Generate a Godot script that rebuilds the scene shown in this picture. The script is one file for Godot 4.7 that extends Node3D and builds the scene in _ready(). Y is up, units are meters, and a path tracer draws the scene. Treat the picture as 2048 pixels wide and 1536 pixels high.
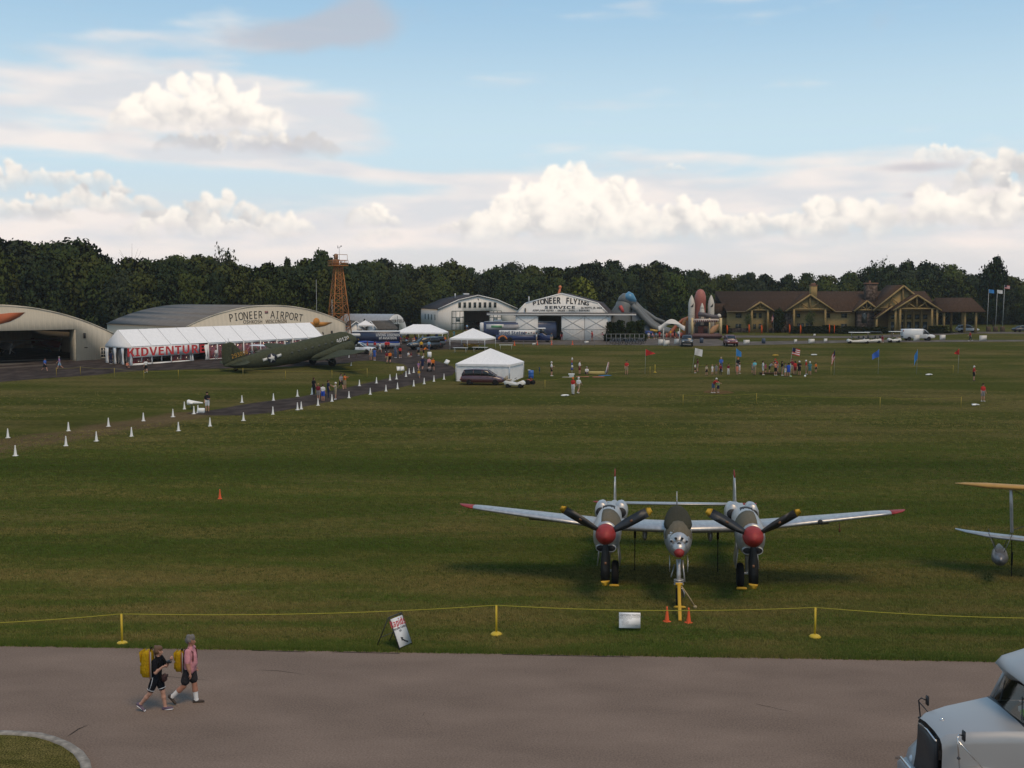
extends Node3D

var counts := {}
var mats := {}
var rng := RandomNumberGenerator.new()
const CAM_H := 10.35

func numbered(called: String) -> String:
	var n: int = counts.get(called,0)
	counts[called] = n + 1
	return called if n == 0 else "%s_%03d" % [called,n]

func tag(o: Node3D,label: String,category: String,group := "") -> Node3D:
	o.set_meta("label",label)
	o.set_meta("category",category)
	if group != "":
		o.set_meta("group",group)
	return o

func thing(called: String,label: String,category: String,at := Vector3.ZERO,turn := 0.0,group := "") -> Node3D:
	var o := Node3D.new()
	o.name = numbered(called)
	add_child(o)
	o.position = at
	o.rotation.y = turn
	tag(o,label,category,group)
	return o

func copy_of(src: Node3D,label: String,at: Vector3,turn := 0.0,group := "") -> Node3D:
	var o: Node3D = src.duplicate()
	var base: String = src.name
	var k := base.find("_0")
	o.name = numbered(base if k < 0 else base.substr(0,k))
	add_child(o)
	o.position = at
	o.rotation.y = turn
	o.set_meta("label",label)
	if group != "":
		o.set_meta("group",group)
	return o

func put(called: String,s: SurfaceTool,m: Material,parent: Node,smooth := false) -> MeshInstance3D:
	var o := MeshInstance3D.new()
	o.name = called
	o.mesh = finish(s,smooth)
	o.material_override = m
	parent.add_child(o,true)
	return o

func put_mesh(called: String,mesh: Mesh,m: Material,parent: Node,at := Vector3.ZERO) -> MeshInstance3D:
	var o := MeshInstance3D.new()
	o.name = called
	o.mesh = mesh
	o.material_override = m
	o.position = at
	parent.add_child(o,true)
	return o

func solo(called: String,s: SurfaceTool,m: Material,label: String,category: String,at := Vector3.ZERO,turn := 0.0,group := "",smooth := false) -> MeshInstance3D:
	var o := MeshInstance3D.new()
	o.name = numbered(called)
	o.mesh = finish(s,smooth)
	o.material_override = m
	add_child(o)
	o.position = at
	o.rotation.y = turn
	tag(o,label,category,group)
	return o

func setting(called: String,s: SurfaceTool,m: Material,smooth := false) -> MeshInstance3D:
	var o := MeshInstance3D.new()
	o.name = numbered(called)
	o.mesh = finish(s,smooth)
	o.material_override = m
	add_child(o)
	o.set_meta("kind","structure")
	return o

func st() -> SurfaceTool:
	var s := SurfaceTool.new()
	s.begin(Mesh.PRIMITIVE_TRIANGLES)
	return s

func finish(s: SurfaceTool,smooth := false) -> ArrayMesh:
	if smooth:
		s.index()
	s.generate_normals()
	return s.commit()

func tri(s: SurfaceTool,a: Vector3,b: Vector3,c: Vector3) -> void:
	s.add_vertex(a); s.add_vertex(b); s.add_vertex(c)

func quad(s: SurfaceTool,a: Vector3,b: Vector3,c: Vector3,d: Vector3) -> void:
	tri(s,a,b,c); tri(s,a,c,d)

func box(s: SurfaceTool,c: Vector3,size: Vector3,b := Basis.IDENTITY) -> void:
	var h := size / 2.0
	var v := []
	for k in 8:
		v.append(c + b * Vector3(h.x if k & 1 else -h.x,h.y if k & 2 else -h.y,h.z if k & 4 else -h.z))
	quad(s,v[4],v[6],v[7],v[5]); quad(s,v[0],v[1],v[3],v[2])
	quad(s,v[0],v[2],v[6],v[4]); quad(s,v[1],v[5],v[7],v[3])
	quad(s,v[2],v[3],v[7],v[6]); quad(s,v[0],v[4],v[5],v[1])

func cbox(s: SurfaceTool,c: Vector3,size: Vector3,ch := 0.02,b := Basis.IDENTITY) -> void:
	var h := size / 2.0
	ch = minf(ch,minf(h.x,minf(h.y,h.z)) * 0.8)
	var pts := PackedVector2Array([Vector2(-h.x + ch,-h.z),Vector2(h.x - ch,-h.z),Vector2(h.x,-h.z + ch),Vector2(h.x,h.z - ch),Vector2(h.x - ch,h.z),Vector2(-h.x + ch,h.z),Vector2(-h.x,h.z - ch),Vector2(-h.x,-h.z + ch)])
	var rings := []
	for lv in [[-h.y,1.0],[-h.y + ch,0.0],[h.y - ch,0.0],[h.y,1.0]]:
		var r := PackedVector3Array()
		for p in pts:
			var q := Vector2(p.x - signf(p.x) * ch * lv[1],p.y - signf(p.y) * ch * lv[1])
			r.append(c + b * Vector3(q.x,lv[0],q.y))
		rings.append(r)
	loft(s,rings)

func frame_of(dir: Vector3) -> Basis:
	var y := dir.normalized()
	var x := y.cross(Vector3(0,0,1) if absf(y.z) < 0.9 else Vector3(1,0,0)).normalized()
	return Basis(x,y,x.cross(y))

func ring(c: Vector3,x: Vector3,z: Vector3,n: int) -> PackedVector3Array:
	var r := PackedVector3Array()
	for k in n:
		var a := TAU * k / n
		r.append(c + x * cos(a) + z * sin(a))
	return r

func loft(s: SurfaceTool,rings: Array,cap0 := true,cap1 := true) -> void:
	var n: int = rings[0].size()
	for i in rings.size() - 1:
		var p: PackedVector3Array = rings[i]
		var q: PackedVector3Array = rings[i + 1]
		for k in n:
			var j := (k + 1) % n
			quad(s,p[k],q[k],q[j],p[j])
	if cap0:
		fan(s,rings[0],false)
	if cap1:
		fan(s,rings[-1],true)

func strip(s: SurfaceTool,rows: Array) -> void:
	for i in rows.size() - 1:
		for k in rows[i].size() - 1:
			quad(s,rows[i][k],rows[i + 1][k],rows[i + 1][k + 1],rows[i][k + 1])

func fan(s: SurfaceTool,r: PackedVector3Array,flip: bool) -> void:
	var c := Vector3.ZERO
	for p in r:
		c += p
	c /= r.size()
	for k in r.size():
		var j := (k + 1) % r.size()
		if flip:
			tri(s,c,r[j],r[k])
		else:
			tri(s,c,r[k],r[j])

func tube(s: SurfaceTool,a: Vector3,b: Vector3,r0: float,r1 := -1.0,n := 8) -> void:
	if r1 < 0.0:
		r1 = r0
	var f := frame_of(b - a)
	loft(s,[ring(a,f.x * r0,f.z * r0,n),ring(b,f.x * r1,f.z * r1,n)])

func pipe(s: SurfaceTool,pts: Array,r: float,n := 6) -> void:
	var rings := []
	for i in pts.size():
		var d: Vector3 = (pts[mini(i + 1,pts.size() - 1)] - pts[maxi(i - 1,0)])
		var f := frame_of(d)
		rings.append(ring(pts[i],f.x * r,f.z * r,n))
	loft(s,rings)

func lathe(s: SurfaceTool,prof: Array,at: Vector3,axis := Vector3.UP,n := 16,squash := 1.0) -> void:
	var f := frame_of(axis)
	var rings := []
	for p in prof:
		rings.append(ring(at + f.y * p.y,f.x * p.x,f.z * p.x * squash,n))
	loft(s,rings)

func ball(s: SurfaceTool,c: Vector3,r: Vector3,n := 10,b := Basis.IDENTITY) -> void:
	var rings := []
	var m := maxi(4,n / 2)
	for i in m + 1:
		var t := PI * clampf(float(i) / m,0.02,0.98)
		rings.append(ring(c - b.y * r.y * cos(t),b.x * r.x * sin(t),b.z * r.z * sin(t),n))
	loft(s,rings)

func slab(s: SurfaceTool,poly: PackedVector2Array,z0: float,z1: float,xf := Transform3D.IDENTITY) -> void:
	var ids := Geometry2D.triangulate_polygon(poly)
	for k in range(0,ids.size(),3):
		var a := poly[ids[k]]
		var b := poly[ids[k + 1]]
		var c := poly[ids[k + 2]]
		if (b - a).cross(c - a) < 0.0:
			var w := b
			b = c
			c = w
		tri(s,xf * Vector3(a.x,a.y,z1),xf * Vector3(c.x,c.y,z1),xf * Vector3(b.x,b.y,z1))
		tri(s,xf * Vector3(a.x,a.y,z0),xf * Vector3(b.x,b.y,z0),xf * Vector3(c.x,c.y,z0))
	var cw := Geometry2D.is_polygon_clockwise(poly)
	for k in poly.size():
		var a := poly[k]
		var b := poly[(k + 1) % poly.size()]
		if cw:
			var w := a
			a = b
			b = w
		quad(s,xf * Vector3(a.x,a.y,z0),xf * Vector3(a.x,a.y,z1),xf * Vector3(b.x,b.y,z1),xf * Vector3(b.x,b.y,z0))

func mirror_x(p: Vector3) -> Vector3:
	return Vector3(-p.x,p.y,p.z)

func lettering(called: String,text: String,height: float,font: String,bold: bool,m: Material,parent: Node,xf: Transform3D,squeeze := 1.0,depth := 0.02) -> MeshInstance3D:
	var f := SystemFont.new()
	f.font_names = PackedStringArray([font])
	f.font_weight = 700 if bold else 400
	var t := TextMesh.new()
	t.font = f
	t.text = text
	t.font_size = 64
	t.pixel_size = height / 46.0
	t.depth = depth
	t.curve_step = 4.0
	var o := put_mesh(called,t,m,parent)
	o.transform = xf * Transform3D(Basis.from_scale(Vector3(squeeze,1,1)),Vector3.ZERO)
	return o

func lin(r: float,g: float,b: float,a := 1.0) -> Color:
	var c := Color(r,g,b).linear_to_srgb()
	c.a = a
	return c

func rgb(r: int,g: int,b: int) -> Color:
	return Color(r / 255.0,g / 255.0,b / 255.0)

func mat(c: Color,rough := 0.7,metal := 0.0,spec := 0.5) -> StandardMaterial3D:
	var key := "%s %s %s %s" % [c.to_html(),rough,metal,spec]
	if not mats.has(key):
		var m := StandardMaterial3D.new()
		m.albedo_color = c
		m.roughness = rough
		m.metallic = metal
		m.metallic_specular = spec if rough < 0.8 else minf(spec,0.15)
		mats[key] = m
	return mats[key]

func noise(freq: float,sd: int,oct := 4) -> FastNoiseLite:
	var n := FastNoiseLite.new()
	n.noise_type = FastNoiseLite.TYPE_SIMPLEX_SMOOTH
	n.frequency = freq
	n.seed = sd
	n.fractal_octaves = oct
	return n

var noise_tex := {}
func noise_map(freq: float,sd: int,lo: float,hi: float,size := 256,oct := 5) -> NoiseTexture2D:
	var key := "%s %s %s %s" % [freq,sd,lo,hi]
	if not noise_tex.has(key):
		var t := NoiseTexture2D.new()
		t.width = size
		t.height = size
		t.seamless = true
		t.noise = noise(freq,sd,oct)
		var g := Gradient.new()
		g.set_color(0,Color(lo,lo,lo))
		g.set_color(1,Color(hi,hi,hi))
		t.color_ramp = g
		noise_tex[key] = t
	return noise_tex[key]

func bump_map(freq: float,sd: int,strength: float) -> NoiseTexture2D:
	var key := "b %s %s %s" % [freq,sd,strength]
	if not noise_tex.has(key):
		var t := NoiseTexture2D.new()
		t.width = 256
		t.height = 256
		t.seamless = true
		t.noise = noise(freq,sd,4)
		t.as_normal_map = true
		t.bump_strength = strength
		noise_tex[key] = t
	return noise_tex[key]

func worn(c: Color,rough: float,amount: float,scale: float,metal := 0.0,bump := 0.0,squash := Vector3.ONE) -> StandardMaterial3D:
	var key := "w %s %s %s %s %s %s %s" % [c.to_html(),rough,amount,scale,metal,bump,squash]
	if not mats.has(key):
		var m := StandardMaterial3D.new()
		m.albedo_color = c
		m.roughness = rough
		m.metallic = metal
		m.metallic_specular = 0.5 if rough < 0.8 else 0.15
		m.albedo_texture = noise_map(0.02,5,1.0 - amount,1.0)
		m.uv1_triplanar = true
		m.uv1_scale = squash / scale
		if bump > 0.0:
			m.normal_enabled = true
			m.normal_texture = bump_map(0.03,9,4.0)
			m.normal_scale = bump
		mats[key] = m
	return mats[key]

func glass(tint := Color(0.1,0.12,0.13,0.55)) -> StandardMaterial3D:
	var key := "g " + tint.to_html()
	if not mats.has(key):
		var m := StandardMaterial3D.new()
		m.albedo_color = tint
		m.roughness = 0.05
		m.transparency = BaseMaterial3D.TRANSPARENCY_ALPHA
		mats[key] = m
	return mats[key]

func gh(z: float) -> float:
	var t := clampf((-z - 100.0) / 110.0,0.0,1.0)
	return 2.4 * t * t * (3.0 - 2.0 * t)

func on(x: float,z: float) -> Vector3:
	return Vector3(x,gh(z),z)

func sheet(called: String,poly: PackedVector2Array,lift: float,m: Material,uv := 1.0) -> MeshInstance3D:
	var s := st()
	var lo := 1e9
	var hi := -1e9
	for p in poly:
		lo = minf(lo,p.y)
		hi = maxf(hi,p.y)
	var z := floorf(lo / 5.0) * 5.0
	s.set_normal(Vector3.UP)
	while z < hi:
		var strip := PackedVector2Array([Vector2(-900,z),Vector2(900,z),Vector2(900,z + 5),Vector2(-900,z + 5)])
		for piece in Geometry2D.intersect_polygons(poly,strip):
			var ids := Geometry2D.triangulate_polygon(piece)
			for k in range(0,ids.size(),3):
				var a := piece[ids[k]]
				var b := piece[ids[k + 1]]
				var c := piece[ids[k + 2]]
				if (b - a).cross(c - a) < 0.0:
					var w := b
					b = c
					c = w
				for q in [a,b,c]:
					s.set_uv(q * uv)
					s.set_uv2(q / 3.0)
					s.add_vertex(Vector3(q.x,gh(q.y) + lift,q.y))
		z += 5.0
	return setting(called,s,m)

var puffs := []

func cumulus(az: float,el: float,w: float,h: float,n: int,sd: int,tone := 1.0) -> void:
	var r := RandomNumberGenerator.new()
	r.seed = sd
	n = maxi(n,int(w / h * 15.0))
	for k in n:
		var x := r.randf_range(-1.0,1.0)
		var top := pow(maxf(0.0,1.0 - x * x),0.6) * r.randf_range(0.45,1.0)
		var y := top * sqrt(r.randf())
		var size := h * r.randf_range(0.16,0.40) * (1.0 - 0.45 * y)
		puffs.append([az + x * w * 0.5,el + y * (h - size * 0.6),size,r.randf_range(0.0,0.6) * h - y * h * 0.5,el,h,tone])

func paint_sky(width: int,c0: int,c1: int,r0: int,r1: int) -> Image:
	var w := c1 - c0
	var h := r1 - r0
	var per := width / 360.0
	var n1 := noise(0.5,11,7)
	var n2 := noise(0.5,12,7)
	var sheetn := noise(0.06,21,6)
	var wisp := noise(0.16,31,5)
	var zb := PackedFloat32Array()
	var al := PackedFloat32Array()
	var sh := PackedFloat32Array()
	zb.resize(w * h); zb.fill(-99.0)
	al.resize(w * h)
	sh.resize(w * h)
	var wx := PackedFloat32Array()
	var wy := PackedFloat32Array()
	wx.resize(w * h)
	wy.resize(w * h)
	for j in h:
		var el := 90.0 - (r0 + j + 0.5) / per
		for i in w:
			var az := (c0 + i + 0.5) / per - 180.0
			wx[j * w + i] = n1.get_noise_2d(az,el * 1.2)
			wy[j * w + i] = n2.get_noise_2d(az,el * 1.2)
	var lx := 0.45
	var ly := 0.60
	var lz := 0.66
	for p in puffs:
		var pr: float = p[2]
		var reach := pr * 1.7
		var i0 := clampi(int((p[0] - reach + 180.0) * per) - c0,0,w)
		var i1 := clampi(int((p[0] + reach + 180.0) * per) + 1 - c0,0,w)
		var j0 := clampi(int((90.0 - p[1] - reach) * per) - r0,0,h)
		var j1 := clampi(int((90.0 - p[1] + reach) * per) + 1 - r0,0,h)
		for j in range(j0,j1):
			var el := 90.0 - (r0 + j + 0.5) / per
			for i in range(i0,i1):
				var at := j * w + i
				var dx: float = ((c0 + i + 0.5) / per - 180.0 - p[0]) / pr + wx[at] * 0.95
				var dy: float = (el - p[1]) / pr + wy[at] * 0.95
				var t := 1.0 - dx * dx - dy * dy
				if t <= 0.0:
					continue
				var q := sqrt(t)
				var low := clampf((el - p[4] + 0.25 + wy[at] * 0.5) / 0.9,0.0,1.0)
				var a := smoothstep(0.0,0.6,t) * low
				if a > al[at]:
					al[at] = a
				var z: float = p[3] + pr * q
				if z > zb[at]:
					zb[at] = z
					var up := clampf((el - p[4]) / p[5],0.0,1.0)
					sh[at] = (0.17 * maxf(0.0,dx * lx + dy * ly + q * lz) + 0.59 + 0.26 * up + (wx[at] + wy[at]) * 0.16) * p[6]
	var bytes := PackedByteArray()
	bytes.resize(w * h * 3)
	var hor := Color(0.835,0.825,0.825)
	var midc := Color(0.755,0.845,0.892)
	var high := Color(0.575,0.722,0.84)
	var top := Color(0.42,0.58,0.76)
	var lit := Color(1.0,0.965,0.92)
	var dim := Color(0.76,0.755,0.76)
	for j in h:
		var el := 90.0 - (r0 + j + 0.5) / per
		var e := maxf(el,0.0)
		for i in w:
			var az := (c0 + i + 0.5) / per - 180.0
			var at := j * w + i
			var c := hor.lerp(midc,smoothstep(0.5,7.5,e)).lerp(high,smoothstep(7.0,17.0,e)).lerp(top,smoothstep(18.0,80.0,e))
			var ca := 57.3 * cos(deg_to_rad(az))
			var sa := 57.3 * sin(deg_to_rad(az))
			var k := sheetn.get_noise_3d(sa,ca,e * 5.5)
			var cover := 0.70 * (1.0 - smoothstep(4.5,8.5,e)) + 0.20 * smoothstep(18.0,40.0,e)
			cover += 1.15 * exp(-pow((e - 9.7 + (az + 24.0) * 0.085) / 1.85,2.0)) * (1.0 - smoothstep(-9.0,-3.0,az)) * smoothstep(-60.0,-36.0,az)
			cover += 0.8 * exp(-pow((e - 7.4 + (az + 24.0) * 0.075) / 0.42,2.0)) * smoothstep(-60.0,-36.0,az) * (1.0 - smoothstep(4.0,14.0,az))
			cover += 0.5 * exp(-pow((e - 5.2 - (az - 14.0) * 0.06) / 0.9,2.0)) * smoothstep(6.0,16.0,az) * (1.0 - smoothstep(36.0,60.0,az))
			var s := smoothstep(0.25,0.95,cover + k * 1.15 + 0.22 * wisp.get_noise_3d(sa + 9.0,ca,e * 6.0))
			var k2 := sheetn.get_noise_3d(sa * 1.7 + 50.0,ca * 1.7,e * 9.0) + 0.4 * wisp.get_noise_3d(sa,ca,e * 7.0)
			var sc := Color(0.945,0.90,0.875).lerp(Color(0.845,0.84,0.85),clampf(0.5 + k2 * 1.6,0.0,1.0))
			c = c.lerp(sc,s * 0.86)
			var g := 1.05 * exp(-pow((az + 10.4) / 4.2,2.0) - pow((e - 12.6 - (az + 10.4) * 0.14) / 0.85,2.0))
			g += 1.0 * exp(-pow((az + 7.9) / 1.7,2.0) - pow((e - 13.6) / 1.7,2.0))
			g += 0.75 * exp(-pow((az + 15.0) / 4.5,2.0) - pow((e - 7.5 + (az + 15.0) * 0.05) / 0.6,2.0))
			g += 0.9 * exp(-pow((az - 19.6) / 2.4,2.0) - pow((e - 6.1) / 0.27,2.0)) + 0.7 * exp(-pow((az - 19.4) / 0.8,2.0) - pow((e - 4.8) / 0.2,2.0))
			var gw := smoothstep(0.22,1.0,g + wisp.get_noise_3d(sa,ca,e * 1.6) * 0.62)
			c = c.lerp(Color(0.735,0.72,0.745),gw * 0.62)
			if al[at] > 0.0:
				var l := clampf(sh[at],0.0,1.05)
				var cc := dim.lerp(lit,smoothstep(0.38,0.98,l))
				cc = cc.lerp(hor,0.6 * (1.0 - smoothstep(1.2,4.4,e)))
				c = c.lerp(cc,al[at] * 0.95)
			if e < 2.6:
				c = c.lerp(hor,0.75 * (1.0 - smoothstep(0.8,2.6,e)))
			bytes[at * 3] = int(clampf(c.r,0.0,1.0) * 255.0)
			bytes[at * 3 + 1] = int(clampf(c.g,0.0,1.0) * 255.0)
			bytes[at * 3 + 2] = int(clampf(c.b,0.0,1.0) * 255.0)
	return Image.create_from_data(w,h,false,Image.FORMAT_RGB8,bytes)

func cl(p: Vector2,wpx: float,hpx: float,n: int,sd: int,tone := 1.0) -> void:
	cumulus(p.x,p.y,wpx / 39.3,hpx / 39.3,n,sd,tone)

func make_sky() -> ImageTexture:
	cl(Vector2(-15.29,7.94),310,112,44,1,1.04)
	cl(Vector2(-14.93,8.47),130,100,16,2,1.04)
	cl(Vector2(-12.95,7.12),340,46,30,3,0.62)
	cl(Vector2(-14.82,7.96),90,30,9,41,0.62)
	cl(Vector2(2.05,2.9),320,130,54,4,1.03)
	cl(Vector2(2.68,2.79),420,80,40,44,0.98)
	cl(Vector2(2.93,3.09),190,148,30,5,1.02)
	cl(Vector2(5.32,3.08),90,146,16,6,1.02)
	cl(Vector2(8.93,2.91),150,104,26,7,0.98)
	cl(Vector2(13.31,2.87),220,66,26,8,0.9)
	cl(Vector2(16.38,2.88),150,108,28,9,0.95)
	cl(Vector2(22.43,3.21),220,120,34,10,0.95)
	cl(Vector2(23.44,5.01),130,85,14,11,0.84)
	cl(Vector2(21.03,6.36),130,32,10,12,0.95)
	cl(Vector2(-16.1,2.98),180,72,22,13,0.95)
	cl(Vector2(-12.06,3.03),160,58,18,14,0.92)
	cl(Vector2(-14.2,3.73),120,70,12,42,0.9)
	cl(Vector2(-7.01,3.52),90,62,14,15,0.94)
	cl(Vector2(-6.65,2.83),90,26,9,16,0.9)
	cl(Vector2(-2.63,3.09),80,36,9,17,0.93)
	cl(Vector2(-21.47,5.01),220,42,18,18,0.86)
	cl(Vector2(-19.95,3.97),210,62,16,19,0.86)
	cl(Vector2(-23.93,5.06),90,50,9,20,0.9)
	cl(Vector2(-23.02,3.54),150,50,12,43,0.84)
	cl(Vector2(7.9,6.26),60,14,5,21,0.9)
	var r := RandomNumberGenerator.new()
	r.seed = 77
	for k in 30:
		var az := 32.0 + k * 10.0 + r.randf_range(-3.0,3.0)
		if az > 180.0:
			az -= 360.0
		cumulus(az,r.randf_range(2.5,9.0),r.randf_range(3.0,9.0),r.randf_range(1.5,3.6),22,100 + k,r.randf_range(0.84,1.02))
	var low := paint_sky(1024,0,1024,0,260)
	var whole := Image.create(1024,512,false,Image.FORMAT_RGB8)
	whole.fill(Color(0.3,0.32,0.24))
	whole.blit_rect(low,Rect2i(0,0,1024,260),Vector2i.ZERO)
	whole.resize(4096,2048,Image.INTERPOLATE_BILINEAR)
	var c0 := 2048 - 370
	var fine := paint_sky(4096,c0,2048 + 370,1024 - 230,1024 + 14)
	whole.blit_rect(fine,Rect2i(0,0,740,244),Vector2i(c0,1024 - 230))
	var rolled := Image.create(4096,2048,false,Image.FORMAT_RGB8)
	rolled.blit_rect(whole,Rect2i(2048,0,2048,2048),Vector2i.ZERO)
	rolled.blit_rect(whole,Rect2i(0,0,2048,2048),Vector2i(2048,0))
	return ImageTexture.create_from_image(rolled)

func make_world() -> void:
	var cam := Camera3D.new()
	cam.name = "camera"
	cam.position = Vector3(0,CAM_H,0)
	cam.rotation_degrees = Vector3(-4.447,0,0)
	cam.fov = 37.693
	cam.near = 0.3
	cam.far = 4000.0
	add_child(cam)
	cam.current = true
	var env := Environment.new()
	env.background_mode = Environment.BG_SKY
	var sky := Sky.new()
	var pm := PanoramaSkyMaterial.new()
	pm.panorama = make_sky()
	sky.sky_material = pm
	env.sky = sky
	env.tonemap_mode = Environment.TONE_MAPPER_LINEAR
	env.tonemap_exposure = 1.12
	env.background_energy_multiplier = 1.0
	env.fog_enabled = true
	env.fog_density = 0.00011
	env.fog_light_color = Color(0.86,0.88,0.88)
	env.sdfgi_enabled = true
	env.ssao_enabled = true
	env.ssil_enabled = true
	var we := WorldEnvironment.new()
	we.name = "world_environment"
	we.environment = env
	add_child(we)
	var sun := DirectionalLight3D.new()
	sun.name = "sun"
	sun.light_energy = 0.55
	sun.light_color = Color(1.0,0.88,0.72)
	sun.light_angular_distance = 20.0
	sun.shadow_enabled = true
	var az := deg_to_rad(30.0)
	var el := deg_to_rad(59.0)
	var to := Vector3(sin(az) * cos(el),sin(el),cos(az) * cos(el))
	sun.transform = Transform3D(Basis.looking_at(-to),Vector3(0,60,0))
	add_child(sun)

func grass_texture() -> ImageTexture:
	var W := 1024
	var Hh := 2048
	var bytes := PackedByteArray()
	bytes.resize(W * Hh * 3)
	var streak := noise(0.11,3,4)
	var patch := noise(0.045,4,4)
	var fine := noise(0.9,6,3)
	var band := noise(0.16,8,2)
	var t0 := Vector3(-38.27,0,-69.76)
	var t1 := Vector3(-27.79,0,-98.89)
	var green := Vector3(0.152,0.165,0.034)
	var deep := Vector3(0.085,0.110,0.022)
	var dry := Vector3(0.285,0.225,0.078)
	var earth := Vector3(0.30,0.205,0.105)
	var d2 := Vector2(t1.x - t0.x,t1.z - t0.z)
	for j in Hh:
		var D := j * 0.125
		var mow := band.get_noise_2d(0.0,D * 1.0)
		var swath := 0.0
		swath += 0.75 * exp(-pow((D - 68.0) / 4.5,2.0)) + 0.5 * exp(-pow((D - 54.0) / 3.0,2.0)) + 0.55 * exp(-pow((D - 45.5) / 2.5,2.0)) + 0.5 * exp(-pow((D - 33.6) / 1.1,2.0))
		var dryness := 0.5 * exp(-pow((D - 41.0) / 1.6,2.0)) + 0.36 * smoothstep(74.0,92.0,D) + 0.3 * exp(-pow((D - 36.5) / 1.0,2.0)) + 0.3 * exp(-pow((D - 49.0) / 1.2,2.0))
		for i in W:
			var x := i * 0.25 - 128.0
			var st_ := streak.get_noise_2d(x * 0.35,D * 2.0 + x * 0.03)
			var pa := patch.get_noise_2d(x,D * 1.5)
			var fi := fine.get_noise_2d(x * 1.6,D * 3.0)
			var g := clampf(swath + mow * 0.8 + st_ * 0.32 + pa * 0.2 - 0.1,0.0,1.0)
			var b := clampf(dryness * 0.75 + pa * 1.25 + st_ * 0.55 + fi * 0.7 - mow * 0.35 + 0.08 - swath * 0.6,0.0,1.0)
			var c := green.lerp(deep,g).lerp(dry,b * 0.85)
			var q := Vector2(x - t0.x,-D - t0.z)
			var u := q.dot(d2) / d2.length_squared()
			if u > -0.5 and u < 1.15:
				var off := absf(q.cross(d2) / d2.length())
				var near := 1.0 - smoothstep(1.5,3.4,off + st_ * 1.6 + fi * 0.5)
				near *= 1.0 - smoothstep(1.0,1.12,u)
				c = c.lerp(earth,near * 0.88)
			c *= 1.0 + fi * 0.34 + st_ * 0.22
			var col := Color(c.x,c.y,c.z).linear_to_srgb()
			var at := (j * W + i) * 3
			bytes[at] = int(clampf(col.r,0.0,1.0) * 255.0)
			bytes[at + 1] = int(clampf(col.g,0.0,1.0) * 255.0)
			bytes[at + 2] = int(clampf(col.b,0.0,1.0) * 255.0)
	return ImageTexture.create_from_image(Image.create_from_data(W,Hh,false,Image.FORMAT_RGB8,bytes))

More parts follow.
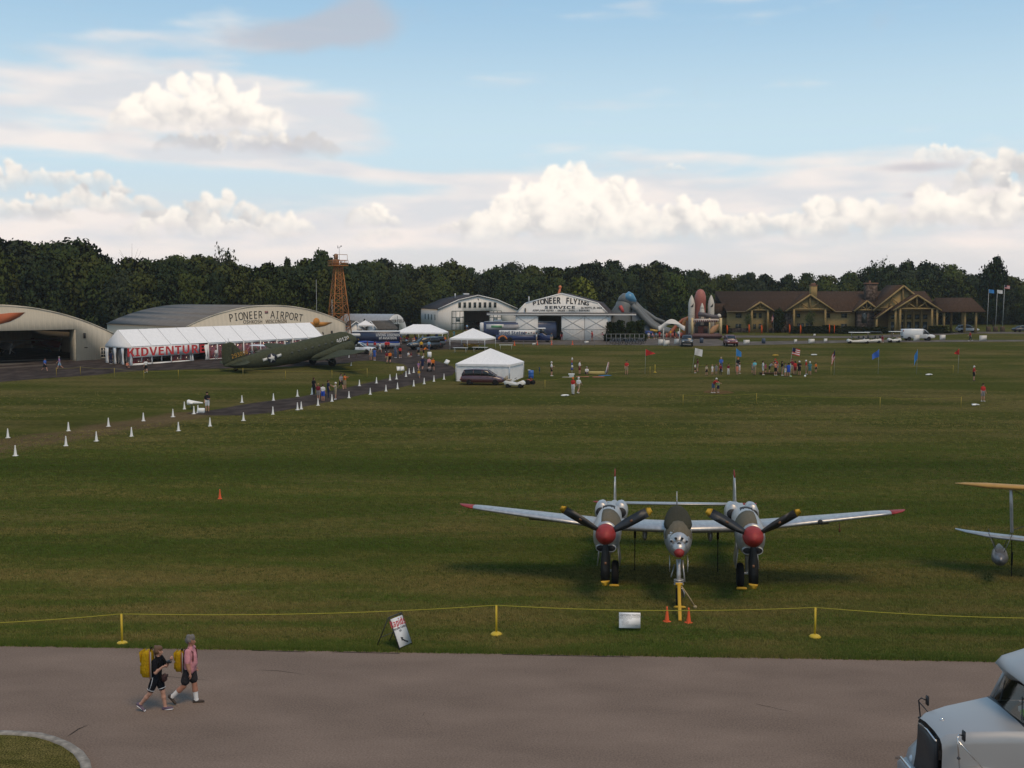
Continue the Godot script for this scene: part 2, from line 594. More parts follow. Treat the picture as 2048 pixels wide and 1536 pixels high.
func make_ground() -> void:
	var gm := StandardMaterial3D.new()
	gm.albedo_texture = grass_texture()
	gm.albedo_color = Color(1,1,1)
	gm.roughness = 0.95
	gm.metallic_specular = 0.03
	gm.detail_enabled = true
	gm.detail_albedo = noise_map(0.11,71,0.25,1.0,512,4)
	gm.detail_blend_mode = BaseMaterial3D.BLEND_MODE_MUL
	gm.detail_uv_layer = BaseMaterial3D.DETAIL_UV_2
	gm.uv2_scale = Vector3(1,1,1)
	gm.normal_enabled = true
	gm.normal_texture = bump_map(0.06,17,6.0)
	gm.normal_scale = 0.0
	var s := st()
	s.set_normal(Vector3.UP)
	var zs := [80.0,0.0,-20.0,-40.0,-60.0,-80.0,-100.0]
	var z := -105.0
	while z >= -215.0:
		zs.append(z)
		z -= 5.0
	zs.append_array([-260.0,-400.0,-1500.0])
	var xs := [-1500.0,-120.0,120.0,1500.0]
	for j in zs.size() - 1:
		for i in xs.size() - 1:
			var c := [Vector2(xs[i],zs[j + 1]),Vector2(xs[i + 1],zs[j + 1]),Vector2(xs[i + 1],zs[j]),Vector2(xs[i],zs[j])]
			for k in [0,1,2,0,2,3]:
				var q: Vector2 = c[k]
				s.set_uv(Vector2(q.x / 256.0 + 0.5,-q.y / 256.0))
				s.set_uv2(q / 3.1)
				s.add_vertex(Vector3(q.x,gh(q.y),q.y))
	setting("ground",s,gm)
	var road := StandardMaterial3D.new()
	road.albedo_color = lin(0.262,0.192,0.150)
	road.albedo_texture = noise_map(0.010,81,0.88,1.0,512,6)
	road.uv1_scale = Vector3(0.045,0.09,1)
	road.roughness = 0.92
	road.metallic_specular = 0.1
	road.detail_enabled = true
	road.detail_albedo = noise_map(0.09,82,0.78,1.0,512,4)
	road.detail_uv_layer = BaseMaterial3D.DETAIL_UV_2
	road.detail_blend_mode = BaseMaterial3D.BLEND_MODE_MUL
	var a := Vector3(-16.16,0,-32.83)
	var b := Vector3(15.71,0,-31.24)
	var edge := PackedVector2Array()
	var en := noise(0.7,91,3)
	for k in 121:
		var t := k / 120.0
		edge.append(Vector2(lerpf(a.x - 40.0,b.x + 40.0,t),lerpf(a.z - 40.0 * (b.z - a.z) / (b.x - a.x),b.z + 40.0 * (b.z - a.z) / (b.x - a.x),t) + 0.07 * en.get_noise_1d(t * 150.0)))
	edge.append(Vector2(70,-6))
	edge.append(Vector2(-70,-6))
	sheet("road",edge,0.006,road,1.0)
	var crack := mat(lin(0.03,0.024,0.02),0.95)
	for e in [[Vector3(-7.61,0,-32.29),Vector3(-6.04,0,-32.15)],[Vector3(-5.24,0,-32.15),Vector3(-3.26,0,-32.01)],[Vector3(-0.28,0,-31.92),Vector3(3.4,0,-31.69)]]:
		var p: Vector3 = e[0]
		var q: Vector3 = e[1]
		sheet("road_edge_crack",PackedVector2Array([Vector2(p.x,p.z),Vector2(q.x,q.z),Vector2(q.x,q.z + 0.05),Vector2(p.x,p.z + 0.05)]),0.010,crack)
	sheet("road_crack",PackedVector2Array([v2(Vector3(-10.5,0,-25.76)),v2(Vector3(-10.46,0,-26)),v2(Vector3(-10.41,0,-26.28)),v2(Vector3(-10.24,0,-26.56)),v2(Vector3(-10.38,0,-26.23)),v2(Vector3(-10.43,0,-25.97))]),0.010,crack)
	var cr := RandomNumberGenerator.new()
	cr.seed = 12
	for k in 4:
		var p := Vector2(cr.randf_range(-11.0,8.0),cr.randf_range(-31.0,-24.5))
		var ang := cr.randf_range(-0.35,0.35) + (PI / 2 if k % 3 == 0 else 0.0)
		var up := PackedVector2Array()
		var dn := PackedVector2Array()
		for m in 9:
			var wd := 0.011 * sin(PI * (m + 0.5) / 9.0)
			up.append(p + Vector2(0,-wd))
			dn.append(p + Vector2(wd * 0.5,wd))
			p += Vector2(cos(ang),sin(ang)) * cr.randf_range(0.12,0.3)
			ang += cr.randf_range(-0.35,0.35)
		dn.reverse()
		up.append_array(dn)
		sheet("road_crack",up,0.010,crack)
	var kc := PackedVector2Array()
	for p in [Vector3(-13.95,0,-25.79),Vector3(-12.83,0,-25.91),Vector3(-12.12,0,-25.91),Vector3(-11.63,0,-25.88),Vector3(-11.05,0,-25.76),Vector3(-10.6,0,-25.52),Vector3(-10.12,0,-25.17),Vector3(-9.68,0,-24.72),Vector3(-9.33,0,-24.2),Vector3(-9.11,0,-23.73),Vector3(-8.81,0,-22.93)]:
		kc.append(v2(p))
	var kerb := st()
	var inner := PackedVector2Array()
	for k in kc.size():
		var d := (kc[mini(k + 1,kc.size() - 1)] - kc[maxi(k - 1,0)]).normalized()
		inner.append(kc[k] + Vector2(-d.y,d.x) * 0.24)
	var prof := [Vector2(0.0,0.0),Vector2(0.015,0.11),Vector2(0.04,0.135),Vector2(0.20,0.14),Vector2(0.235,0.12),Vector2(0.24,0.05)]
	for k in kc.size() - 1:
		for m in prof.size() - 1:
			var f := func(i: int,pp: Vector2) -> Vector3:
				var q := kc[i].lerp(inner[i],pp.x / 0.24)
				return Vector3(q.x,pp.y,q.y)
			quad(kerb,f.call(k,prof[m]),f.call(k + 1,prof[m]),f.call(k + 1,prof[m + 1]),f.call(k,prof[m + 1]))
	setting("kerb",kerb,worn(lin(0.36,0.32,0.27),0.9,0.35,1.5,0.0,0.3),true)
	var isl := inner.duplicate()
	isl.append(Vector2(inner[-1].x,-12))
	isl.append(Vector2(inner[0].x,-12))
	var il := sheet("grass_island",isl,0.10,gm,1.0 / 256.0)
	var tar := StandardMaterial3D.new()
	tar.albedo_color = lin(0.075,0.058,0.050)
	tar.albedo_texture = noise_map(0.014,84,0.62,1.0,512,6)
	tar.uv1_scale = Vector3(0.06,0.04,1)
	tar.roughness = 0.9
	tar.metallic_specular = 0.08
	var walk := PackedVector2Array()
	for p in [Vector3(-28.93,0,-99.32),Vector3(-26.93,0.01,-103.26),Vector3(-25.96,0.03,-106.88),Vector3(-24.29,0.06,-110.14),Vector3(-21.66,0.11,-114.48),Vector3(-18.42,0.29,-123.7),Vector3(-16.86,0.4,-128.63),Vector3(-14.91,0.56,-134.4),Vector3(-13.84,0.68,-138.66),Vector3(-13.51,0.84,-143.77),Vector3(-13.82,0.99,-148.5),Vector3(-14.9,1.15,-153.52),Vector3(-17.35,1.25,-156.53),Vector3(-19.73,1.33,-158.87),Vector3(-21.74,1.3,-158.08),Vector3(-22.94,1.18,-154.26),Vector3(-25.87,1.08,-151.33),Vector3(-30.83,1.01,-149.2),Vector3(-44.85,0.88,-145.1),Vector3(-49.75,0.8,-142.47),Vector3(-51.21,0.68,-138.66),Vector3(-55.58,0.57,-135),Vector3(-59.48,0.45,-130.33),Vector3(-63.05,0.36,-126.96),
			Vector3(-88.16,1.91,-177.95),Vector3(-69.55,2.19,-189.84),Vector3(-44.23,2.19,-189.84),Vector3(-29.15,2.37,-202.41),Vector3(-19.8,2.33,-198.85),Vector3(-10.96,2.33,-198.85),Vector3(-5.48,2.24,-192.63),Vector3(-3.35,2.25,-193.35),Vector3(-10.67,1.94,-179.02),Vector3(-14.48,1.88,-176.89),Vector3(-14.68,1.74,-171.89),Vector3(-12.62,1.46,-162.95),Vector3(-10.03,1.25,-156.53),Vector3(-7.94,1.03,-149.91),Vector3(-7.2,0.86,-144.43),Vector3(-7.35,0.68,-138.66),Vector3(-8.66,0.57,-135),Vector3(-10.35,0.43,-129.76),Vector3(-12.41,0.3,-124.24),Vector3(-15.01,0.18,-118.48),Vector3(-16.84,0.09,-113.02),Vector3(-19.8,0.01,-104.6),Vector3(-21.56,0,-99.75),Vector3(-23.73,0,-97.63),Vector3(-26.35,0,-97.63)]:
		walk.append(v2(p))
	sheet("path",walk,0.012,tar,1.0)
	var road2 := worn(lin(0.15,0.125,0.105),0.92,0.3,14.0)
	var far := PackedVector2Array()
	for p in [Vector3(-12.24,2.21,-191.21),Vector3(-3.36,2.26,-194.09),Vector3(6.46,2.21,-191.21),Vector3(17.39,2.19,-189.84),Vector3(32.96,2.13,-187.22),Vector3(45.56,2.21,-191.21),Vector3(59.25,2.31,-197.19),Vector3(105.8,2.37,-202.41),Vector3(108.46,2.4,-207.52),Vector3(67.52,2.39,-206.42),Vector3(48.22,2.37,-202.41),Vector3(37.65,2.33,-198.85),Vector3(39.01,2.4,-216.2),Vector3(46.29,2.4,-218.84),Vector3(59.18,2.4,-216.2),Vector3(69.75,2.4,-216.2),Vector3(83.37,2.4,-227.18),Vector3(98.71,2.4,-242.57),Vector3(125.03,2.4,-239.32),Vector3(131.15,2.4,-251.07),Vector3(102.47,2.4,-254.64),Vector3(84.63,2.4,-239.32),Vector3(68.23,2.4,-227.18),Vector3(46.62,2.4,-230.1),Vector3(30.12,2.4,-221.55),Vector3(24.95,2.4,-211.1),Vector3(6.9,2.38,-204.35),Vector3(-5.87,2.39,-206.42),Vector3(-19.6,2.4,-216.2),Vector3(-31.13,2.4,-216.2),Vector3(-28.64,2.33,-198.85),Vector3(-19.18,2.24,-192.63)]:
		far.append(v2(p))
	sheet("service_road",far,0.008,road2)
	var strip := PackedVector2Array([v2(Vector3(-75.9,1.28,-157.3)),v2(Vector3(-62.65,1.46,-162.95)),v2(Vector3(-62.01,1.4,-161.29)),v2(Vector3(-74.8,1.2,-155.01))])
	sheet("hangar_threshold",strip,0.02,worn(lin(0.26,0.22,0.18),0.9,0.3,6.0))
	var strip2 := PackedVector2Array([v2(Vector3(-71.99,0.88,-145.1)),v2(Vector3(-62.46,1.15,-153.52)),v2(Vector3(-61.74,1.1,-152.05)),v2(Vector3(-70.69,0.8,-142.47))])
	sheet("concrete_strip",strip2,0.02,worn(lin(0.13,0.105,0.085),0.9,0.3,6.0))
	var mound := PackedVector2Array()
	for k in 20:
		var q := Vector3(21.96,0.2,-119.51)
		var aa := TAU * k / 20.0
		mound.append(Vector2(q.x + cos(aa) * (1.55 + 0.15 * sin(aa * 3.0)),q.z + sin(aa) * (2.0 + 0.2 * cos(aa * 4.0))))
	sheet("bare_earth_patch",mound,0.012,mat(lin(0.105,0.062,0.026),0.95,0.0,0.05))

func v2(p: Vector3) -> Vector2:
	return Vector2(p.x,p.z)

func make_grass() -> void:
	var s := st()
	var r := RandomNumberGenerator.new()
	r.seed = 41
	for k in 9:
		var p := Vector3(r.randf_range(-0.07,0.07),-0.005,r.randf_range(-0.07,0.07))
		var a := r.randf() * TAU
		var w := Vector3(cos(a),0,sin(a)) * 0.008
		tri(s,p - w,p + Vector3(r.randf_range(-0.04,0.04),r.randf_range(0.035,0.065),r.randf_range(-0.04,0.04)),p + w)
	var m := StandardMaterial3D.new()
	m.vertex_color_use_as_albedo = true
	m.roughness = 0.9
	m.metallic_specular = 0.05
	var mm := MultiMesh.new()
	mm.transform_format = MultiMesh.TRANSFORM_3D
	mm.use_colors = true
	mm.mesh = finish(s)
	mm.instance_count = 170000
	var tone := noise(0.25,55,3)
	var a := Vector3(-16.16,0,-32.83)
	var b := Vector3(15.71,0,-31.24)
	for k in mm.instance_count:
		var edge := k < 26000
		var D := minf(32.0 - 17.0 * log(maxf(r.randf(),1e-6)),150.0)
		if not edge and D > 120.0:
			D = r.randf_range(34.0,100.0)
		var x := r.randf_range(-0.50,0.50) * D
		if not edge and D > 84.0 and x < -6.0 - (D - 100.0) * 0.1 and x > -D * 0.5 and absf((x + 29.0) - (D - 101.0) * 0.78) < 7.5:
			x = absf(x)
		var zr := lerpf(a.z,b.z,(x - a.x) / (b.x - a.x))
		var z := zr - absf(r.randfn()) * 0.35 + 0.03 if edge else minf(-D,zr - 0.1)
		var h := r.randf_range(0.7,1.3) * (1.35 if edge else 1.0 + maxf(0.0,D - 45.0) / 55.0)
		mm.set_instance_transform(k,Transform3D(Basis(Vector3.UP,r.randf() * TAU).scaled(Vector3(h * 1.2,minf(h,1.6),h * 1.2)),Vector3(x,gh(z),z)))
		var t := clampf(0.42 + tone.get_noise_2d(x * 0.5,z * 2.0) * 0.9 + r.randf_range(-0.25,0.25) - (0.3 if edge else 0.0),0.0,1.0)
		var deep := clampf(0.85 * exp(-pow((D - 68.0) / 5.0,2.0)) + 0.6 * exp(-pow((D - 54.0) / 2.5,2.0)) + 0.55 * exp(-pow((D - 45.5) / 2.0,2.0)),0.0,1.0)
		var worn_ := 0.55 * exp(-pow((D - 41.0) / 1.3,2.0)) + 0.35 * exp(-pow((D - 36.5) / 0.8,2.0)) + 0.35 * smoothstep(74.0,88.0,D) + 0.3 * exp(-pow((D - 49.5) / 1.2,2.0))
		t = clampf(t + worn_ - deep * 0.5,0.0,1.0)
		var c := Vector3(0.098,0.142,0.027).lerp(Vector3(0.240,0.190,0.064),t).lerp(Vector3(0.066,0.102,0.019),deep * 0.75) * r.randf_range(0.75,1.2)
		mm.set_instance_color(k,Color(c.x,c.y,c.z))
	var o := MultiMeshInstance3D.new()
	o.name = "grass"
	o.multimesh = mm
	o.material_override = m
	add_child(o)
	o.set_meta("kind","stuff")
	o.set_meta("label","short mown grass of the nearer field beside the road")

var leafm := {}

func leaf_mat(c: Color) -> StandardMaterial3D:
	var key := c.to_html()
	if not leafm.has(key):
		var m := StandardMaterial3D.new()
		m.albedo_color = c
		m.vertex_color_use_as_albedo = true
		m.roughness = 0.75
		m.metallic_specular = 0.08
		leafm[key] = m
	return leafm[key]

func crown_mesh(sd: int,wide: float,low: float,clumps: int,leaves: int,size: float,pointed := 0.0,loose := 0.25) -> ArrayMesh:
	var r := RandomNumberGenerator.new()
	r.seed = sd
	var s := st()
	var bl := []
	for k in clumps:
		var y := r.randf()
		var prof := sin(PI * clampf(0.12 + y * 0.80,0.0,1.0))
		prof = lerpf(prof,1.0 - y,pointed) if pointed >= 0.0 else 1.0 - 0.5 * y * y * y
		var a := r.randf() * TAU
		var d := sqrt(r.randf()) * wide * 0.36 * prof
		var rad := wide * r.randf_range(0.10,0.21) * (0.55 + 0.45 * prof)
		bl.append([Vector3(cos(a) * d,low + (1.0 - low - rad * 0.8) * y,sin(a) * d),rad,r.randf_range(0.72,1.28)])
	var lo := 1e9
	for k in leaves:
		var b: Array = bl[r.randi() % clumps]
		var n := Vector3(r.randfn(),r.randfn() + 0.25,r.randfn()).normalized()
		var p: Vector3 = b[0] + n * b[1] * Vector3(1,0.8,1) * (1.0 + r.randf_range(-loose,loose * 0.8))
		var t := (n + Vector3(r.randfn(),r.randfn(),r.randfn()) * 0.55).normalized()
		var f := frame_of(t)
		var h := size * r.randf_range(0.55,1.25)
		var v: float = b[2] * r.randf_range(0.8,1.2)
		s.set_normal((n + p.normalized() * 0.3 + Vector3(r.randfn(),r.randfn(),r.randfn()) * 0.22).normalized())
		s.set_color(Color(v * r.randf_range(0.9,1.12),v,v * r.randf_range(0.85,1.1)))
		var q := p + f.y * h * 0.35
		tri(s,p + f.x * h,q + f.z * h * 0.8,p - f.x * h * 0.9)
		tri(s,p - f.x * h * 0.9,p - f.z * h * 0.85 - f.y * h * 0.2,p + f.x * h)
	return s.commit()

func trunk_mesh(sd: int,wide: float,top: float,limbs: int,rad: float) -> ArrayMesh:
	var r := RandomNumberGenerator.new()
	r.seed = sd
	var s := st()
	pipe(s,[Vector3(0,-0.02,0),Vector3(0.01,top * 0.3,0),Vector3(-0.005,top * 0.62,0.01)],rad,7)
	tube(s,Vector3(-0.005,top * 0.6,0.01),Vector3(0.01,top,0),rad * 0.8,rad * 0.15,6)
	for k in limbs:
		var y := top * r.randf_range(0.28,0.8)
		var a := r.randf() * TAU
		var e := Vector3(cos(a) * wide * r.randf_range(0.2,0.4),y + r.randf_range(0.08,0.22),sin(a) * wide * r.randf_range(0.2,0.4))
		var m := Vector3(e.x * 0.5,y + (e.y - y) * 0.35,e.z * 0.5)
		tube(s,Vector3(0,y,0),m,rad * 0.5,rad * 0.32,5)
		tube(s,m,e,rad * 0.32,rad * 0.08,5)
	return finish(s)

var tree_kinds := []

func make_tree(called: String,label: String,kind: int,at: Vector3,height: float,wide: float,turn: float,leaf: Material,group: String) -> Node3D:
	var o := thing(called,label,"tree",at,turn,group)
	var k: Array = tree_kinds[kind]
	var c := put_mesh("crown",k[0],leaf,o)
	c.scale = Vector3(wide,height,wide)
	var t := put_mesh("trunk",k[1],bark,o)
	t.scale = Vector3(wide,height,wide)
	return o

var bark: Material

func make_trees() -> void:
	bark = worn(lin(0.06,0.048,0.038),0.95,0.5,0.8)
	for k in 7:
		tree_kinds.append([crown_mesh(200 + k,1.0,[0.12,0.16,0.1,0.2,0.14,0.12,0.18][k],52 + k * 4,6000,0.026,0.0,0.45),trunk_mesh(300 + k,1.0,0.85,7,0.022)])
	tree_kinds.append([crown_mesh(220,1.0,0.06,60,4200,0.028,1.0,0.35),trunk_mesh(320,1.0,0.95,4,0.02)])   # 7 conifer
	tree_kinds.append([crown_mesh(221,1.0,0.42,18,900,0.026,0.0,0.7),trunk_mesh(321,1.0,0.9,14,0.016)])   # 8 sparse
	tree_kinds.append([crown_mesh(222,1.0,0.02,26,4200,0.032),trunk_mesh(322,1.0,0.7,5,0.02)])   # 9 bush
	tree_kinds.append([crown_mesh(223,1.0,0.0,60,6500,0.030,-1.0,0.4),trunk_mesh(323,1.0,0.5,2,0.02)])   # 10 solid shrub
	var prof := PackedVector2Array([Vector2(-80,474),Vector2(0,468),Vector2(50,475),Vector2(110,482),Vector2(160,478),Vector2(195,500),Vector2(230,518),Vector2(270,512),Vector2(330,510),Vector2(400,512),Vector2(440,518),Vector2(530,518),Vector2(600,526),Vector2(640,508),Vector2(690,520),Vector2(770,518),Vector2(830,528),Vector2(900,523),Vector2(940,532),Vector2(1000,531),Vector2(1060,523),Vector2(1130,527),Vector2(1190,516),Vector2(1240,518),Vector2(1300,518),Vector2(1330,528),Vector2(1380,524),Vector2(1410,542),Vector2(1440,538),Vector2(1500,542),Vector2(1560,546),Vector2(1620,545),Vector2(1660,552),Vector2(1700,538),Vector2(1760,534),Vector2(1810,523),Vector2(1860,528),Vector2(1900,530),Vector2(1950,540),Vector2(2010,548),Vector2(2130,553)])
	var leaves := [leaf_mat(lin(0.040,0.054,0.017)),leaf_mat(lin(0.034,0.047,0.017)),leaf_mat(lin(0.052,0.066,0.018)),leaf_mat(lin(0.030,0.043,0.019)),leaf_mat(lin(0.055,0.064,0.019)),leaf_mat(lin(0.033,0.042,0.022))]
	var r := RandomNumberGenerator.new()
	r.seed = 5
	for row in 3:
		var px := -70.0 + row * 13.0
		while px < 2125.0:
			var py := 520.0
			for k in prof.size() - 1:
				if px >= prof[k].x and px < prof[k + 1].x:
					py = lerpf(prof[k].y,prof[k + 1].y,(px - prof[k].x) / (prof[k + 1].x - prof[k].x))
			var D := 0.0
			if px < 640.0:
				D = 222.0
			elif px < 760.0:
				D = lerpf(222.0,300.0,(px - 640.0) / 120.0)
			else:
				D = 300.0 if px < 1180.0 else 318.0
			D += row * 14.0 + r.randf_range(-4.0,4.0)
			py += [26.0,6.0,1.0][row] + r.randf_range(-5.0,11.0)
			var top := CAM_H + (593.0 - py) / 2250.0 * D
			var h := top - 2.4
			var x := (px - 1024.0) / 2250.0 * D
			var where: String = "behind the left hangar" if px < 230.0 else "behind the emblem hangar" if px < 640.0 else "beside the lattice tower" if px < 880.0 else "behind the white hangars" if px < 1240.0 else "behind the inflatables" if px < 1440.0 else "behind the lodge"
			var rowname: String = ["in the front row","in the middle","in the back row"][row]
			make_tree("broadleaf_tree","dark green broadleaf tree %s of the wood %s" % [rowname,where],r.randi() % 7,Vector3(x,2.3,-D),h,h * r.randf_range(0.72,1.0),r.randf() * TAU,leaves[r.randi() % 6],"trees of the wood %s, %s" % [where,rowname])
			px += r.randf_range(34.0,46.0)
	var s := st()
	r.seed = 9
	for k in 15000:
		var px := r.randf_range(-90.0,2140.0)
		var D := (226.0 if px < 640.0 else lerpf(226.0,300.0,clampf((px - 640.0) / 120.0,0.0,1.0)) if px < 1180.0 else 318.0) + r.randf_range(0.0,14.0)
		var p := Vector3((px - 1024.0) / 2250.0 * D,2.4 + pow(r.randf(),1.3) * 5.0,-D)
		var f := frame_of(Vector3(r.randfn(),r.randfn() + 0.4,r.randfn() + 0.5))
		var h := r.randf_range(0.25,0.6)
		var v := r.randf_range(0.7,1.2)
		s.set_color(Color(v,v,v))
		quad(s,p + f.x * h,p + f.z * h,p - f.x * h,p - f.z * h)
	var ug := setting("undergrowth",s,leaf_mat(lin(0.025,0.035,0.014)))
	ug.set_meta("kind","stuff")
	var lone := func(called: String,label: String,kind: int,px: float,py: float,D: float,ratio: float,m: Material) -> void:
		var h := CAM_H + (593.0 - py) / 2250.0 * D - 2.4
		make_tree(called,label,kind,Vector3((px - 1024.0) / 2250.0 * D,2.35,-D),h,h * ratio,px,m,"")
	lone.call("maple_tree","yellow-green round tree standing behind the gambrel hangar with the big lettering",2,1163.0,553.0,268.0,0.75,leaf_mat(lin(0.13,0.145,0.025)))
	lone.call("maple_tree","light green bushy tree behind the orange inflatable rocket slide",4,1352.0,548.0,285.0,0.8,leaf_mat(lin(0.055,0.078,0.02)))
	lone.call("spruce_tree","dark blue-green spruce directly behind the grey inflatable slide",7,1282.0,558.0,280.0,0.5,leaf_mat(lin(0.026,0.040,0.024)))
	lone.call("tall_tree","tall bushy tree rising above the wood at the right, by the flagpoles",3,1985.0,512.0,300.0,0.5,leaf_mat(lin(0.03,0.045,0.02)))
	lone.call("sparse_tree","thin airy tree poking above the wood over the beige hangar roof",8,447.0,488.0,236.0,0.42,leaf_mat(lin(0.07,0.075,0.04)))
	lone.call("sparse_tree","loose tree with open crown above the lodge chimney",8,1757.0,514.0,312.0,0.5,leaf_mat(lin(0.035,0.05,0.02)))
	lone.call("pointed_tree","narrow pointed tree just left of the lattice tower",7,577.0,514.0,240.0,0.4,leaf_mat(lin(0.035,0.05,0.02)))
	lone.call("spreading_tree","dark tree with layered top right behind the lattice tower's head",3,650.0,499.0,238.0,0.55,leaf_mat(lin(0.035,0.05,0.02)))
	var dead := thing("dead_tree","bare dead tree with leafless twigs above the wood, left of centre hangar","tree",Vector3((268.0 - 1024.0) / 2250.0 * 234.0,2.35,-234.0))
	var dt := put_mesh("trunk",trunk_mesh(77,1.0,1.0,26,0.008),worn(lin(0.16,0.13,0.11),0.95,0.3,0.8),dead)
	var dh := CAM_H + (593.0 - 487.0) / 2250.0 * 234.0 - 2.4
	dt.scale = Vector3(dh * 0.5,dh,dh * 0.5)

func wall_poly(called: String,poly: Array,m: Material,parent: Node,thick := 0.2,xf := Transform3D.IDENTITY) -> MeshInstance3D:
	var s := st()
	slab(s,PackedVector2Array(poly),-thick,0.0,xf)
	return put(called,s,m,parent)

func window(parent: Node,c: Vector3,w: float,h: float,frame_m: Material,pane_m: Material,cols := 2,rows := 2,b := Basis.IDENTITY) -> void:
	var f := st()
	var t := minf(0.09,w * 0.09)
	for sx in [-1,1]:
		box(f,c + b * Vector3(sx * (w - t) * 0.5,0,0.02),Vector3(t,h,0.08),b)
		box(f,c + b * Vector3(0,sx * (h - t) * 0.5,0.02),Vector3(w - 2 * t - 0.004,t,0.076),b)
	for k in range(1,cols):
		box(f,c + b * Vector3(-w * 0.5 + w * k / cols,0,0.015),Vector3(t * 0.6,h - 2 * t - 0.004,0.05),b)
	for k in range(1,rows):
		box(f,c + b * Vector3(0,-h * 0.5 + h * k / rows,0.012),Vector3(w - 2 * t - 0.004,t * 0.6,0.04),b)
	var o := put("window",f,frame_m,parent)
	var p := st()
	box(p,c + b * Vector3(0,0,-0.002),Vector3(w - t,h - t,0.014),b)
	put("pane",p,pane_m,o)

func arc_pts(w: float,eave: float,peak: float,n: int) -> Array:
	var rise := peak - eave
	var rad := (w * w * 0.25 + rise * rise) / (2.0 * rise)
	var half := asin(clampf(w * 0.5 / rad,-1.0,1.0))
	if rise > w * 0.5:
		half = PI - half
	var out := []
	for k in n + 1:
		var a := lerpf(half,-half,float(k) / n)
		out.append(Vector2(rad * sin(a),peak - rad + rad * cos(a)))
	return out

func barrel_roof(called: String,w: float,eave: float,peak: float,z0: float,z1: float,thick: float,m: Material,parent: Node) -> MeshInstance3D:
	var s := st()
	var outer := arc_pts(w + 0.5,eave,peak + thick,28)
	var inner := arc_pts(w + 0.44,eave - 0.02,peak,28)
	var poly := PackedVector2Array()
	for p in outer:
		poly.append(p)
	inner.reverse()
	for p in inner:
		poly.append(p)
	slab(s,poly,z1,z0)
	return put(called,s,m,parent)

func barrel_hangar(called: String,label: String,at: Vector3,turn: float,w: float,l: float,eave: float,peak: float,door_l: float,door_r: float,door_h: float,wall: Material,roof_m: Material) -> Node3D:
	var o := thing(called,label,"hangar",at,turn)
	var poly := [Vector2(-w / 2,-1.3),Vector2(door_l,-1.3),Vector2(door_l,door_h),Vector2(door_r,door_h),Vector2(door_r,-1.3),Vector2(w / 2,-1.3)]
	if door_l == door_r:
		poly = [Vector2(-w / 2,-1.3),Vector2(w / 2,-1.3)]
	poly.append_array(arc_pts(w,eave,peak,28))
	wall_poly("wall",poly,wall,o,0.25)
	var back := [Vector2(-w / 2,-1.3),Vector2(w / 2,-1.3)]
	back.append_array(arc_pts(w,eave,peak,28))
	wall_poly("wall",back,wall,o,0.25,Transform3D(Basis.IDENTITY,Vector3(0,0,-l + 0.25)))
	for sx in [-1,1]:
		var s := st()
		box(s,Vector3(sx * (w / 2 - 0.125),(eave - 1.3) / 2.0,-l / 2),Vector3(0.25,eave + 1.3,l - 0.508))
		put("wall",s,wall,o)
	barrel_roof("roof",w,eave,peak,-0.05,-l + 0.02,0.12,roof_m,o)
	var cap := st()
	var pr: Array = arc_pts(w + 0.3,eave - 0.02,peak - 0.02,40)
	var pr2: Array = arc_pts(w + 0.5,eave + 0.06,peak + 0.16,40)
	var band := PackedVector2Array()
	for p in pr2:
		band.append(p)
	pr.reverse()
	for p in pr:
		band.append(p)
	slab(cap,band,-0.045,0.06)
	put("fascia",cap,wall,o)
	return o

func gambrel(w: float,eave: float,sx: float,sy: float,peak: float) -> Array:
	return [Vector2(w / 2,eave),Vector2(sx,sy),Vector2(0,peak),Vector2(-sx,sy),Vector2(-w / 2,eave)]

func gambrel_roof(pts: Array,z0: float,z1: float,m: Material,parent: Node,over := 0.25,thick := 0.14) -> MeshInstance3D:
	var poly := PackedVector2Array()
	var e := (pts[0] - pts[1]).normalized() as Vector2
	poly.append(pts[0] + e * over + Vector2(0,thick))
	for k in range(1,pts.size() - 1):
		poly.append(pts[k] + Vector2(0,thick))
	var last := pts.size() - 1
	var f := (pts[last] - pts[last - 1]).normalized() as Vector2
	poly.append(pts[last] + f * over + Vector2(0,thick))
	poly.append(pts[last] + f * over + Vector2(0,0.004))
	for k in range(last - 1,0,-1):
		poly.append(pts[k] + Vector2(0,0.004))
	poly.append(pts[0] + e * over + Vector2(0,0.004))
	var s := st()
	slab(s,poly,z1,z0)
	return put("roof",s,m,parent)

func arched_text(text: String,height: float,font: String,bold: bool,m: Material,parent: Node,x0: float,x1: float,y_of: Callable,z: float,squeeze: float,tilt := 1.0,scale_of = null) -> void:
	var n := text.length()
	for k in n:
		if text[k] == " ":
			continue
		var x := lerpf(x0,x1,(k + 0.5) / n)
		var slope: float = (y_of.call(x + 0.1) - y_of.call(x - 0.1)) / 0.2
		var sc: float = scale_of.call(x) if scale_of != null else 1.0
		lettering("letter",text[k],height,font,bold,m,parent,Transform3D(Basis(Vector3(0,0,1),atan(slope) * tilt) * Basis.from_scale(Vector3(1,sc,1)),Vector3(x,y_of.call(x),z)),squeeze)

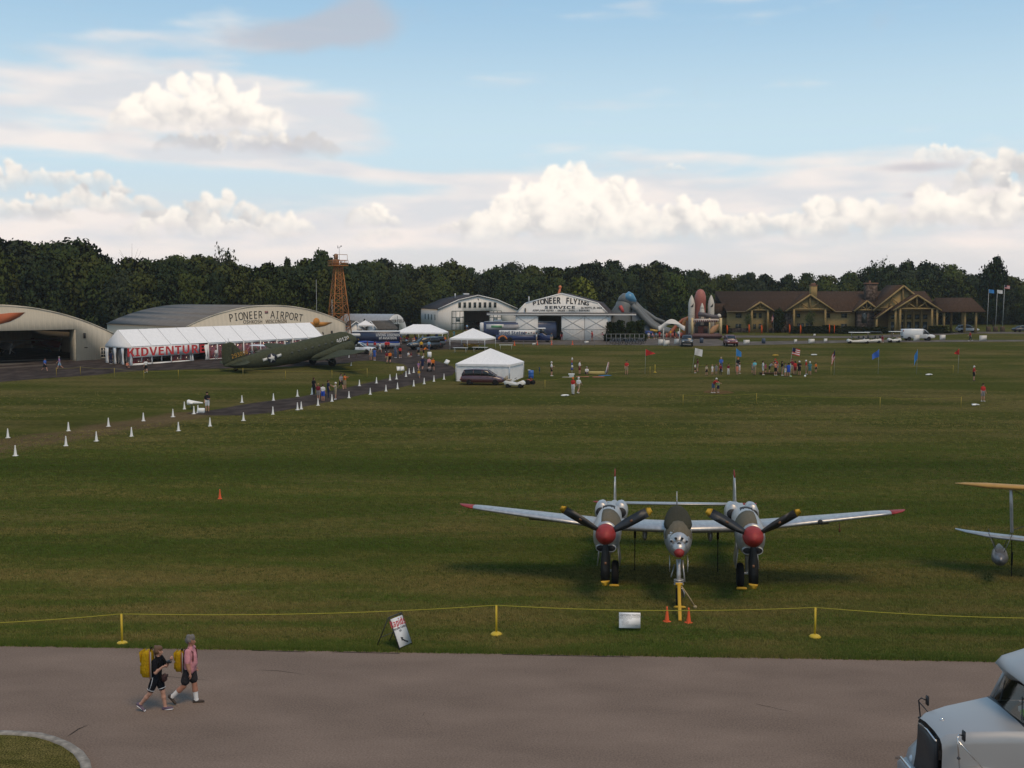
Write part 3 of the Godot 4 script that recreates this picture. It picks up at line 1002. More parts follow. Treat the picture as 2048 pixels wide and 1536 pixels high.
func make_hangars() -> void:
	var beige := worn(lin(0.60,0.515,0.39),0.7,0.16,9.0,0.0,0.0,Vector3(12,0.6,12))
	var grey_roof := worn(lin(0.20,0.185,0.17),0.85,0.2,6.0)
	var white := worn(lin(0.76,0.72,0.67),0.6,0.12,5.0,0.0,0.0,Vector3(8,0.7,8))
	var dark_roof := worn(lin(0.075,0.07,0.075),0.85,0.3,3.0)
	var black := mat(lin(0.015,0.014,0.014),0.7)
	var orange := mat(lin(0.50,0.20,0.03),0.7)
	var dkglass := mat(lin(0.02,0.024,0.028),0.15)
	var turn := deg_to_rad(44.0)
	var dx := Vector3(cos(turn),0,-sin(turn))
	var r0 := Vector3(-57.35,2.66,-162)
	var at := Vector3(r0.x,1.15,r0.z) - dx * 17.0
	var o := barrel_hangar("hangar","beige barrel-roofed hangar at left edge with wide open dark doorway",at,turn,34.0,30.0,3.75,8.0,-11.6,11.5,4.6,beige,grey_roof)
	var fl := st()
	box(fl,Vector3(0,-0.2,-15.0),Vector3(33.4,0.5,29.4))
	put("floor",fl,worn(lin(0.12,0.105,0.09),0.8,0.3,4.0),o)
	var wing := st()
	slab(wing,PackedVector2Array([Vector2(0.3,0.9),Vector2(3.6,1.25),Vector2(5.6,1.3),Vector2(4.9,0.75),Vector2(3.6,0.1),Vector2(1.8,-0.35),Vector2(0.4,-0.4),Vector2(-0.4,-0.4),Vector2(-1.8,-0.35),Vector2(-3.6,0.1),Vector2(-4.9,0.75),Vector2(-5.6,1.3),Vector2(-3.6,1.25),Vector2(-0.3,0.9)]),0.0,0.05,Transform3D(Basis.IDENTITY,Vector3(-1.0,5.75,0.0)))
	put("wing_emblem",wing,mat(lin(0.42,0.10,0.03),0.7),o)
	var lamp := st()
	cbox(lamp,Vector3(12.7,3.7,0.14),Vector3(0.28,0.75,0.26),0.04)
	put("wall_lamp",lamp,black,o)
	var plate := st()
	box(plate,Vector3(12.9,2.0,0.02),Vector3(0.45,0.12,0.04))
	put("name_plate",plate,black,o)
	window(o,Vector3(15.6,1.2,0.03),1.3,1.5,beige,dkglass,3,3)
	var jamb := st()
	box(jamb,Vector3(11.41,1.65,-0.9),Vector3(0.16,5.85,1.75))
	put("door_jamb",jamb,worn(lin(0.50,0.42,0.30),0.7,0.2,3.0),o)
	var l0 := Vector3(-49.28,2.24,-171)
	at = Vector3(l0.x,1.9,l0.z) + dx * 14.6
	o = barrel_hangar("hangar","beige arched hangar lettered PIONEER AIRPORT with orange winged emblem",at,turn,29.2,28.0,3.85,6.95,0.0,0.0,3.4,beige,grey_roof)
	var curve := func(x: float) -> float:
		return 5.55 - 0.0125 * (x + 1.3) * (x + 1.3)
	arched_text("PIONEER",1.18,"Droid Sans",false,black,o,-7.6,-1.5,curve,0.03,0.85)
	arched_text("AIRPORT",1.18,"Droid Sans",false,black,o,-0.1,6.1,curve,0.03,0.85)
	lettering("letter","OSHKOSH",0.56,"Droid Sans",false,black,o,Transform3D(Basis.IDENTITY,Vector3(-3.3,4.45,0.03)),1.0)
	lettering("letter","WISCONSIN",0.56,"Droid Sans",false,black,o,Transform3D(Basis.IDENTITY,Vector3(1.0,4.45,0.03)),0.95)
	lettering("letter","ELEVATION 808 FT",0.36,"Droid Sans",false,black,o,Transform3D(Basis.IDENTITY,Vector3(-1.4,3.75,0.03)),1.1)
	var fl2 := st()
	box(fl2,Vector3(-0.8,5.95,0.03),Vector3(0.62,0.4,0.04))
	put("flag_plate",fl2,mat(lin(0.25,0.12,0.11),0.6),o)
	var em := st()
	slab(em,PackedVector2Array([Vector2(-3.2,0.42),Vector2(-0.9,0.5),Vector2(0.9,0.5),Vector2(3.2,0.42),Vector2(1.8,-0.12),Vector2(0.6,-0.3),Vector2(-0.6,-0.3),Vector2(-1.8,-0.12)]),0.0,0.05,Transform3D(Basis.IDENTITY,Vector3(8.7,3.7,0.0)))
	lathe(em,[Vector2(0.01,0.0),Vector2(0.62,0.0),Vector2(0.62,0.07),Vector2(0.01,0.07)],Vector3(8.7,4.3,0.002),Vector3(0,0,1),18)
	put("winged_emblem",em,orange,o)
	var lamp2 := st()
	cbox(lamp2,Vector3(11.7,2.35,0.14),Vector3(0.28,0.75,0.26),0.04)
	put("wall_lamp",lamp2,black,o)
	var dr := st()
	box(dr,Vector3(12.9,0.5,0.03),Vector3(1.1,2.2,0.06))
	put("side_door",dr,worn(lin(0.45,0.38,0.28),0.6,0.2,2.0),o)
	var ac := st()
	cbox(ac,Vector3(-14.75,3.1,-13.5),Vector3(0.5,0.5,0.8),0.04)
	put("air_conditioner",ac,black,o)
	window(o,Vector3(-14.62,3.0,-16.0),1.6,0.5,beige,dkglass,2,1,Basis(Vector3.UP,-PI / 2))
	window(o,Vector3(-14.62,3.0,-7.0),1.6,0.5,beige,dkglass,2,1,Basis(Vector3.UP,-PI / 2))

	var c0 := Vector3(-8.09,2.4,-267.97)
	o = thing("hangar","white gambrel hangar with row of eight windows over an open doorway","hangar",Vector3(c0.x,2.4,c0.z),deg_to_rad(15.0))
	var gp := gambrel(19.4,5.0,4.7,7.15,8.2)
	var poly := [Vector2(-9.7,-0.4),Vector2(-3.4,-0.4),Vector2(-3.4,4.55),Vector2(2.75,4.55),Vector2(2.75,-0.4),Vector2(9.7,-0.4)]
	poly.append_array(gp)
	wall_poly("wall",poly,white,o,0.25)
	var back := [Vector2(-9.7,-0.4),Vector2(9.7,-0.4)]
	back.append_array(gp)
	wall_poly("wall",back,white,o,0.25,Transform3D(Basis.IDENTITY,Vector3(0,0,-21.75)))
	for sx in [-1,1]:
		var s := st()
		box(s,Vector3(sx * 9.575,2.3,-11.0),Vector3(0.25,5.4,21.49))
		put("wall",s,white,o)
	gambrel_roof(gp,0.25,-22.2,dark_roof,o)
	var trim := st()
	for k in 4:
		var a: Vector2 = gp[k] + Vector2(0,0.02)
		var b: Vector2 = gp[k + 1] + Vector2(0,0.02)
		tube(trim,Vector3(a.x,a.y,0.27),Vector3(b.x,b.y,0.27),0.13,0.13,4)
	put("fascia",trim,white,o)
	for k in 8:
		window(o,Vector3(-4.45 + k * 1.235,5.95,0.04),0.62,1.25,mat(lin(0.10,0.12,0.11),0.6),dkglass,2,3)
	for k in 4:
		window(o,Vector3(-9.72,3.0,-3.4 - k * 4.2),0.7,1.35,mat(lin(0.10,0.12,0.11),0.6),dkglass,2,3,Basis(Vector3.UP,-PI / 2))
	for d in [[-4.9,2.9],[4.25,2.9]]:
		var s := st()
		box(s,Vector3(d[0],2.1,0.09),Vector3(d[1],4.85,0.1))
		var door := put("sliding_door",s,white,o)
		var g := st()
		for k in 4:
			box(g,Vector3(d[0] - d[1] / 2 + d[1] * k / 3.0,2.1,0.155),Vector3(0.13,4.85,0.03))
		for k in 4:
			box(g,Vector3(d[0],0.1 + k * 1.47,0.152),Vector3(d[1],0.13,0.022))
		put("door_muntins",g,mat(lin(0.05,0.075,0.06),0.7),door)
		var p := st()
		box(p,Vector3(d[0] - 0.05,2.55,0.16),Vector3(0.95,1.0,0.05))
		put("door_window",p,mat(lin(0.12,0.14,0.14),0.3),door)
	var fan_ := st()
	box(fan_,Vector3(0.05,7.3,0.03),Vector3(0.18,0.45,0.05),Basis(Vector3(0,0,1),0.4))
	put("peak_bracket",fan_,black,o)
	var vent := st()
	tube(vent,Vector3(-3.6,7.6,-9),Vector3(-3.6,8.7,-9),0.17)
	cbox(vent,Vector3(-0.4,8.5,-11.0),Vector3(1.4,0.5,0.9),0.05)
	put("roof_vent",vent,mat(lin(0.45,0.45,0.45),0.5),o)
	var floor_ := st()
	box(floor_,Vector3(0,-0.12,-11),Vector3(19,0.3,21.4))
	put("floor",floor_,worn(lin(0.10,0.09,0.085),0.8,0.3,4.0),o)

	var p0 := Vector3(9.08,2.39,-206.42)
	o = thing("hangar","white gambrel hangar lettered PIONEER FLYING SERVICE above sliding doors","hangar",Vector3(p0.x,2.35,p0.z),deg_to_rad(-8.0))
	gp = gambrel(16.6,4.95,6.6,6.7,8.45)
	poly = [Vector2(-8.5,-0.4),Vector2(-4.3,-0.4),Vector2(-4.3,4.45),Vector2(-0.05,4.45),Vector2(-0.05,-0.4),Vector2(8.3,-0.4)]
	poly.append_array(gp)
	poly.append(Vector2(-8.5,4.9))
	wall_poly("wall",poly,white,o,0.25)
	back = [Vector2(-8.3,-0.4),Vector2(8.3,-0.4)]
	back.append_array(gp)
	wall_poly("wall",back,white,o,0.25,Transform3D(Basis.IDENTITY,Vector3(0,0,-17.75)))
	for sx in [-1,1]:
		var s := st()
		box(s,Vector3(sx * 8.175,2.27,-9.0),Vector3(0.25,5.34,17.49))
		put("wall",s,white,o)
	gambrel_roof(gp,-0.26,-18.1,worn(lin(0.10,0.085,0.085),0.85,0.3,3.0),o,0.7)
	var cop := st()
	for k in 4:
		var a: Vector2 = gp[k] + Vector2(0,0.05)
		var b: Vector2 = gp[k + 1] + Vector2(0,0.05)
		tube(cop,Vector3(a.x,a.y,-0.1),Vector3(b.x,b.y,-0.1),0.17,0.17,4)
	put("parapet_coping",cop,white,o)
	var track := st()
	cbox(track,Vector3(-0.1,4.72,0.3),Vector3(27.4,0.34,0.5),0.03)
	var tr := put("door_track",track,mat(lin(0.62,0.58,0.54),0.6),o)
	var hood := st()
	box(hood,Vector3(-0.1,4.98,0.2),Vector3(27.5,0.1,0.75),Basis(Vector3(1,0,0),0.18))
	put("track_hood",hood,worn(lin(0.13,0.115,0.11),0.8,0.3,2.0),tr)
	for d in [[-6.35,4.0],[2.1,4.2],[6.35,4.2]]:
		var s := st()
		cbox(s,Vector3(d[0],2.05,0.12),Vector3(d[1] - 0.03,4.75,0.1),0.02)
		var door := put("sliding_door",s,white,o)
		var g := st()
		var wd: float = d[1] - 0.06
		for y in [[-0.25,2.0],[2.0,4.35]]:
			tube(g,Vector3(d[0] - wd / 2,y[0],0.185),Vector3(d[0] + wd / 2,y[1],0.185),0.055,0.055,4)
			tube(g,Vector3(d[0] + wd / 2,y[0],0.187),Vector3(d[0] - wd / 2,y[1],0.187),0.055,0.055,4)
		box(g,Vector3(d[0],2.03,0.183),Vector3(wd,0.14,0.03))
		put("door_bracing",g,worn(lin(0.55,0.52,0.48),0.6,0.1,3.0),door)
	var lettm := mat(lin(0.030,0.024,0.022),0.7)
	var arch := func(x: float) -> float:
		return 6.62 + 0.66 * (1.0 - pow((x + 0.3) / 5.4,2.0))
	var size := func(x: float) -> float:
		return 0.58 + 0.60 * (1.0 - pow((x + 0.3) / 5.4,2.0))
	arched_text("PIONEER",0.98,"Droid Sans",true,lettm,o,-5.4,-0.2,arch,0.03,0.95,0.6,size)
	arched_text("FLYING",0.98,"Droid Sans",true,lettm,o,0.75,5.0,arch,0.03,0.95,0.6,size)
	lettering("letter","SERVICE",0.50,"Droid Sans",true,lettm,o,Transform3D(Basis.IDENTITY,Vector3(-0.3,6.02,0.03)),2.1)
	lettering("letter","AIRPLANE RIDES  -  SALES  -  FUEL  -  REPAIRS",0.32,"Droid Sans",true,lettm,o,Transform3D(Basis.IDENTITY,Vector3(-0.1,5.45,0.03)),1.12)
	lettering("letter","AL WITTS, JR. MGR",0.32,"Droid Sans",true,lettm,o,Transform3D(Basis.IDENTITY,Vector3(5.5,5.95,0.03)),1.0)
	lamp = st()
	cbox(lamp,Vector3(-6.7,5.55,0.12),Vector3(0.22,0.7,0.2),0.04)
	put("wall_lamp",lamp,black,o)
	vent = st()
	tube(vent,Vector3(-6.4,6.5,-3),Vector3(-6.4,8.0,-3),0.13)
	put("stove_pipe",vent,mat(lin(0.4,0.4,0.4),0.5),o)
	floor_ = st()
	box(floor_,Vector3(0,-0.12,-9),Vector3(16,0.3,17.4))
	put("floor",floor_,worn(lin(0.10,0.09,0.085),0.8,0.3,4.0),o)
	var ws := thing("windsock","orange windsock on pole above the lettered gambrel hangar's ridge","windsock",Vector3(8.89,10.63,-209))
	var sp := st()
	tube(sp,Vector3(0,-1.2,0),Vector3(0,1.2,0),0.04)
	put("pole",sp,black,ws)
	sp = st()
	loft(sp,[ring(Vector3(0.0,1.2,0),Vector3(0.2,0.05,0),Vector3(0,0,0.24),10),ring(Vector3(-0.12,0.6,0.1),Vector3(0.26,0.05,0),Vector3(0,0,0.26),10),ring(Vector3(-0.34,0.05,0.2),Vector3(0.17,0.08,0),Vector3(0,0,0.17),10)],false,false)
	ball(sp,Vector3(0.02,1.45,0),Vector3(0.3,0.32,0.28))
	put("sock",sp,mat(lin(0.62,0.20,0.10),0.8),ws)

	var q0 := Vector3(-23.32,2.4,-227.18)
	o = thing("quonset_hut","grey round-topped quonset hut with white lettered arch front","hut",Vector3(q0.x,2.3,q0.z),deg_to_rad(66.0))
	var sk := arc_pts(8.6,0.0,4.5,24)
	var s2 := st()
	var ribs := []
	for k in 36:
		var rr := PackedVector3Array()
		for p in sk:
			var bump := 1.0 + (0.008 if k % 2 == 0 else 0.0)
			rr.append(Vector3(p.x * bump,p.y * bump,-k * 0.33))
		ribs.append(rr)
	for k in 35:
		for j in 24:
			quad(s2,ribs[k][j],ribs[k + 1][j],ribs[k + 1][j + 1],ribs[k][j + 1])
	put("shell",s2,worn(lin(0.36,0.36,0.36),0.45,0.2,3.0),o)
	poly = [Vector2(-4.25,0),Vector2(-1.1,0),Vector2(-1.1,2.5),Vector2(1.1,2.5),Vector2(1.1,0),Vector2(4.25,0)]
	poly.append_array(arc_pts(8.55,0.05,4.47,24))
	wall_poly("front_wall",poly,white,o,0.15,Transform3D(Basis.IDENTITY,Vector3(0,0,0.05)))
	wall_poly("back_wall",arc_pts(8.5,0.0,4.45,24),white,o,0.1,Transform3D(Basis.IDENTITY,Vector3(0,0,-11.4)))
	lettering("letter","PETER FIELD",0.62,"Droid Sans",true,black,o,Transform3D(Basis.IDENTITY,Vector3(0,3.1,0.07)),1.25)
	var s3 := st()
	box(s3,Vector3(0,0.9,-0.5),Vector3(0.6,0.7,0.1))
	put("door_notice",s3,white,o)

	for h in [["little white gable-fronted cottage beside the quonset hut's flank",Vector3(-29.97,2.4,-216.2),3.6,5.5,20.0],["little white cottage with grey shingle roof in front of the quonset hut",Vector3(-26.9,2.4,-216.2),3.4,5.0,-38.0]]:
		o = thing("cottage",h[0],"cottage",Vector3(h[1].x,2.3,h[1].z),deg_to_rad(h[4]))
		var w: float = h[2]
		var gpts := [Vector2(w / 2,1.9),Vector2(0,3.3),Vector2(-w / 2,1.9)]
		poly = [Vector2(-w / 2,-0.2),Vector2(w / 2,-0.2)]
		poly.append_array(gpts)
		wall_poly("wall",poly,white,o,0.15)
		wall_poly("wall",poly,white,o,0.15,Transform3D(Basis.IDENTITY,Vector3(0,0,-h[3] + 0.15)))
		for sx in [-1,1]:
			var s := st()
			box(s,Vector3(sx * (w / 2 - 0.07),0.85,-h[3] / 2),Vector3(0.14,2.1,h[3] - 0.31))
			put("wall",s,white,o)
		gambrel_roof(gpts,0.3,-h[3] - 0.3,worn(lin(0.15,0.135,0.12),0.9,0.4,1.5),o,0.35,0.12)
		var s := st()
		box(s,Vector3(0.75,0.8,0.02),Vector3(0.8,1.9,0.04))
		put("door",s,mat(lin(0.14,0.13,0.12),0.6),o)
		var tr2 := st()
		for k in 2:
			tube(tr2,Vector3(gpts[k].x,gpts[k].y,0.32),Vector3(gpts[k + 1].x,gpts[k + 1].y,0.32),0.09,0.09,4)
		put("fascia",tr2,mat(lin(0.7,0.68,0.64),0.6),o)
	make_tree("cypress_tree","small dark pointed tree between the two white cottages",7,Vector3(-29.62,2.3,-226.0),3.6,1.5,0.0,leaf_mat(lin(0.03,0.045,0.018)),"")

	var t0 := Vector3(-31.83,2.3,-207.0)
	o = thing("lattice_tower","tall orange steel lattice beacon tower with railed platform and weather mast","tower",t0,0.5)
	var steel := worn(lin(0.56,0.20,0.04),0.75,0.3,1.0)
	var hb := 1.9
	var ht := 0.62
	var H := 13.6
	for sx in [-1,1]:
		for sz in [-1,1]:
			var s := st()
			tube(s,Vector3(sx * hb,0,sz * hb),Vector3(sx * ht,H,sz * ht),0.10,0.08,6)
			put("leg",s,steel,o)
	var levels := [0.0,2.6,4.9,6.9,8.6,10.1,11.4,12.5,13.5]
	for side in 4:
		var b := Basis(Vector3.UP,side * PI / 2)
		for k in levels.size() - 1:
			var y0: float = levels[k]
			var y1: float = levels[k + 1]
			var w0 := lerpf(hb,ht,y0 / H)
			var w1 := lerpf(hb,ht,y1 / H)
			var s := st()
			tube(s,b * Vector3(-w0,y0,w0),b * Vector3(w1,y1,w1),0.045,0.045,4)
			tube(s,b * Vector3(w0,y0,w0),b * Vector3(-w1,y1,w1),0.045,0.045,4)
			tube(s,b * Vector3(-w1,y1,w1),b * Vector3(w1,y1,w1),0.05,0.05,4)
			put("cross_brace",s,steel,o)
	var deck := st()
	box(deck,Vector3(0,H + 0.08,0),Vector3(2.9,0.16,2.9))
	put("platform",deck,steel,o)
	var rail := st()
	for side in 4:
		var b := Basis(Vector3.UP,side * PI / 2)
		for y in [0.55,1.05]:
			tube(rail,b * Vector3(-1.42,H + y,1.42),b * Vector3(1.42,H + y,1.42),0.04,0.04,4)
		for x in [-1.42,-0.7,0.0,0.7]:
			tube(rail,b * Vector3(x,H + 0.1,1.42),b * Vector3(x,H + 1.05,1.42),0.04,0.04,4)
	put("railing",rail,steel,o)
	var cage := st()
	cbox(cage,Vector3(-0.55,H + 0.7,0.1),Vector3(0.9,1.1,0.9),0.05)
	lathe(cage,[Vector2(0.35,0),Vector2(0.42,0.3),Vector2(0.4,0.8),Vector2(0.2,1.0)],Vector3(-0.4,H + 1.25,0),Vector3.UP,10)
	put("beacon",cage,worn(lin(0.30,0.13,0.05),0.6,0.4,1.0),o)
	var hoop := st()
	tube(hoop,Vector3(1.35,H + 1.05,1.2),Vector3(1.35,H + 2.05,1.2),0.04,0.04,4)
	tube(hoop,Vector3(-0.9,H + 2.1,1.2),Vector3(1.35,H + 2.05,1.2),0.05,0.05,4)
	tube(hoop,Vector3(-0.9,H + 2.1,1.2),Vector3(-0.9,H + 1.05,1.2),0.04,0.04,4)
	put("hoist_frame",hoop,mat(lin(0.5,0.33,0.22),0.6),o)
	var mast := st()
	tube(mast,Vector3(0.25,H + 1.0,0),Vector3(0.25,H + 3.6,0),0.035,0.03,5)
	tube(mast,Vector3(-0.05,H + 3.25,0),Vector3(0.6,H + 3.5,0),0.03,0.03,5)
	box(mast,Vector3(-0.02,H + 3.5,0),Vector3(0.1,0.45,0.05))
	box(mast,Vector3(0.62,H + 3.65,0),Vector3(0.3,0.18,0.04))
	put("weather_mast",mast,mat(lin(0.12,0.12,0.13),0.5),o)
	var lad := st()
	for sx in [-0.2,0.2]:
		tube(lad,Vector3(sx,0,hb + 0.02),Vector3(sx,H,ht + 0.05),0.03,0.03,4)
	for k in 34:
		var y := 0.3 + k * 0.39
		var z := lerpf(hb,ht,y / H) + 0.03
		tube(lad,Vector3(-0.2,y,z),Vector3(0.2,y,z),0.022,0.022,4)
	put("ladder",lad,steel,o)
	var wp := st()
	tube(wp,Vector3(0,0,0),Vector3(0,7.5,0),0.05,0.03,6)
	solo("pole",wp,mat(lin(0.55,0.53,0.5),0.5),"thin white pole just left of the orange lattice tower","pole",Vector3(-32.87,2.3,-206.0))
	wp = st()
	tube(wp,Vector3(0,4,0),Vector3(0,11.3,0),0.035,0.02,6)
	tube(wp,Vector3(0,0,0),Vector3(0,4,0),0.05,0.035,6)
	solo("pole",wp,mat(lin(0.45,0.45,0.45),0.5),"slim grey mast against the dark wood above the emblem hangar","pole",Vector3(-37.09,2.3,-214.0))
	wp = st()
	tube(wp,Vector3(0,0,0),Vector3(0,4.2,0),0.06,0.045,6)
	solo("pole",wp,mat(lin(0.05,0.05,0.05),0.5),"dark post beside the quonset hut's doorway","pole",Vector3(-22.59,2.4,-222.0))
	wp = st()
	tube(wp,Vector3(0,0,0),Vector3(0,3.6,0),0.06,0.05,6)
	cbox(wp,Vector3(0,3.6,0.1),Vector3(0.3,0.15,0.5),0.03)
	solo("lamp_post",wp,mat(lin(0.05,0.05,0.05),0.5),"dark lamp post in front of the white hangar's left door","lamp post",Vector3(-10.45,2.4,-240.0))

func truss_gable(o: Node3D,cx: float,z: float,half: float,eave: float,peak: float,depth: float,timber: Material,roof_m: Material,infill: Material,posts: Array,base := 0.0) -> void:
	var gpts := [Vector2(cx + half,eave),Vector2(cx,peak),Vector2(cx - half,eave)]
	var e := st()
	for sx in [-1,1]:
		slab(e,PackedVector2Array([Vector2(cx,peak + 0.28),Vector2(cx + sx * (half + 0.25),eave + 0.02),Vector2(cx + sx * (half + 0.25),eave - 0.2),Vector2(cx,peak + 0.02)]),z - depth,z + 0.35)
	var rf := put("roof",e,roof_m,o)
	var rk := st()
	for sx in [-1,1]:
		var a := Vector3(cx,peak + 0.05,z + 0.42)
		var b := Vector3(cx + sx * (half + 0.3),eave - 0.05,z + 0.42)
		tube(rk,a,b,0.2,0.2,6)
	put("bargeboard",rk,timber,rf)
	var tb := st()
	var w := half * 0.82
	var y := eave + (peak - eave) * 0.12
	tube(tb,Vector3(cx - w,y,z),Vector3(cx + w,y,z),0.19,0.19,6)
	tube(tb,Vector3(cx,y,z),Vector3(cx,peak - 0.1,z),0.16,0.16,6)
	for sx in [-1,1]:
		tube(tb,Vector3(cx,y + 0.05,z),Vector3(cx + sx * half * 0.42,lerpf(peak,eave,0.42) - 0.1,z),0.13,0.13,6)
		tube(tb,Vector3(cx + sx * half * 0.5,y,z),Vector3(cx + sx * half * 0.3,lerpf(peak,eave,0.3),z),0.11,0.11,6)
	put("truss",tb,timber,o)
	if infill:
		var s := st()
		slab(s,PackedVector2Array(gpts),z - 0.5,z - 0.4)
		put("gable_wall",s,infill,o)
	for x in posts:
		var s := st()
		tube(s,Vector3(x,base,z),Vector3(x,y,z),0.27,0.24,8)
		put("post",s,timber,o)

func make_lodge() -> void:
	var D := 250.0
	var wall := worn(lin(0.38,0.26,0.11),0.85,0.15,3.0)
	var timber := worn(lin(0.38,0.265,0.115),0.8,0.3,1.5)
	var shingle := worn(lin(0.088,0.054,0.036),0.95,0.35,2.5,0.0,0.5)
	var stone := worn(lin(0.26,0.185,0.145),0.9,0.75,3.4,0.0,0.8)
	var dk := mat(lin(0.03,0.034,0.03),0.15)
	var frame := mat(lin(0.10,0.09,0.05),0.7)
	var x_of := func(px: float) -> float:
		return (px - 1024.0) / 2250.0 * D
	var o := thing("lodge","long tan two-storey lodge with brown shingle roof and timber truss gables","lodge",Vector3(0,2.4,-D),0.0)
	var xl: float = x_of.call(1455.0)
	var xr: float = x_of.call(1868.0)
	var s := st()
	box(s,Vector3((xl + xr) / 2,2.4,-6.5),Vector3(xr - xl,4.9,13.0))
	put("wall",s,wall,o)
	s = st()
	var cx := (xl + xr) / 2
	box(s,Vector3((xl + x_of.call(1575.0)) / 2,0.4,0.1),Vector3(x_of.call(1575.0) - xl,1.1,0.2))
	put("stone_base",s,stone,o)
	s = st()
	var gp := PackedVector2Array([Vector2(1.0,4.75),Vector2(-6.5,9.15),Vector2(-14.0,4.75),Vector2(-14.0,4.55),Vector2(-6.5,8.92),Vector2(1.0,4.55)])
	var rings := []
	for e in [[xl - 0.5,xl - 1.7],[xr + 0.9,xr + 0.1]]:
		var r := PackedVector3Array()
		for p in gp:
			var t := clampf((p.y - 4.6) / 4.5,0.0,1.0)
			r.append(Vector3(lerpf(e[0],e[1],t),p.y,p.x))
		rings.append(r)
	loft(s,rings)
	var roof := put("roof",s,shingle,o)
	s = st()
	for sx in [xl,xr]:
		slab(s,PackedVector2Array([Vector2(0,4.8),Vector2(-6.5,8.9),Vector2(-13,4.8)]),-0.1,0.1,Transform3D(Basis(Vector3(0,0,1),Vector3.UP,Vector3(1,0,0)),Vector3(sx,0,0)))
	put("gable_wall",s,wall,o)
	s = st()
	tube(s,Vector3(xl - 0.55,4.6,1.05),Vector3(xr + 0.8,4.6,1.05),0.10,0.10,5)
	put("gutter",s,mat(lin(0.20,0.14,0.07),0.6),roof)
	s = st()
	cbox(s,Vector3(x_of.call(1633.0),9.0,-3.6),Vector3(1.45,2.6,1.3),0.05)
	var ch := put("chimney",s,wall,roof)
	s = st()
	cbox(s,Vector3(x_of.call(1748.0),8.4,-3.2),Vector3(2.5,4.6,1.7),0.08)
	ch = put("chimney",s,stone,roof)
	s = st()
	cbox(s,Vector3(x_of.call(1633.0),10.42,-3.6),Vector3(1.65,0.25,1.5),0.04)
	cbox(s,Vector3(x_of.call(1633.0),10.75,-3.6),Vector3(0.9,0.4,0.8),0.04)
	cbox(s,Vector3(x_of.call(1748.0),10.85,-3.2),Vector3(2.8,0.3,2.0),0.04)
	tube(s,Vector3(x_of.call(1746.0),10.9,-3.2),Vector3(x_of.call(1746.0),11.5,-3.2),0.25,0.22,8)
	put("chimney_cap",s,mat(lin(0.20,0.11,0.075),0.8),roof)
	for w in [1476.0,1507.0,1518.0,1653.0,1687.0]:
		var ww := 0.62 if w in [1507.0,1518.0] else 1.3
		window(o,Vector3(x_of.call(w),3.75,0.06 if not w in [1507.0,1518.0] else 0.86),ww,1.05,frame,dk,2,2)
	for w in [1476.0,1507.0,1518.0,1687.0]:
		var ww := 0.62 if w in [1507.0,1518.0] else 1.3
		window(o,Vector3(x_of.call(w),1.35,0.06 if not w in [1507.0,1518.0] else 0.86),ww,1.15,frame,dk,2,2)
	s = st()
	box(s,Vector3(x_of.call(1514.0),2.4,0.4),Vector3(4.2,4.9,0.8))
	put("bay_wall",s,wall,o)
	truss_gable(o,x_of.call(1515.0),1.9,2.75,4.75,6.65,6.5,timber,shingle,wall,[x_of.call(1499.0),x_of.call(1531.0)])
	s = st()
	box(s,Vector3(x_of.call(1612.0),2.4,0.35),Vector3(7.2,4.9,0.7))
	put("bay_wall",s,wall,o)
	truss_gable(o,x_of.call(1612.0),2.6,5.1,4.75,8.3,9.5,timber,shingle,wall,[x_of.call(1581.0),x_of.call(1643.0)])
	for w in [1595.0,1602.5,1612.0,1619.5]:
		window(o,Vector3(x_of.call(w),1.45,0.76),0.68,1.25,frame,dk,1,2)
	window(o,Vector3(x_of.call(1594.0),3.75,0.76),0.8,0.9,frame,dk,1,2)
	s = st()
	box(s,Vector3(x_of.call(1570.5),2.0,0.6),Vector3(2.7,4.4,1.2))
	put("stone_pier",s,stone,o)
	s = st()
	box(s,Vector3(x_of.call(1725.0),2.6,1.0),Vector3(3.6,5.2,2.0))
	var tp := put("stone_bay",s,stone,o)
	truss_gable(o,x_of.call(1725.0),2.3,2.55,4.75,6.9,7.0,timber,shingle,stone,[])
	s = st()
	var aw := [Vector2(-0.62,2.1),Vector2(0.62,2.1)]
	aw.append_array(arc_pts(1.24,3.9,4.4,10))
	slab(s,PackedVector2Array(aw),2.0,2.06,Transform3D(Basis.IDENTITY,Vector3(x_of.call(1722.0),0,0)))
	put("arched_window",s,dk,o)
	var ex: float = x_of.call(1793.0)
	truss_gable(o,ex,3.4,6.3,4.9,10.2,11.0,timber,shingle,wall,[])
	var fx: float = x_of.call(1811.0)
	truss_gable(o,fx,6.4,4.9,4.95,8.15,9.0,timber,shingle,null,[x_of.call(1770.0),x_of.call(1779.0),x_of.call(1841.0),x_of.call(1851.0)])
	s = st()
	box(s,Vector3(fx,2.5,2.6),Vector3(9.6,5.0,0.3))
	put("entrance_wall",s,worn(lin(0.30,0.21,0.09),0.8,0.2,2.0),o)
	for k in 5:
		var x := fx - 3.8 + k * 1.75
		window(o,Vector3(x,1.25,2.8),1.15,2.5,timber,dk,1,1)
		window(o,Vector3(x,3.5,2.8),1.15,1.2,timber,dk,1,1)
	for k in 4:
		s = st()
		tube(s,Vector3(fx - 2.92 + k * 1.75,0,3.0),Vector3(fx - 2.92 + k * 1.75,5.0,3.0),0.22,0.2,8)
		put("post",s,timber,o)
	s = st()
	slab(s,PackedVector2Array([Vector2(x_of.call(1768.0),6.0),Vector2(x_of.call(1735.0),3.3),Vector2(x_of.call(1735.0),3.05),Vector2(x_of.call(1768.0),5.7)]),1.6,5.4)
	put("porch_roof",s,shingle,o)
	s = st()
	tube(s,Vector3(x_of.call(1735.0),3.2,5.45),Vector3(x_of.call(1767.0),5.85,5.45),0.16,0.16,6)
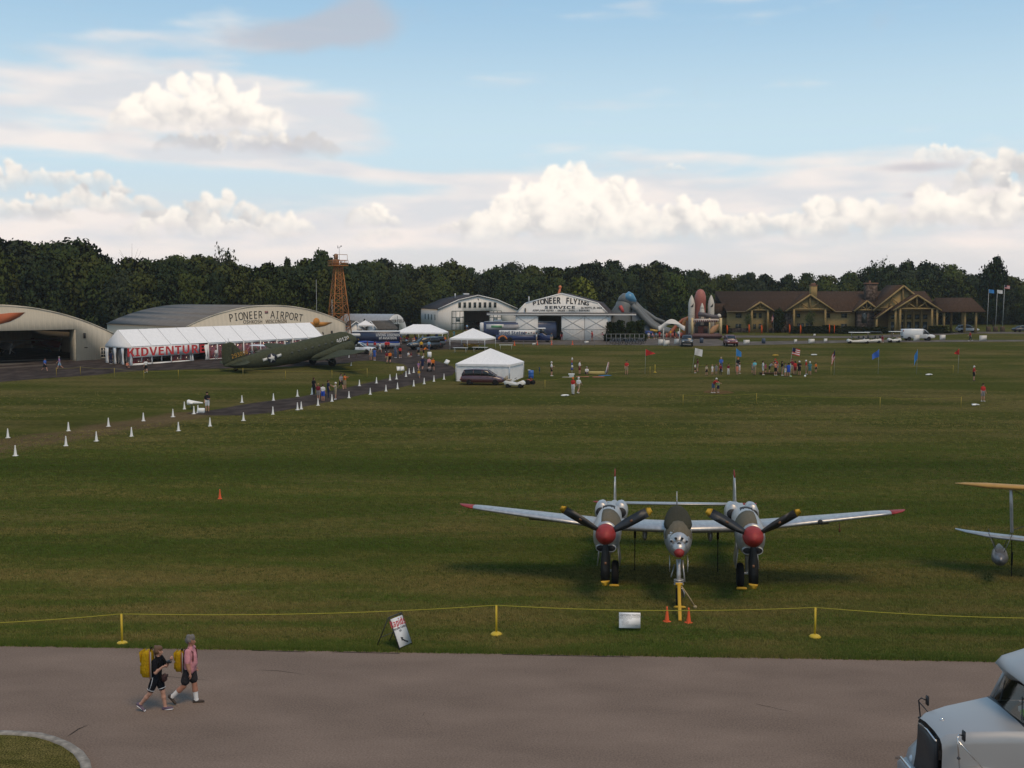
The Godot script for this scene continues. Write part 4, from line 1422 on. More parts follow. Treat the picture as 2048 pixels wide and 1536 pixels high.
	tube(s,Vector3(x_of.call(1737.0),0,5.2),Vector3(x_of.call(1737.0),3.2,5.2),0.24,0.22,8)
	put("porch_timber",s,timber,o)
	s = st()
	var rr := []
	for e in [[x_of.call(1862.0),x_of.call(1866.0)],[x_of.call(1951.0),x_of.call(1939.0)]]:
		var r := PackedVector3Array([Vector3(e[0],4.75,5.0),Vector3(e[1],7.7,0.5),Vector3(e[0],4.75,-4.0),Vector3(e[0],4.5,-4.0),Vector3(e[1],7.4,0.5),Vector3(e[0],4.5,5.0)])
		rr.append(r)
	loft(s,rr)
	put("drive_porch_roof",s,shingle,o)
	for x in [1872.0,1913.0,1935.0]:
		for z in [4.2,-3.4]:
			s = st()
			tube(s,Vector3(x_of.call(x),0,z),Vector3(x_of.call(x),4.7,z),0.3,0.27,8)
			put("post",s,timber,o)
	s = st()
	box(s,Vector3(x_of.call(1444.0),1.6,-4.0),Vector3(2.8,3.4,5.0))
	put("wing_wall",s,wall,o)
	s = st()
	slab(s,PackedVector2Array([Vector2(x_of.call(1428.0),3.3),Vector2(x_of.call(1455.0),3.3),Vector2(x_of.call(1452.0),6.4),Vector2(x_of.call(1432.0),6.4)]),-4.2,-1.2)
	put("wing_roof",s,shingle,o)
	var bush := leaf_mat(lin(0.022,0.030,0.010))
	var names := [["dark clipped hedge under the lodge's large truss gable",1586.0,1640.0,652.0],["dark hedge right of the lodge's large truss gable",1645.0,1676.0,651.0],["low spreading bush before the lodge's stone bay",1680.0,1722.0,653.0],["low hedge left of the lodge's glazed entrance",1722.0,1772.0,654.0],["round bush right of the lodge's glazed entrance",1852.0,1898.0,652.0],["dark bush at the lodge's left corner by the inflatable",1440.0,1457.0,650.0]]
	for nme in names:
		var DD := D - 8.0
		var x0: float = (nme[1] - 1024.0) / 2250.0 * DD
		var x1: float = (nme[2] - 1024.0) / 2250.0 * DD
		var hh: float = CAM_H + (593.0 - nme[3]) / 2250.0 * DD - 2.4
		var n := maxi(1,int((x1 - x0) / 2.6))
		var b := thing("hedge",nme[0],"hedge",Vector3((x0 + x1) / 2,2.4,-DD))
		for k in n:
			var c := put_mesh("foliage",tree_kinds[10][0],bush,b,Vector3(lerpf(x0,x1,(k + 0.5) / n) - (x0 + x1) / 2,-0.1,rng.randf_range(-0.4,0.4)))
			c.scale = Vector3((x1 - x0) / n * 1.9,hh * rng.randf_range(1.0,1.2),3.0)
			c.rotation.y = rng.randf() * 0.6
	make_tree("shrub_tree","dark small tree against the lodge wall left of the large gable",1,Vector3(58.37,2.4,-247.0),5.4,3.9,1.0,bush,"")
	make_tree("young_tree","slender young tree with thin crown before the lodge's large gable",8,Vector3(64.82,2.4,-244.0),5.0,3.2,2.0,leaf_mat(lin(0.06,0.075,0.025)),"")
	make_tree("young_tree","slender young tree before the lodge's small left gable",8,Vector3(51.38,2.4,-244.0),4.6,2.2,3.0,leaf_mat(lin(0.06,0.07,0.025)),"")
	for k in 4:
		var px: float = [1222.0,1240.0,1262.0,1281.0][k]
		make_tree("arborvitae","dense dark arborvitae right of the lettered hangar, %s" % ["nearest the hangar wall","second from the hangar wall","third from the hangar wall","farthest from the hangar wall"][k],10,Vector3(17.78 + (px - 1222.0) / 2250.0 * 202.0,2.3,-202.0 - (k % 2) * 0.6),[3.6,3.9,3.7,3.9][k],2.9,k * 1.3,leaf_mat(lin(0.020,0.030,0.009)),"arborvitae beside the lettered hangar")

func pop_tent(label: String,at: Vector3,turn: float,w: float,d: float,eave: float,peak: float,ridge: float,walls: bool) -> Node3D:
	var o := thing("tent",label,"tent",at,turn)
	var cloth := worn(lin(0.80,0.77,0.74),0.75,0.06,2.5)
	var a := Vector3(-w / 2,eave,d / 2)
	var b := Vector3(w / 2,eave,d / 2)
	var c := Vector3(w / 2,eave,-d / 2)
	var e := Vector3(-w / 2,eave,-d / 2)
	var p := Vector3(-ridge / 2,peak,0)
	var q := Vector3(ridge / 2,peak,0)
	for f in [[a,b,q,p],[b,c,q,q],[c,e,p,q],[e,a,p,p]]:
		var s := st()
		var n := 10
		for i in n:
			for j in n:
				var g := func(u: float,v: float) -> Vector3:
					var lo: Vector3 = f[0].lerp(f[1],u)
					var hi: Vector3 = f[3].lerp(f[2],u)
					return lo.lerp(hi,v) + Vector3(0,-0.10 * sin(PI * v) * sin(PI * u),0)
				var u0 := float(i) / n
				var u1 := float(i + 1) / n
				var v0 := float(j) / n
				var v1 := float(j + 1) / n
				quad(s,g.call(u0,v0),g.call(u0,v1),g.call(u1,v1),g.call(u1,v0))
		put("roof_panel",s,cloth,o,true)
	var cs := [a,b,c,e]
	var val := st()
	for k in 4:
		var s0: Vector3 = cs[k]
		var s1: Vector3 = cs[(k + 1) % 4]
		var n := 14
		for i in n:
			var x0 := s0.lerp(s1,float(i) / n)
			var x1 := s0.lerp(s1,float(i + 1) / n)
			var d0 := Vector3(0,-0.24 - 0.03 * (i % 2),0)
			var d1 := Vector3(0,-0.24 - 0.03 * ((i + 1) % 2),0)
			quad(val,x0,x1,x1 + d1,x0 + d0)
	put("valance",val,cloth,o)
	for k in 4:
		var s := st()
		var f := cs[k] * Vector3(0.985,1,0.985) as Vector3
		tube(s,Vector3(f.x,-0.15,f.z),Vector3(f.x,eave,f.z),0.045,0.045,8)
		put("leg",s,mat(lin(0.55,0.55,0.55),0.35,0.6),o)
	if w > 5.0 and not walls:
		for k in 2:
			var s := st()
			var z := d * 0.49 * (1.0 if k == 0 else -1.0)
			tube(s,Vector3(0,-0.15,z),Vector3(0,eave,z),0.045,0.045,8)
			put("leg",s,mat(lin(0.55,0.55,0.55),0.35,0.6),o)
	if walls:
		for k in 4:
			var s0: Vector3 = cs[k] * Vector3(0.97,1,0.97)
			var s1: Vector3 = cs[(k + 1) % 4] * Vector3(0.97,1,0.97)
			var out := (s1 - s0).cross(Vector3.UP).normalized()
			var s := st()
			var n := 26
			for i in n:
				for j in 4:
					var g := func(ii: int,jj: int) -> Vector3:
						var y := lerpf(-0.1,eave - 0.05,jj / 4.0)
						return Vector3(0,y,0) + (s0.lerp(s1,float(ii) / n)) * Vector3(1,0,1) + out * 0.055 * sin(ii * 1.9 + 0.5 * sin(ii * 0.7)) * (1.0 - 0.6 * jj / 4.0)
					quad(s,g.call(i,j),g.call(i,j + 1),g.call(i + 1,j + 1),g.call(i + 1,j))
			put("side_wall",s,cloth,o,true)
	return o

func make_tents() -> void:
	pop_tent("white peaked tent with closed sidewalls behind the burgundy minivan",Vector3(-2.57,0.42,-133.6),deg_to_rad(-15.0),6.6,6.6,2.1,3.8,0.02,true)
	pop_tent("white open frame tent sheltering a yellow play airplane",Vector3(-6.25,1.85,-180.0),deg_to_rad(-17.0),5.9,5.6,1.9,3.45,0.02,false)
	pop_tent("wide white hip-roofed tent over crowded picnic tables",Vector3(-15.77,2.2,-197.0),deg_to_rad(-6.0),8.4,6.0,1.95,3.3,3.0,false)
	pop_tent("small white peaked canopy behind the dark blue trailer",Vector3(-27.6,2.35,-212.0),0.2,2.9,2.9,2.7,3.55,0.02,false)
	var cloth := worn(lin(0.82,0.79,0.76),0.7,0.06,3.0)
	var white := mat(lin(0.72,0.70,0.67),0.6)
	var red := worn(lin(0.44,0.035,0.035),0.8,0.25,2.0)
	var at := Vector3(-51.21,1.08,-151.33)
	var o := thing("marquee","long white gabled marquee with red KIDVENTURE banner and clear window walls","tent",at)
	var bay := 3.05
	var n := 11
	var W := 6.4
	var L := bay * n
	var ev := 2.55
	var rg := 4.75
	o.transform.basis = Basis(Vector3.UP,deg_to_rad(50.0)) * Basis(Vector3(0,0,1),0.012)
	for k in n:
		for side in 2:
			var s := st()
			var z0 := 0.08 if side == 0 else -W - 0.08
			var x0 := k * bay + 0.03
			var x1 := (k + 1) * bay - 0.03
			for i in 6:
				for j in 5:
					var g := func(u: float,v: float) -> Vector3:
						return Vector3(lerpf(x0,x1,u),lerpf(ev,rg,v) - 0.05 * sin(PI * u) * sin(PI * v),lerpf(z0,-W / 2,v))
					quad(s,g.call(i / 6.0,j / 5.0),g.call(i / 6.0,(j + 1) / 5.0),g.call((i + 1) / 6.0,(j + 1) / 5.0),g.call((i + 1) / 6.0,j / 5.0))
			put("roof_panel",s,cloth,o,true)
	for k in n + 1:
		var s := st()
		for side in 2:
			var z0 := 0.06 if side == 0 else -W - 0.06
			tube(s,Vector3(k * bay,ev - 0.02,z0),Vector3(k * bay,rg - 0.03,-W / 2),0.055,0.055,4)
		put("rafter",s,mat(lin(0.20,0.20,0.20),0.6),o)
		for z0 in [0.0,-W]:
			s = st()
			box(s,Vector3(k * bay,ev / 2 - 0.3,z0),Vector3(0.14,ev + 0.6,0.14))
			put("post",s,white,o)
	for x in [-0.04,L + 0.04]:
		var s := st()
		slab(s,PackedVector2Array([Vector2(0.1,ev - 0.25),Vector2(0.1,ev),Vector2(-W / 2,rg),Vector2(-W - 0.1,ev),Vector2(-W - 0.1,ev - 0.25)]),-0.03,0.03,Transform3D(Basis(Vector3(0,0,1),Vector3.UP,Vector3(1,0,0)),Vector3(x,0,0)))
		put("gable_panel",s,cloth,o)
	for k in 4:
		var z := -0.25 - k * 1.95
		var s := st()
		var rings := []
		for h in [[ev - 0.2,0.42,0.06],[1.5,0.22,0.12],[1.0,0.13,0.12],[0.5,0.2,0.12],[-0.2,0.30,0.10]]:
			var r := PackedVector3Array()
			for j in 12:
				var a := TAU * j / 12.0
				r.append(Vector3(0.02 + sin(a) * h[2] * (1.0 + 0.3 * cos(a * 5.0)),h[0],z + cos(a) * h[1]))
			rings.append(r)
		loft(s,rings)
		put("curtain",s,cloth,o,true)
		if k < 3:
			s = st()
			box(s,Vector3(0.1,ev * 0.42,z - 0.95),Vector3(0.02,ev * 0.95,0.9))
			put("clear_panel",s,glass(Color(0.5,0.5,0.52,0.22)),o)
	for k in n:
		var x := k * bay
		if k == 3:
			for sx in [0.35,bay - 0.35]:
				var s := st()
				loft(s,[ring(Vector3(x + sx,-0.2,0.0),Vector3(0.34,0,0),Vector3(0,0,0.1),10),ring(Vector3(x + sx,0.8,0.0),Vector3(0.12,0,0),Vector3(0,0,0.08),10),ring(Vector3(x + sx,ev - 0.25,0.0),Vector3(0.4,0,0),Vector3(0,0,0.05),10)])
				put("curtain",s,cloth,o,true)
			continue
		var s := st()
		box(s,Vector3(x + bay / 2,0.0,0.0),Vector3(bay - 0.16,0.5,0.04))
		box(s,Vector3(x + bay / 2,ev - 0.14,0.0),Vector3(bay - 0.16,0.26,0.042))
		box(s,Vector3(x + bay / 2,ev * 0.5 + 0.06,0.0),Vector3(0.16,ev - 0.66,0.038))
		put("wall_frame",s,white,o)
		if k != 1:
			for h in [0.27,0.73]:
				s = st()
				box(s,Vector3(x + bay * h,ev * 0.5 + 0.06,-0.01),Vector3(bay * 0.40,ev - 0.66,0.012))
				put("clear_panel",s,glass(Color(0.55,0.55,0.57,0.08)),o)
				if k != 8 or h < 0.5:
					s = st()
					box(s,Vector3(x + bay * h,ev * 0.5 + 0.02,-0.09),Vector3(bay * 0.42,ev - 0.4,0.03))
					put("red_lining",s,red,o)
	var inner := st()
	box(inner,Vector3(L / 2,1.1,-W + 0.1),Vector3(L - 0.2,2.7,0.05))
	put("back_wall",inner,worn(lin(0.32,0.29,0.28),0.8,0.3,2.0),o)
	var bn := st()
	box(bn,Vector3(5.3,1.76,0.19),Vector3(10.4,1.4,0.04))
	var ban := put("banner",bn,mat(lin(0.70,0.67,0.65),0.7),o)
	var w := 0.0
	lettering("lettering","KIDVENTURE",1.15,"Droid Sans",true,mat(lin(0.50,0.03,0.03),0.7),ban,Transform3D(Basis.IDENTITY,Vector3(5.3,1.76,0.22)),1.27)

func make_inflatables() -> void:
	var D := 222.0
	var base := Vector3(24.46,2.4,-222.0)
	var grey := worn(lin(0.15,0.155,0.15),0.6,0.2,1.5)
	var o := thing("inflatable_slide","big grey inflatable slide with rounded head and blue canopy","inflatable slide",base)
	var pt := func(px: float,py: float,z := 0.0) -> Vector3:
		return Vector3((px - 1024.0) / 2250.0 * D - base.x,CAM_H + (593.0 - py) / 2250.0 * D - 2.4,z)
	var s := st()
	var rings := []
	for p in [[1234.0,672.0,3.2,2.2],[1236.0,650.0,3.0,2.2],[1240.0,632.0,2.6,2.0],[1244.0,618.0,2.1,1.9],[1246.0,608.0,1.6,1.7],[1243.0,600.0,1.0,1.1]]:
		rings.append(ring(pt.call(p[0],p[1]),Vector3(p[2],0.3,0),Vector3(0,0,p[3]),14))
	loft(s,rings)
	put("body",s,grey,o,true)
	s = st()
	rings = []
	for p in [[1236.0,597.0,0.5],[1241.0,595.5,1.0],[1250.0,598.0,1.25],[1261.0,603.0,1.1],[1270.0,609.0,0.7]]:
		var f := frame_of(Vector3(1,-0.45,0))
		rings.append(ring(pt.call(p[0],p[1],0.3),f.x * p[2],f.z * p[2],14))
	loft(s,rings)
	put("head",s,grey,o,true)
	s = st()
	rings = []
	for p in [[1245.0,593.0,0.3],[1252.0,592.0,1.0],[1261.0,596.5,1.0],[1270.0,603.0,0.4]]:
		var f := frame_of(Vector3(1,-0.45,0))
		rings.append(ring(pt.call(p[0],p[1],0.55),f.x * p[2],f.z * p[2] * 1.2,12))
	loft(s,rings)
	put("canopy",s,mat(lin(0.07,0.20,0.32),0.4),o,true)
	s = st()
	rings = []
	for p in [[1238.0,611.0,0.28],[1241.0,618.0,0.4],[1244.0,624.0,0.3]]:
		rings.append(ring(pt.call(p[0],p[1],1.75),Vector3(p[2],0.1,0),Vector3(0,0,0.3),8))
	loft(s,rings)
	put("mouth",s,mat(lin(0.45,0.06,0.05),0.6),o)
	s = st()
	slab(s,PackedVector2Array([Vector2(-5.4,1.8),Vector2(-3.2,4.2),Vector2(-1.2,2.4),Vector2(-0.5,0.6),Vector2(-3.2,0.2)]),-1.6,-1.2)
	put("fin",s,mat(lin(0.16,0.17,0.19),0.6),o)
	var lane := [[1262.0,610.0],[1272.0,620.0],[1284.0,634.0],[1298.0,648.0],[1316.0,659.0],[1338.0,666.0]]
	for k in 3:
		var z := 1.7 - k * 1.6
		var pts := []
		for p in lane:
			pts.append(pt.call(p[0] + k * 5.0,p[1] - k * 1.2,z))
		s = st()
		pipe(s,pts,0.52,10)
		put("side_rail",s,grey,o,true)
	for k in 2:
		var z := 0.9 - k * 1.6
		var a := []
		for p in lane:
			a.append(pt.call(p[0] + k * 5.0,p[1] + 1.5,z))
		s = st()
		for i in a.size() - 1:
			var h := Vector3(0,0,0.6)
			quad(s,a[i] - h,a[i] + h,a[i + 1] + h,a[i + 1] - h)
			quad(s,a[i] + h,a[i] + h - Vector3(0,3,0),a[i + 1] + h - Vector3(0,3,0),a[i + 1] + h)
		put("slide_lane",s,mat(lin(0.11,0.115,0.12),0.5),o)
	s = st()
	pipe(s,[pt.call(1270.0,612.0,-1.6),pt.call(1290.0,622.0,-1.6),pt.call(1312.0,638.0,-1.6),pt.call(1330.0,645.0,-1.2)],0.4,10)
	put("side_rail",s,grey,o,true)
	s = st()
	loft(s,[ring(pt.call(1300.0,672.0,0.5),Vector3(0,0.6,0),Vector3(0,0,1.8),12),ring(pt.call(1320.0,670.0,0.5),Vector3(0,0.7,0),Vector3(0,0,1.9),12),ring(pt.call(1345.0,672.0,0.5),Vector3(0,0.5,0),Vector3(0,0,1.8),12)])
	put("landing_cushion",s,grey,o,true)
	s = st()
	box(s,pt.call(1295.0,664.0,2.6),Vector3(1.6,0.7,0.4))
	put("cushion",s,mat(lin(0.04,0.07,0.25),0.6),o)
	s = st()
	box(s,pt.call(1304.0,660.0,2.6),Vector3(1.5,0.45,0.4),Basis(Vector3(0,0,1),-0.15))
	put("cushion",s,mat(lin(0.50,0.32,0.06),0.6),o)

	D = 214.0
	base = Vector3(36.52,2.4,-214.0)
	var pt2 := func(px: float,py: float,z := 0.0) -> Vector3:
		return Vector3((px - 1024.0) / 2250.0 * D - base.x,CAM_H + (593.0 - py) / 2250.0 * D - 2.4,z)
	o = thing("inflatable_bouncer","inflatable rocket bouncer with red tank and two white boosters","bouncy castle",base)
	var tank := worn(lin(0.42,0.125,0.09),0.55,0.2,1.2)
	var wht := worn(lin(0.62,0.55,0.46),0.55,0.15,1.2)
	var k0: Vector3 = pt2.call(1402.0,674.0,-1.4)
	lathe_part(o,"rocket_tank",[Vector2(1.02,0.0),Vector2(1.06,3.0),Vector2(1.05,6.6),Vector2(1.12,6.9),Vector2(1.06,7.7),Vector2(0.85,8.5),Vector2(0.5,8.95),Vector2(0.05,9.1)],k0,tank)
	for px in [1383.5,1422.5]:
		k0 = pt2.call(px,674.0,-0.7)
		lathe_part(o,"rocket_booster",[Vector2(0.66,0.0),Vector2(0.62,3.5),Vector2(0.64,3.6),Vector2(0.62,5.2),Vector2(0.63,6.3),Vector2(0.45,7.1),Vector2(0.2,7.7),Vector2(0.03,8.0)],k0,wht)
		s = st()
		slab(s,PackedVector2Array([Vector2(-0.3,0),Vector2(0.0,0.35),Vector2(0.3,0.75),Vector2(0.25,0.2),Vector2(0.1,0.0)]),0.6,0.66,Transform3D(Basis.IDENTITY,k0 + Vector3(0,5.7,0)))
		put("booster_mark",s,mat(lin(0.02,0.02,0.02),0.6),o)
		for y in [2.3,4.0]:
			s = st()
			lathe(s,[Vector2(0.635,0),Vector2(0.645,0.03),Vector2(0.635,0.06)],k0 + Vector3(0,y,0),Vector3.UP,16)
			put("booster_band",s,mat(lin(0.16,0.12,0.10),0.6),o)
	k0 = pt2.call(1403.5,650.0,-0.1)
	lathe_part(o,"orbiter",[Vector2(0.6,0.0),Vector2(0.58,1.6),Vector2(0.45,2.8),Vector2(0.3,3.6),Vector2(0.1,4.1),Vector2(0.02,4.2)],k0,wht)
	s = st()
	box(s,k0 + Vector3(0,3.25,0.32),Vector3(0.5,0.12,0.1))
	put("orbiter_windows",s,mat(lin(0.02,0.02,0.02),0.4),o)
	s = st()
	slab(s,PackedVector2Array([Vector2(-1.5,0.1),Vector2(-0.4,2.0),Vector2(0.4,2.0),Vector2(1.5,0.1)]),0.25,0.5,Transform3D(Basis.IDENTITY,k0 - Vector3(0,0.3,0)))
	put("orbiter_wing",s,mat(lin(0.05,0.045,0.05),0.6),o)
	s = st()
	cbox(s,pt2.call(1408.0,671.0,0.6),Vector3(6.2,0.95,3.4),0.3)
	put("bounce_floor",s,mat(lin(0.075,0.03,0.03),0.6),o)
	for p in [1380.5,1415.0,1437.0]:
		s = st()
		k0 = pt2.call(p,668.0,2.0)
		tube(s,k0,k0 + Vector3(0,3.1,0),0.27 if p != 1415.0 else 0.14,0.24 if p != 1415.0 else 0.14,10)
		put("post",s,mat(lin(0.55,0.40,0.20),0.6),o)
	s = st()
	box(s,pt2.call(1405.0,640.0,1.9),Vector3(5.4,0.55,0.5))
	put("awning",s,mat(lin(0.50,0.42,0.36),0.7),o)
	for i in 12:
		s = st()
		k0 = pt2.call(1382.0 + i * 4.2,641.5,2.12)
		box(s,k0,Vector3(0.2,0.42,0.1),Basis(Vector3(0,0,1),0.25))
		put("awning_stripe",s,mat(lin(0.13,0.035,0.035),0.7),o)
	s = st()
	pipe(s,[pt2.call(1393.0,628.0,1.4),pt2.call(1405.0,629.0,1.6),pt2.call(1420.0,633.0,1.6),pt2.call(1436.0,634.0,1.4)],0.42,10)
	put("nose_beam",s,mat(lin(0.075,0.06,0.065),0.6),o,true)
	s = st()
	ball(s,pt2.call(1434.5,631.5,1.5),Vector3(0.42,0.42,0.42),12)
	put("nose_tip",s,wht,o,true)
	s = st()
	box(s,pt2.call(1402.0,655.0,-0.6),Vector3(5.6,2.6,0.2))
	put("back_wall",s,mat(lin(0.10,0.06,0.045),0.7),o)
	s = st()
	rings = []
	for p in [[1414.0,664.0,0.3],[1421.0,660.0,0.75],[1428.0,655.0,0.7],[1433.0,650.0,0.3]]:
		rings.append(ring(pt2.call(p[0],p[1],1.75),Vector3(0,p[2],0),Vector3(0,0,0.25),10))
	loft(s,rings)
	put("mural",s,mat(lin(0.42,0.22,0.10),0.6),o,true)
	var orange := worn(lin(0.50,0.16,0.02),0.5,0.15,1.5)
	o = thing("inflatable_slide","orange curved inflatable slide left of the rocket bouncer","inflatable slide",Vector3(32.98,2.4,-217.0))
	s = st()
	pipe(s,[Vector3(1.5,3.9,0),Vector3(0.7,3.6,0.2),Vector3(0.1,2.8,0.4),Vector3(-0.1,1.9,0.5),Vector3(0.3,1.0,0.6),Vector3(1.0,0.3,0.7)],0.42,10)
	put("side_rail",s,orange,o,true)
	s = st()
	pipe(s,[Vector3(1.4,3.9,-0.6),Vector3(0.0,3.4,-0.5),Vector3(-1.2,2.3,-0.4),Vector3(-2.2,1.2,-0.3),Vector3(-2.9,0.3,-0.2)],0.36,10)
	put("side_rail",s,mat(lin(0.34,0.09,0.03),0.5),o,true)
	for i in 8:
		s = st()
		box(s,Vector3(0.45 - 0.02 * i,3.1 - i * 0.36,0.5),Vector3(0.7,0.14,0.5))
		put("slide_step",s,mat(lin(0.55,0.25,0.03),0.5),o)
	s = st()
	ball(s,Vector3(-1.0,0.5,0.3),Vector3(1.6,0.6,0.9),12)
	put("landing_cushion",s,mat(lin(0.38,0.07,0.04),0.5),o,true)
	o = thing("arch_banner","wavy white arch banner on two posts at the play area gate","banner",Vector3(26.92,2.19,-189.84))
	var wave := PackedVector2Array()
	var lo := PackedVector2Array()
	for k in 21:
		var x := lerpf(-2.25,2.25,k / 20.0)
		var y := 3.35 + 0.62 * cos(x * 1.25)
		wave.append(Vector2(x,y + 0.4))
		lo.append(Vector2(x,y - 0.4))
	lo.reverse()
	wave.append_array(lo)
	s = st()
	slab(s,wave,-0.05,0.05)
	put("banner_panel",s,mat(lin(0.66,0.62,0.58),0.7),o)
	for x in [-1.35,1.35]:
		s = st()
		tube(s,Vector3(x,0,-0.06),Vector3(x,3.4,-0.06),0.08,0.08,8)
		put("post",s,mat(lin(0.50,0.47,0.43),0.6),o)

func lathe_part(o: Node3D,called: String,prof: Array,at: Vector3,m: Material) -> void:
	var s := st()
	lathe(s,prof,at,Vector3.UP,18)
	put(called,s,m,o,true)

func hull(s: SurfaceTool,stations: Array) -> void:
	var rings := []
	for q in stations:
		var x: float = q[0]
		var y0: float = q[1]
		var y1: float = q[2]
		var w0: float = q[3]
		var w1: float = q[4]
		var c := minf(0.10,(y1 - y0) * 0.3)
		rings.append(PackedVector3Array([Vector3(x,y0,-w0 * 0.9),Vector3(x,y0 + c,-w0),Vector3(x,y1 - c,-w1),Vector3(x,y1,-w1 * 0.88),Vector3(x,y1 + c * 0.15,0),Vector3(x,y1,w1 * 0.88),Vector3(x,y1 - c,w1),Vector3(x,y0 + c,w0),Vector3(x,y0,w0 * 0.9)]))
	loft(s,rings)

func wheel(o: Node3D,at: Vector3,r: float,w: float,rim_c: Color) -> void:
	var s := st()
	lathe(s,[Vector2(r * 0.62,-w / 2),Vector2(r * 0.95,-w / 2),Vector2(r,-w * 0.3),Vector2(r,w * 0.3),Vector2(r * 0.95,w / 2),Vector2(r * 0.62,w / 2)],at,Vector3(0,0,1),16)
	var t := put("wheel",s,mat(lin(0.018,0.017,0.017),0.85),o)
	s = st()
	lathe(s,[Vector2(0.02,-w * 0.46),Vector2(r * 0.3,-w * 0.46),Vector2(r * 0.63,-w * 0.4),Vector2(r * 0.63,w * 0.4),Vector2(r * 0.3,w * 0.46),Vector2(0.02,w * 0.46)],at,Vector3(0,0,1),12)
	put("rim",s,mat(rim_c,0.35,0.5),t)

func make_car(called: String,label: String,category: String,at: Vector3,turn: float,body: Array,cabin: Array,paint: Color,l: float,w: float,wr: float,axles: Array,rim := Color(0.6,0.6,0.6),lower := Color(0,0,0,0)) -> Node3D:
	var o := thing(called,label,category,at,turn)
	var m := mat(paint,0.28,0.0,0.6)
	m.clearcoat_enabled = true
	m.clearcoat = 0.6
	var s := st()
	hull(s,body)
	put("body",s,m,o)
	s = st()
	hull(s,cabin)
	var cab := put("windows",s,mat(lin(0.012,0.013,0.014),0.2),o)
	s = st()
	var top := []
	for q in cabin:
		if q[2] > cabin[cabin.size() / 2][2] - 0.14:
			top.append([q[0],q[2] - 0.06,q[2] + 0.02,q[4] + 0.012,q[4] * 0.97 + 0.01])
	if top.size() > 1:
		hull(s,top)
		put("roof",s,m,o)
	s = st()
	for k in cabin.size():
		var q: Array = cabin[k]
		for sz in [-1,1]:
			if k + 1 < cabin.size() and absf(cabin[k + 1][2] - q[2]) > 0.14:
				var r: Array = cabin[k + 1]
				tube(s,Vector3(q[0],q[2] - 0.02,sz * (q[4] * 0.94)),Vector3(r[0],r[2] - 0.03,sz * (r[4] * 0.94)),0.045,0.045,4)
			elif k > 0 and k < cabin.size() - 1:
				tube(s,Vector3(q[0],q[1],sz * (q[3] + 0.002)),Vector3(q[0],q[2] - 0.04,sz * (q[4] + 0.002)),0.045,0.045,4)
	put("pillar",s,m,o)
	for x in axles:
		for sz in [-1,1]:
			wheel(o,Vector3(x,wr,sz * (w / 2 - 0.11)),wr,0.22,rim)
	var f: Array = body[-1]
	var b: Array = body[0]
	for sz in [-1,1]:
		s = st()
		cbox(s,Vector3(f[0] - 0.01,f[2] - 0.14,sz * w * 0.34),Vector3(0.14,0.16,0.32),0.03)
		put("headlight",s,mat(lin(0.62,0.60,0.55),0.15),o)
		s = st()
		cbox(s,Vector3(b[0] + 0.02,b[2] - 0.2,sz * w * 0.42),Vector3(0.10,0.34,0.16),0.03)
		put("taillight",s,mat(lin(0.30,0.02,0.02),0.2),o)
		s = st()
		cbox(s,Vector3(cabin[-1][0] - 0.25,cabin[-1][1] + 0.1,sz * (w / 2 + 0.1)),Vector3(0.14,0.16,0.2),0.04)
		put("mirror",s,mat(lin(0.03,0.03,0.03),0.4),o)
	s = st()
	cbox(s,Vector3(f[0] + 0.03,f[1] + 0.17,0),Vector3(0.2,0.24,w * 0.94),0.06)
	cbox(s,Vector3(b[0] - 0.03,b[1] + 0.17,0),Vector3(0.2,0.24,w * 0.94),0.06)
	put("bumper",s,mat(lower if lower.a > 0.0 else paint,0.5),o)
	s = st()
	box(s,Vector3(f[0] + 0.01,(f[1] + f[2]) / 2 + 0.1,0),Vector3(0.08,0.2,w * 0.42))
	put("grille",s,mat(lin(0.03,0.03,0.03),0.5),o)
	s = st()
	for sz in [-1,1]:
		for k in 2:
			box(s,Vector3(axles[0] + (axles[1] - axles[0]) * (0.42 + 0.28 * k),body[2][2] - 0.16,sz * (w / 2 + 0.005)),Vector3(0.16,0.03,0.03))
	put("door_handle",s,mat(lin(0.03,0.03,0.03),0.4),o)
	return o

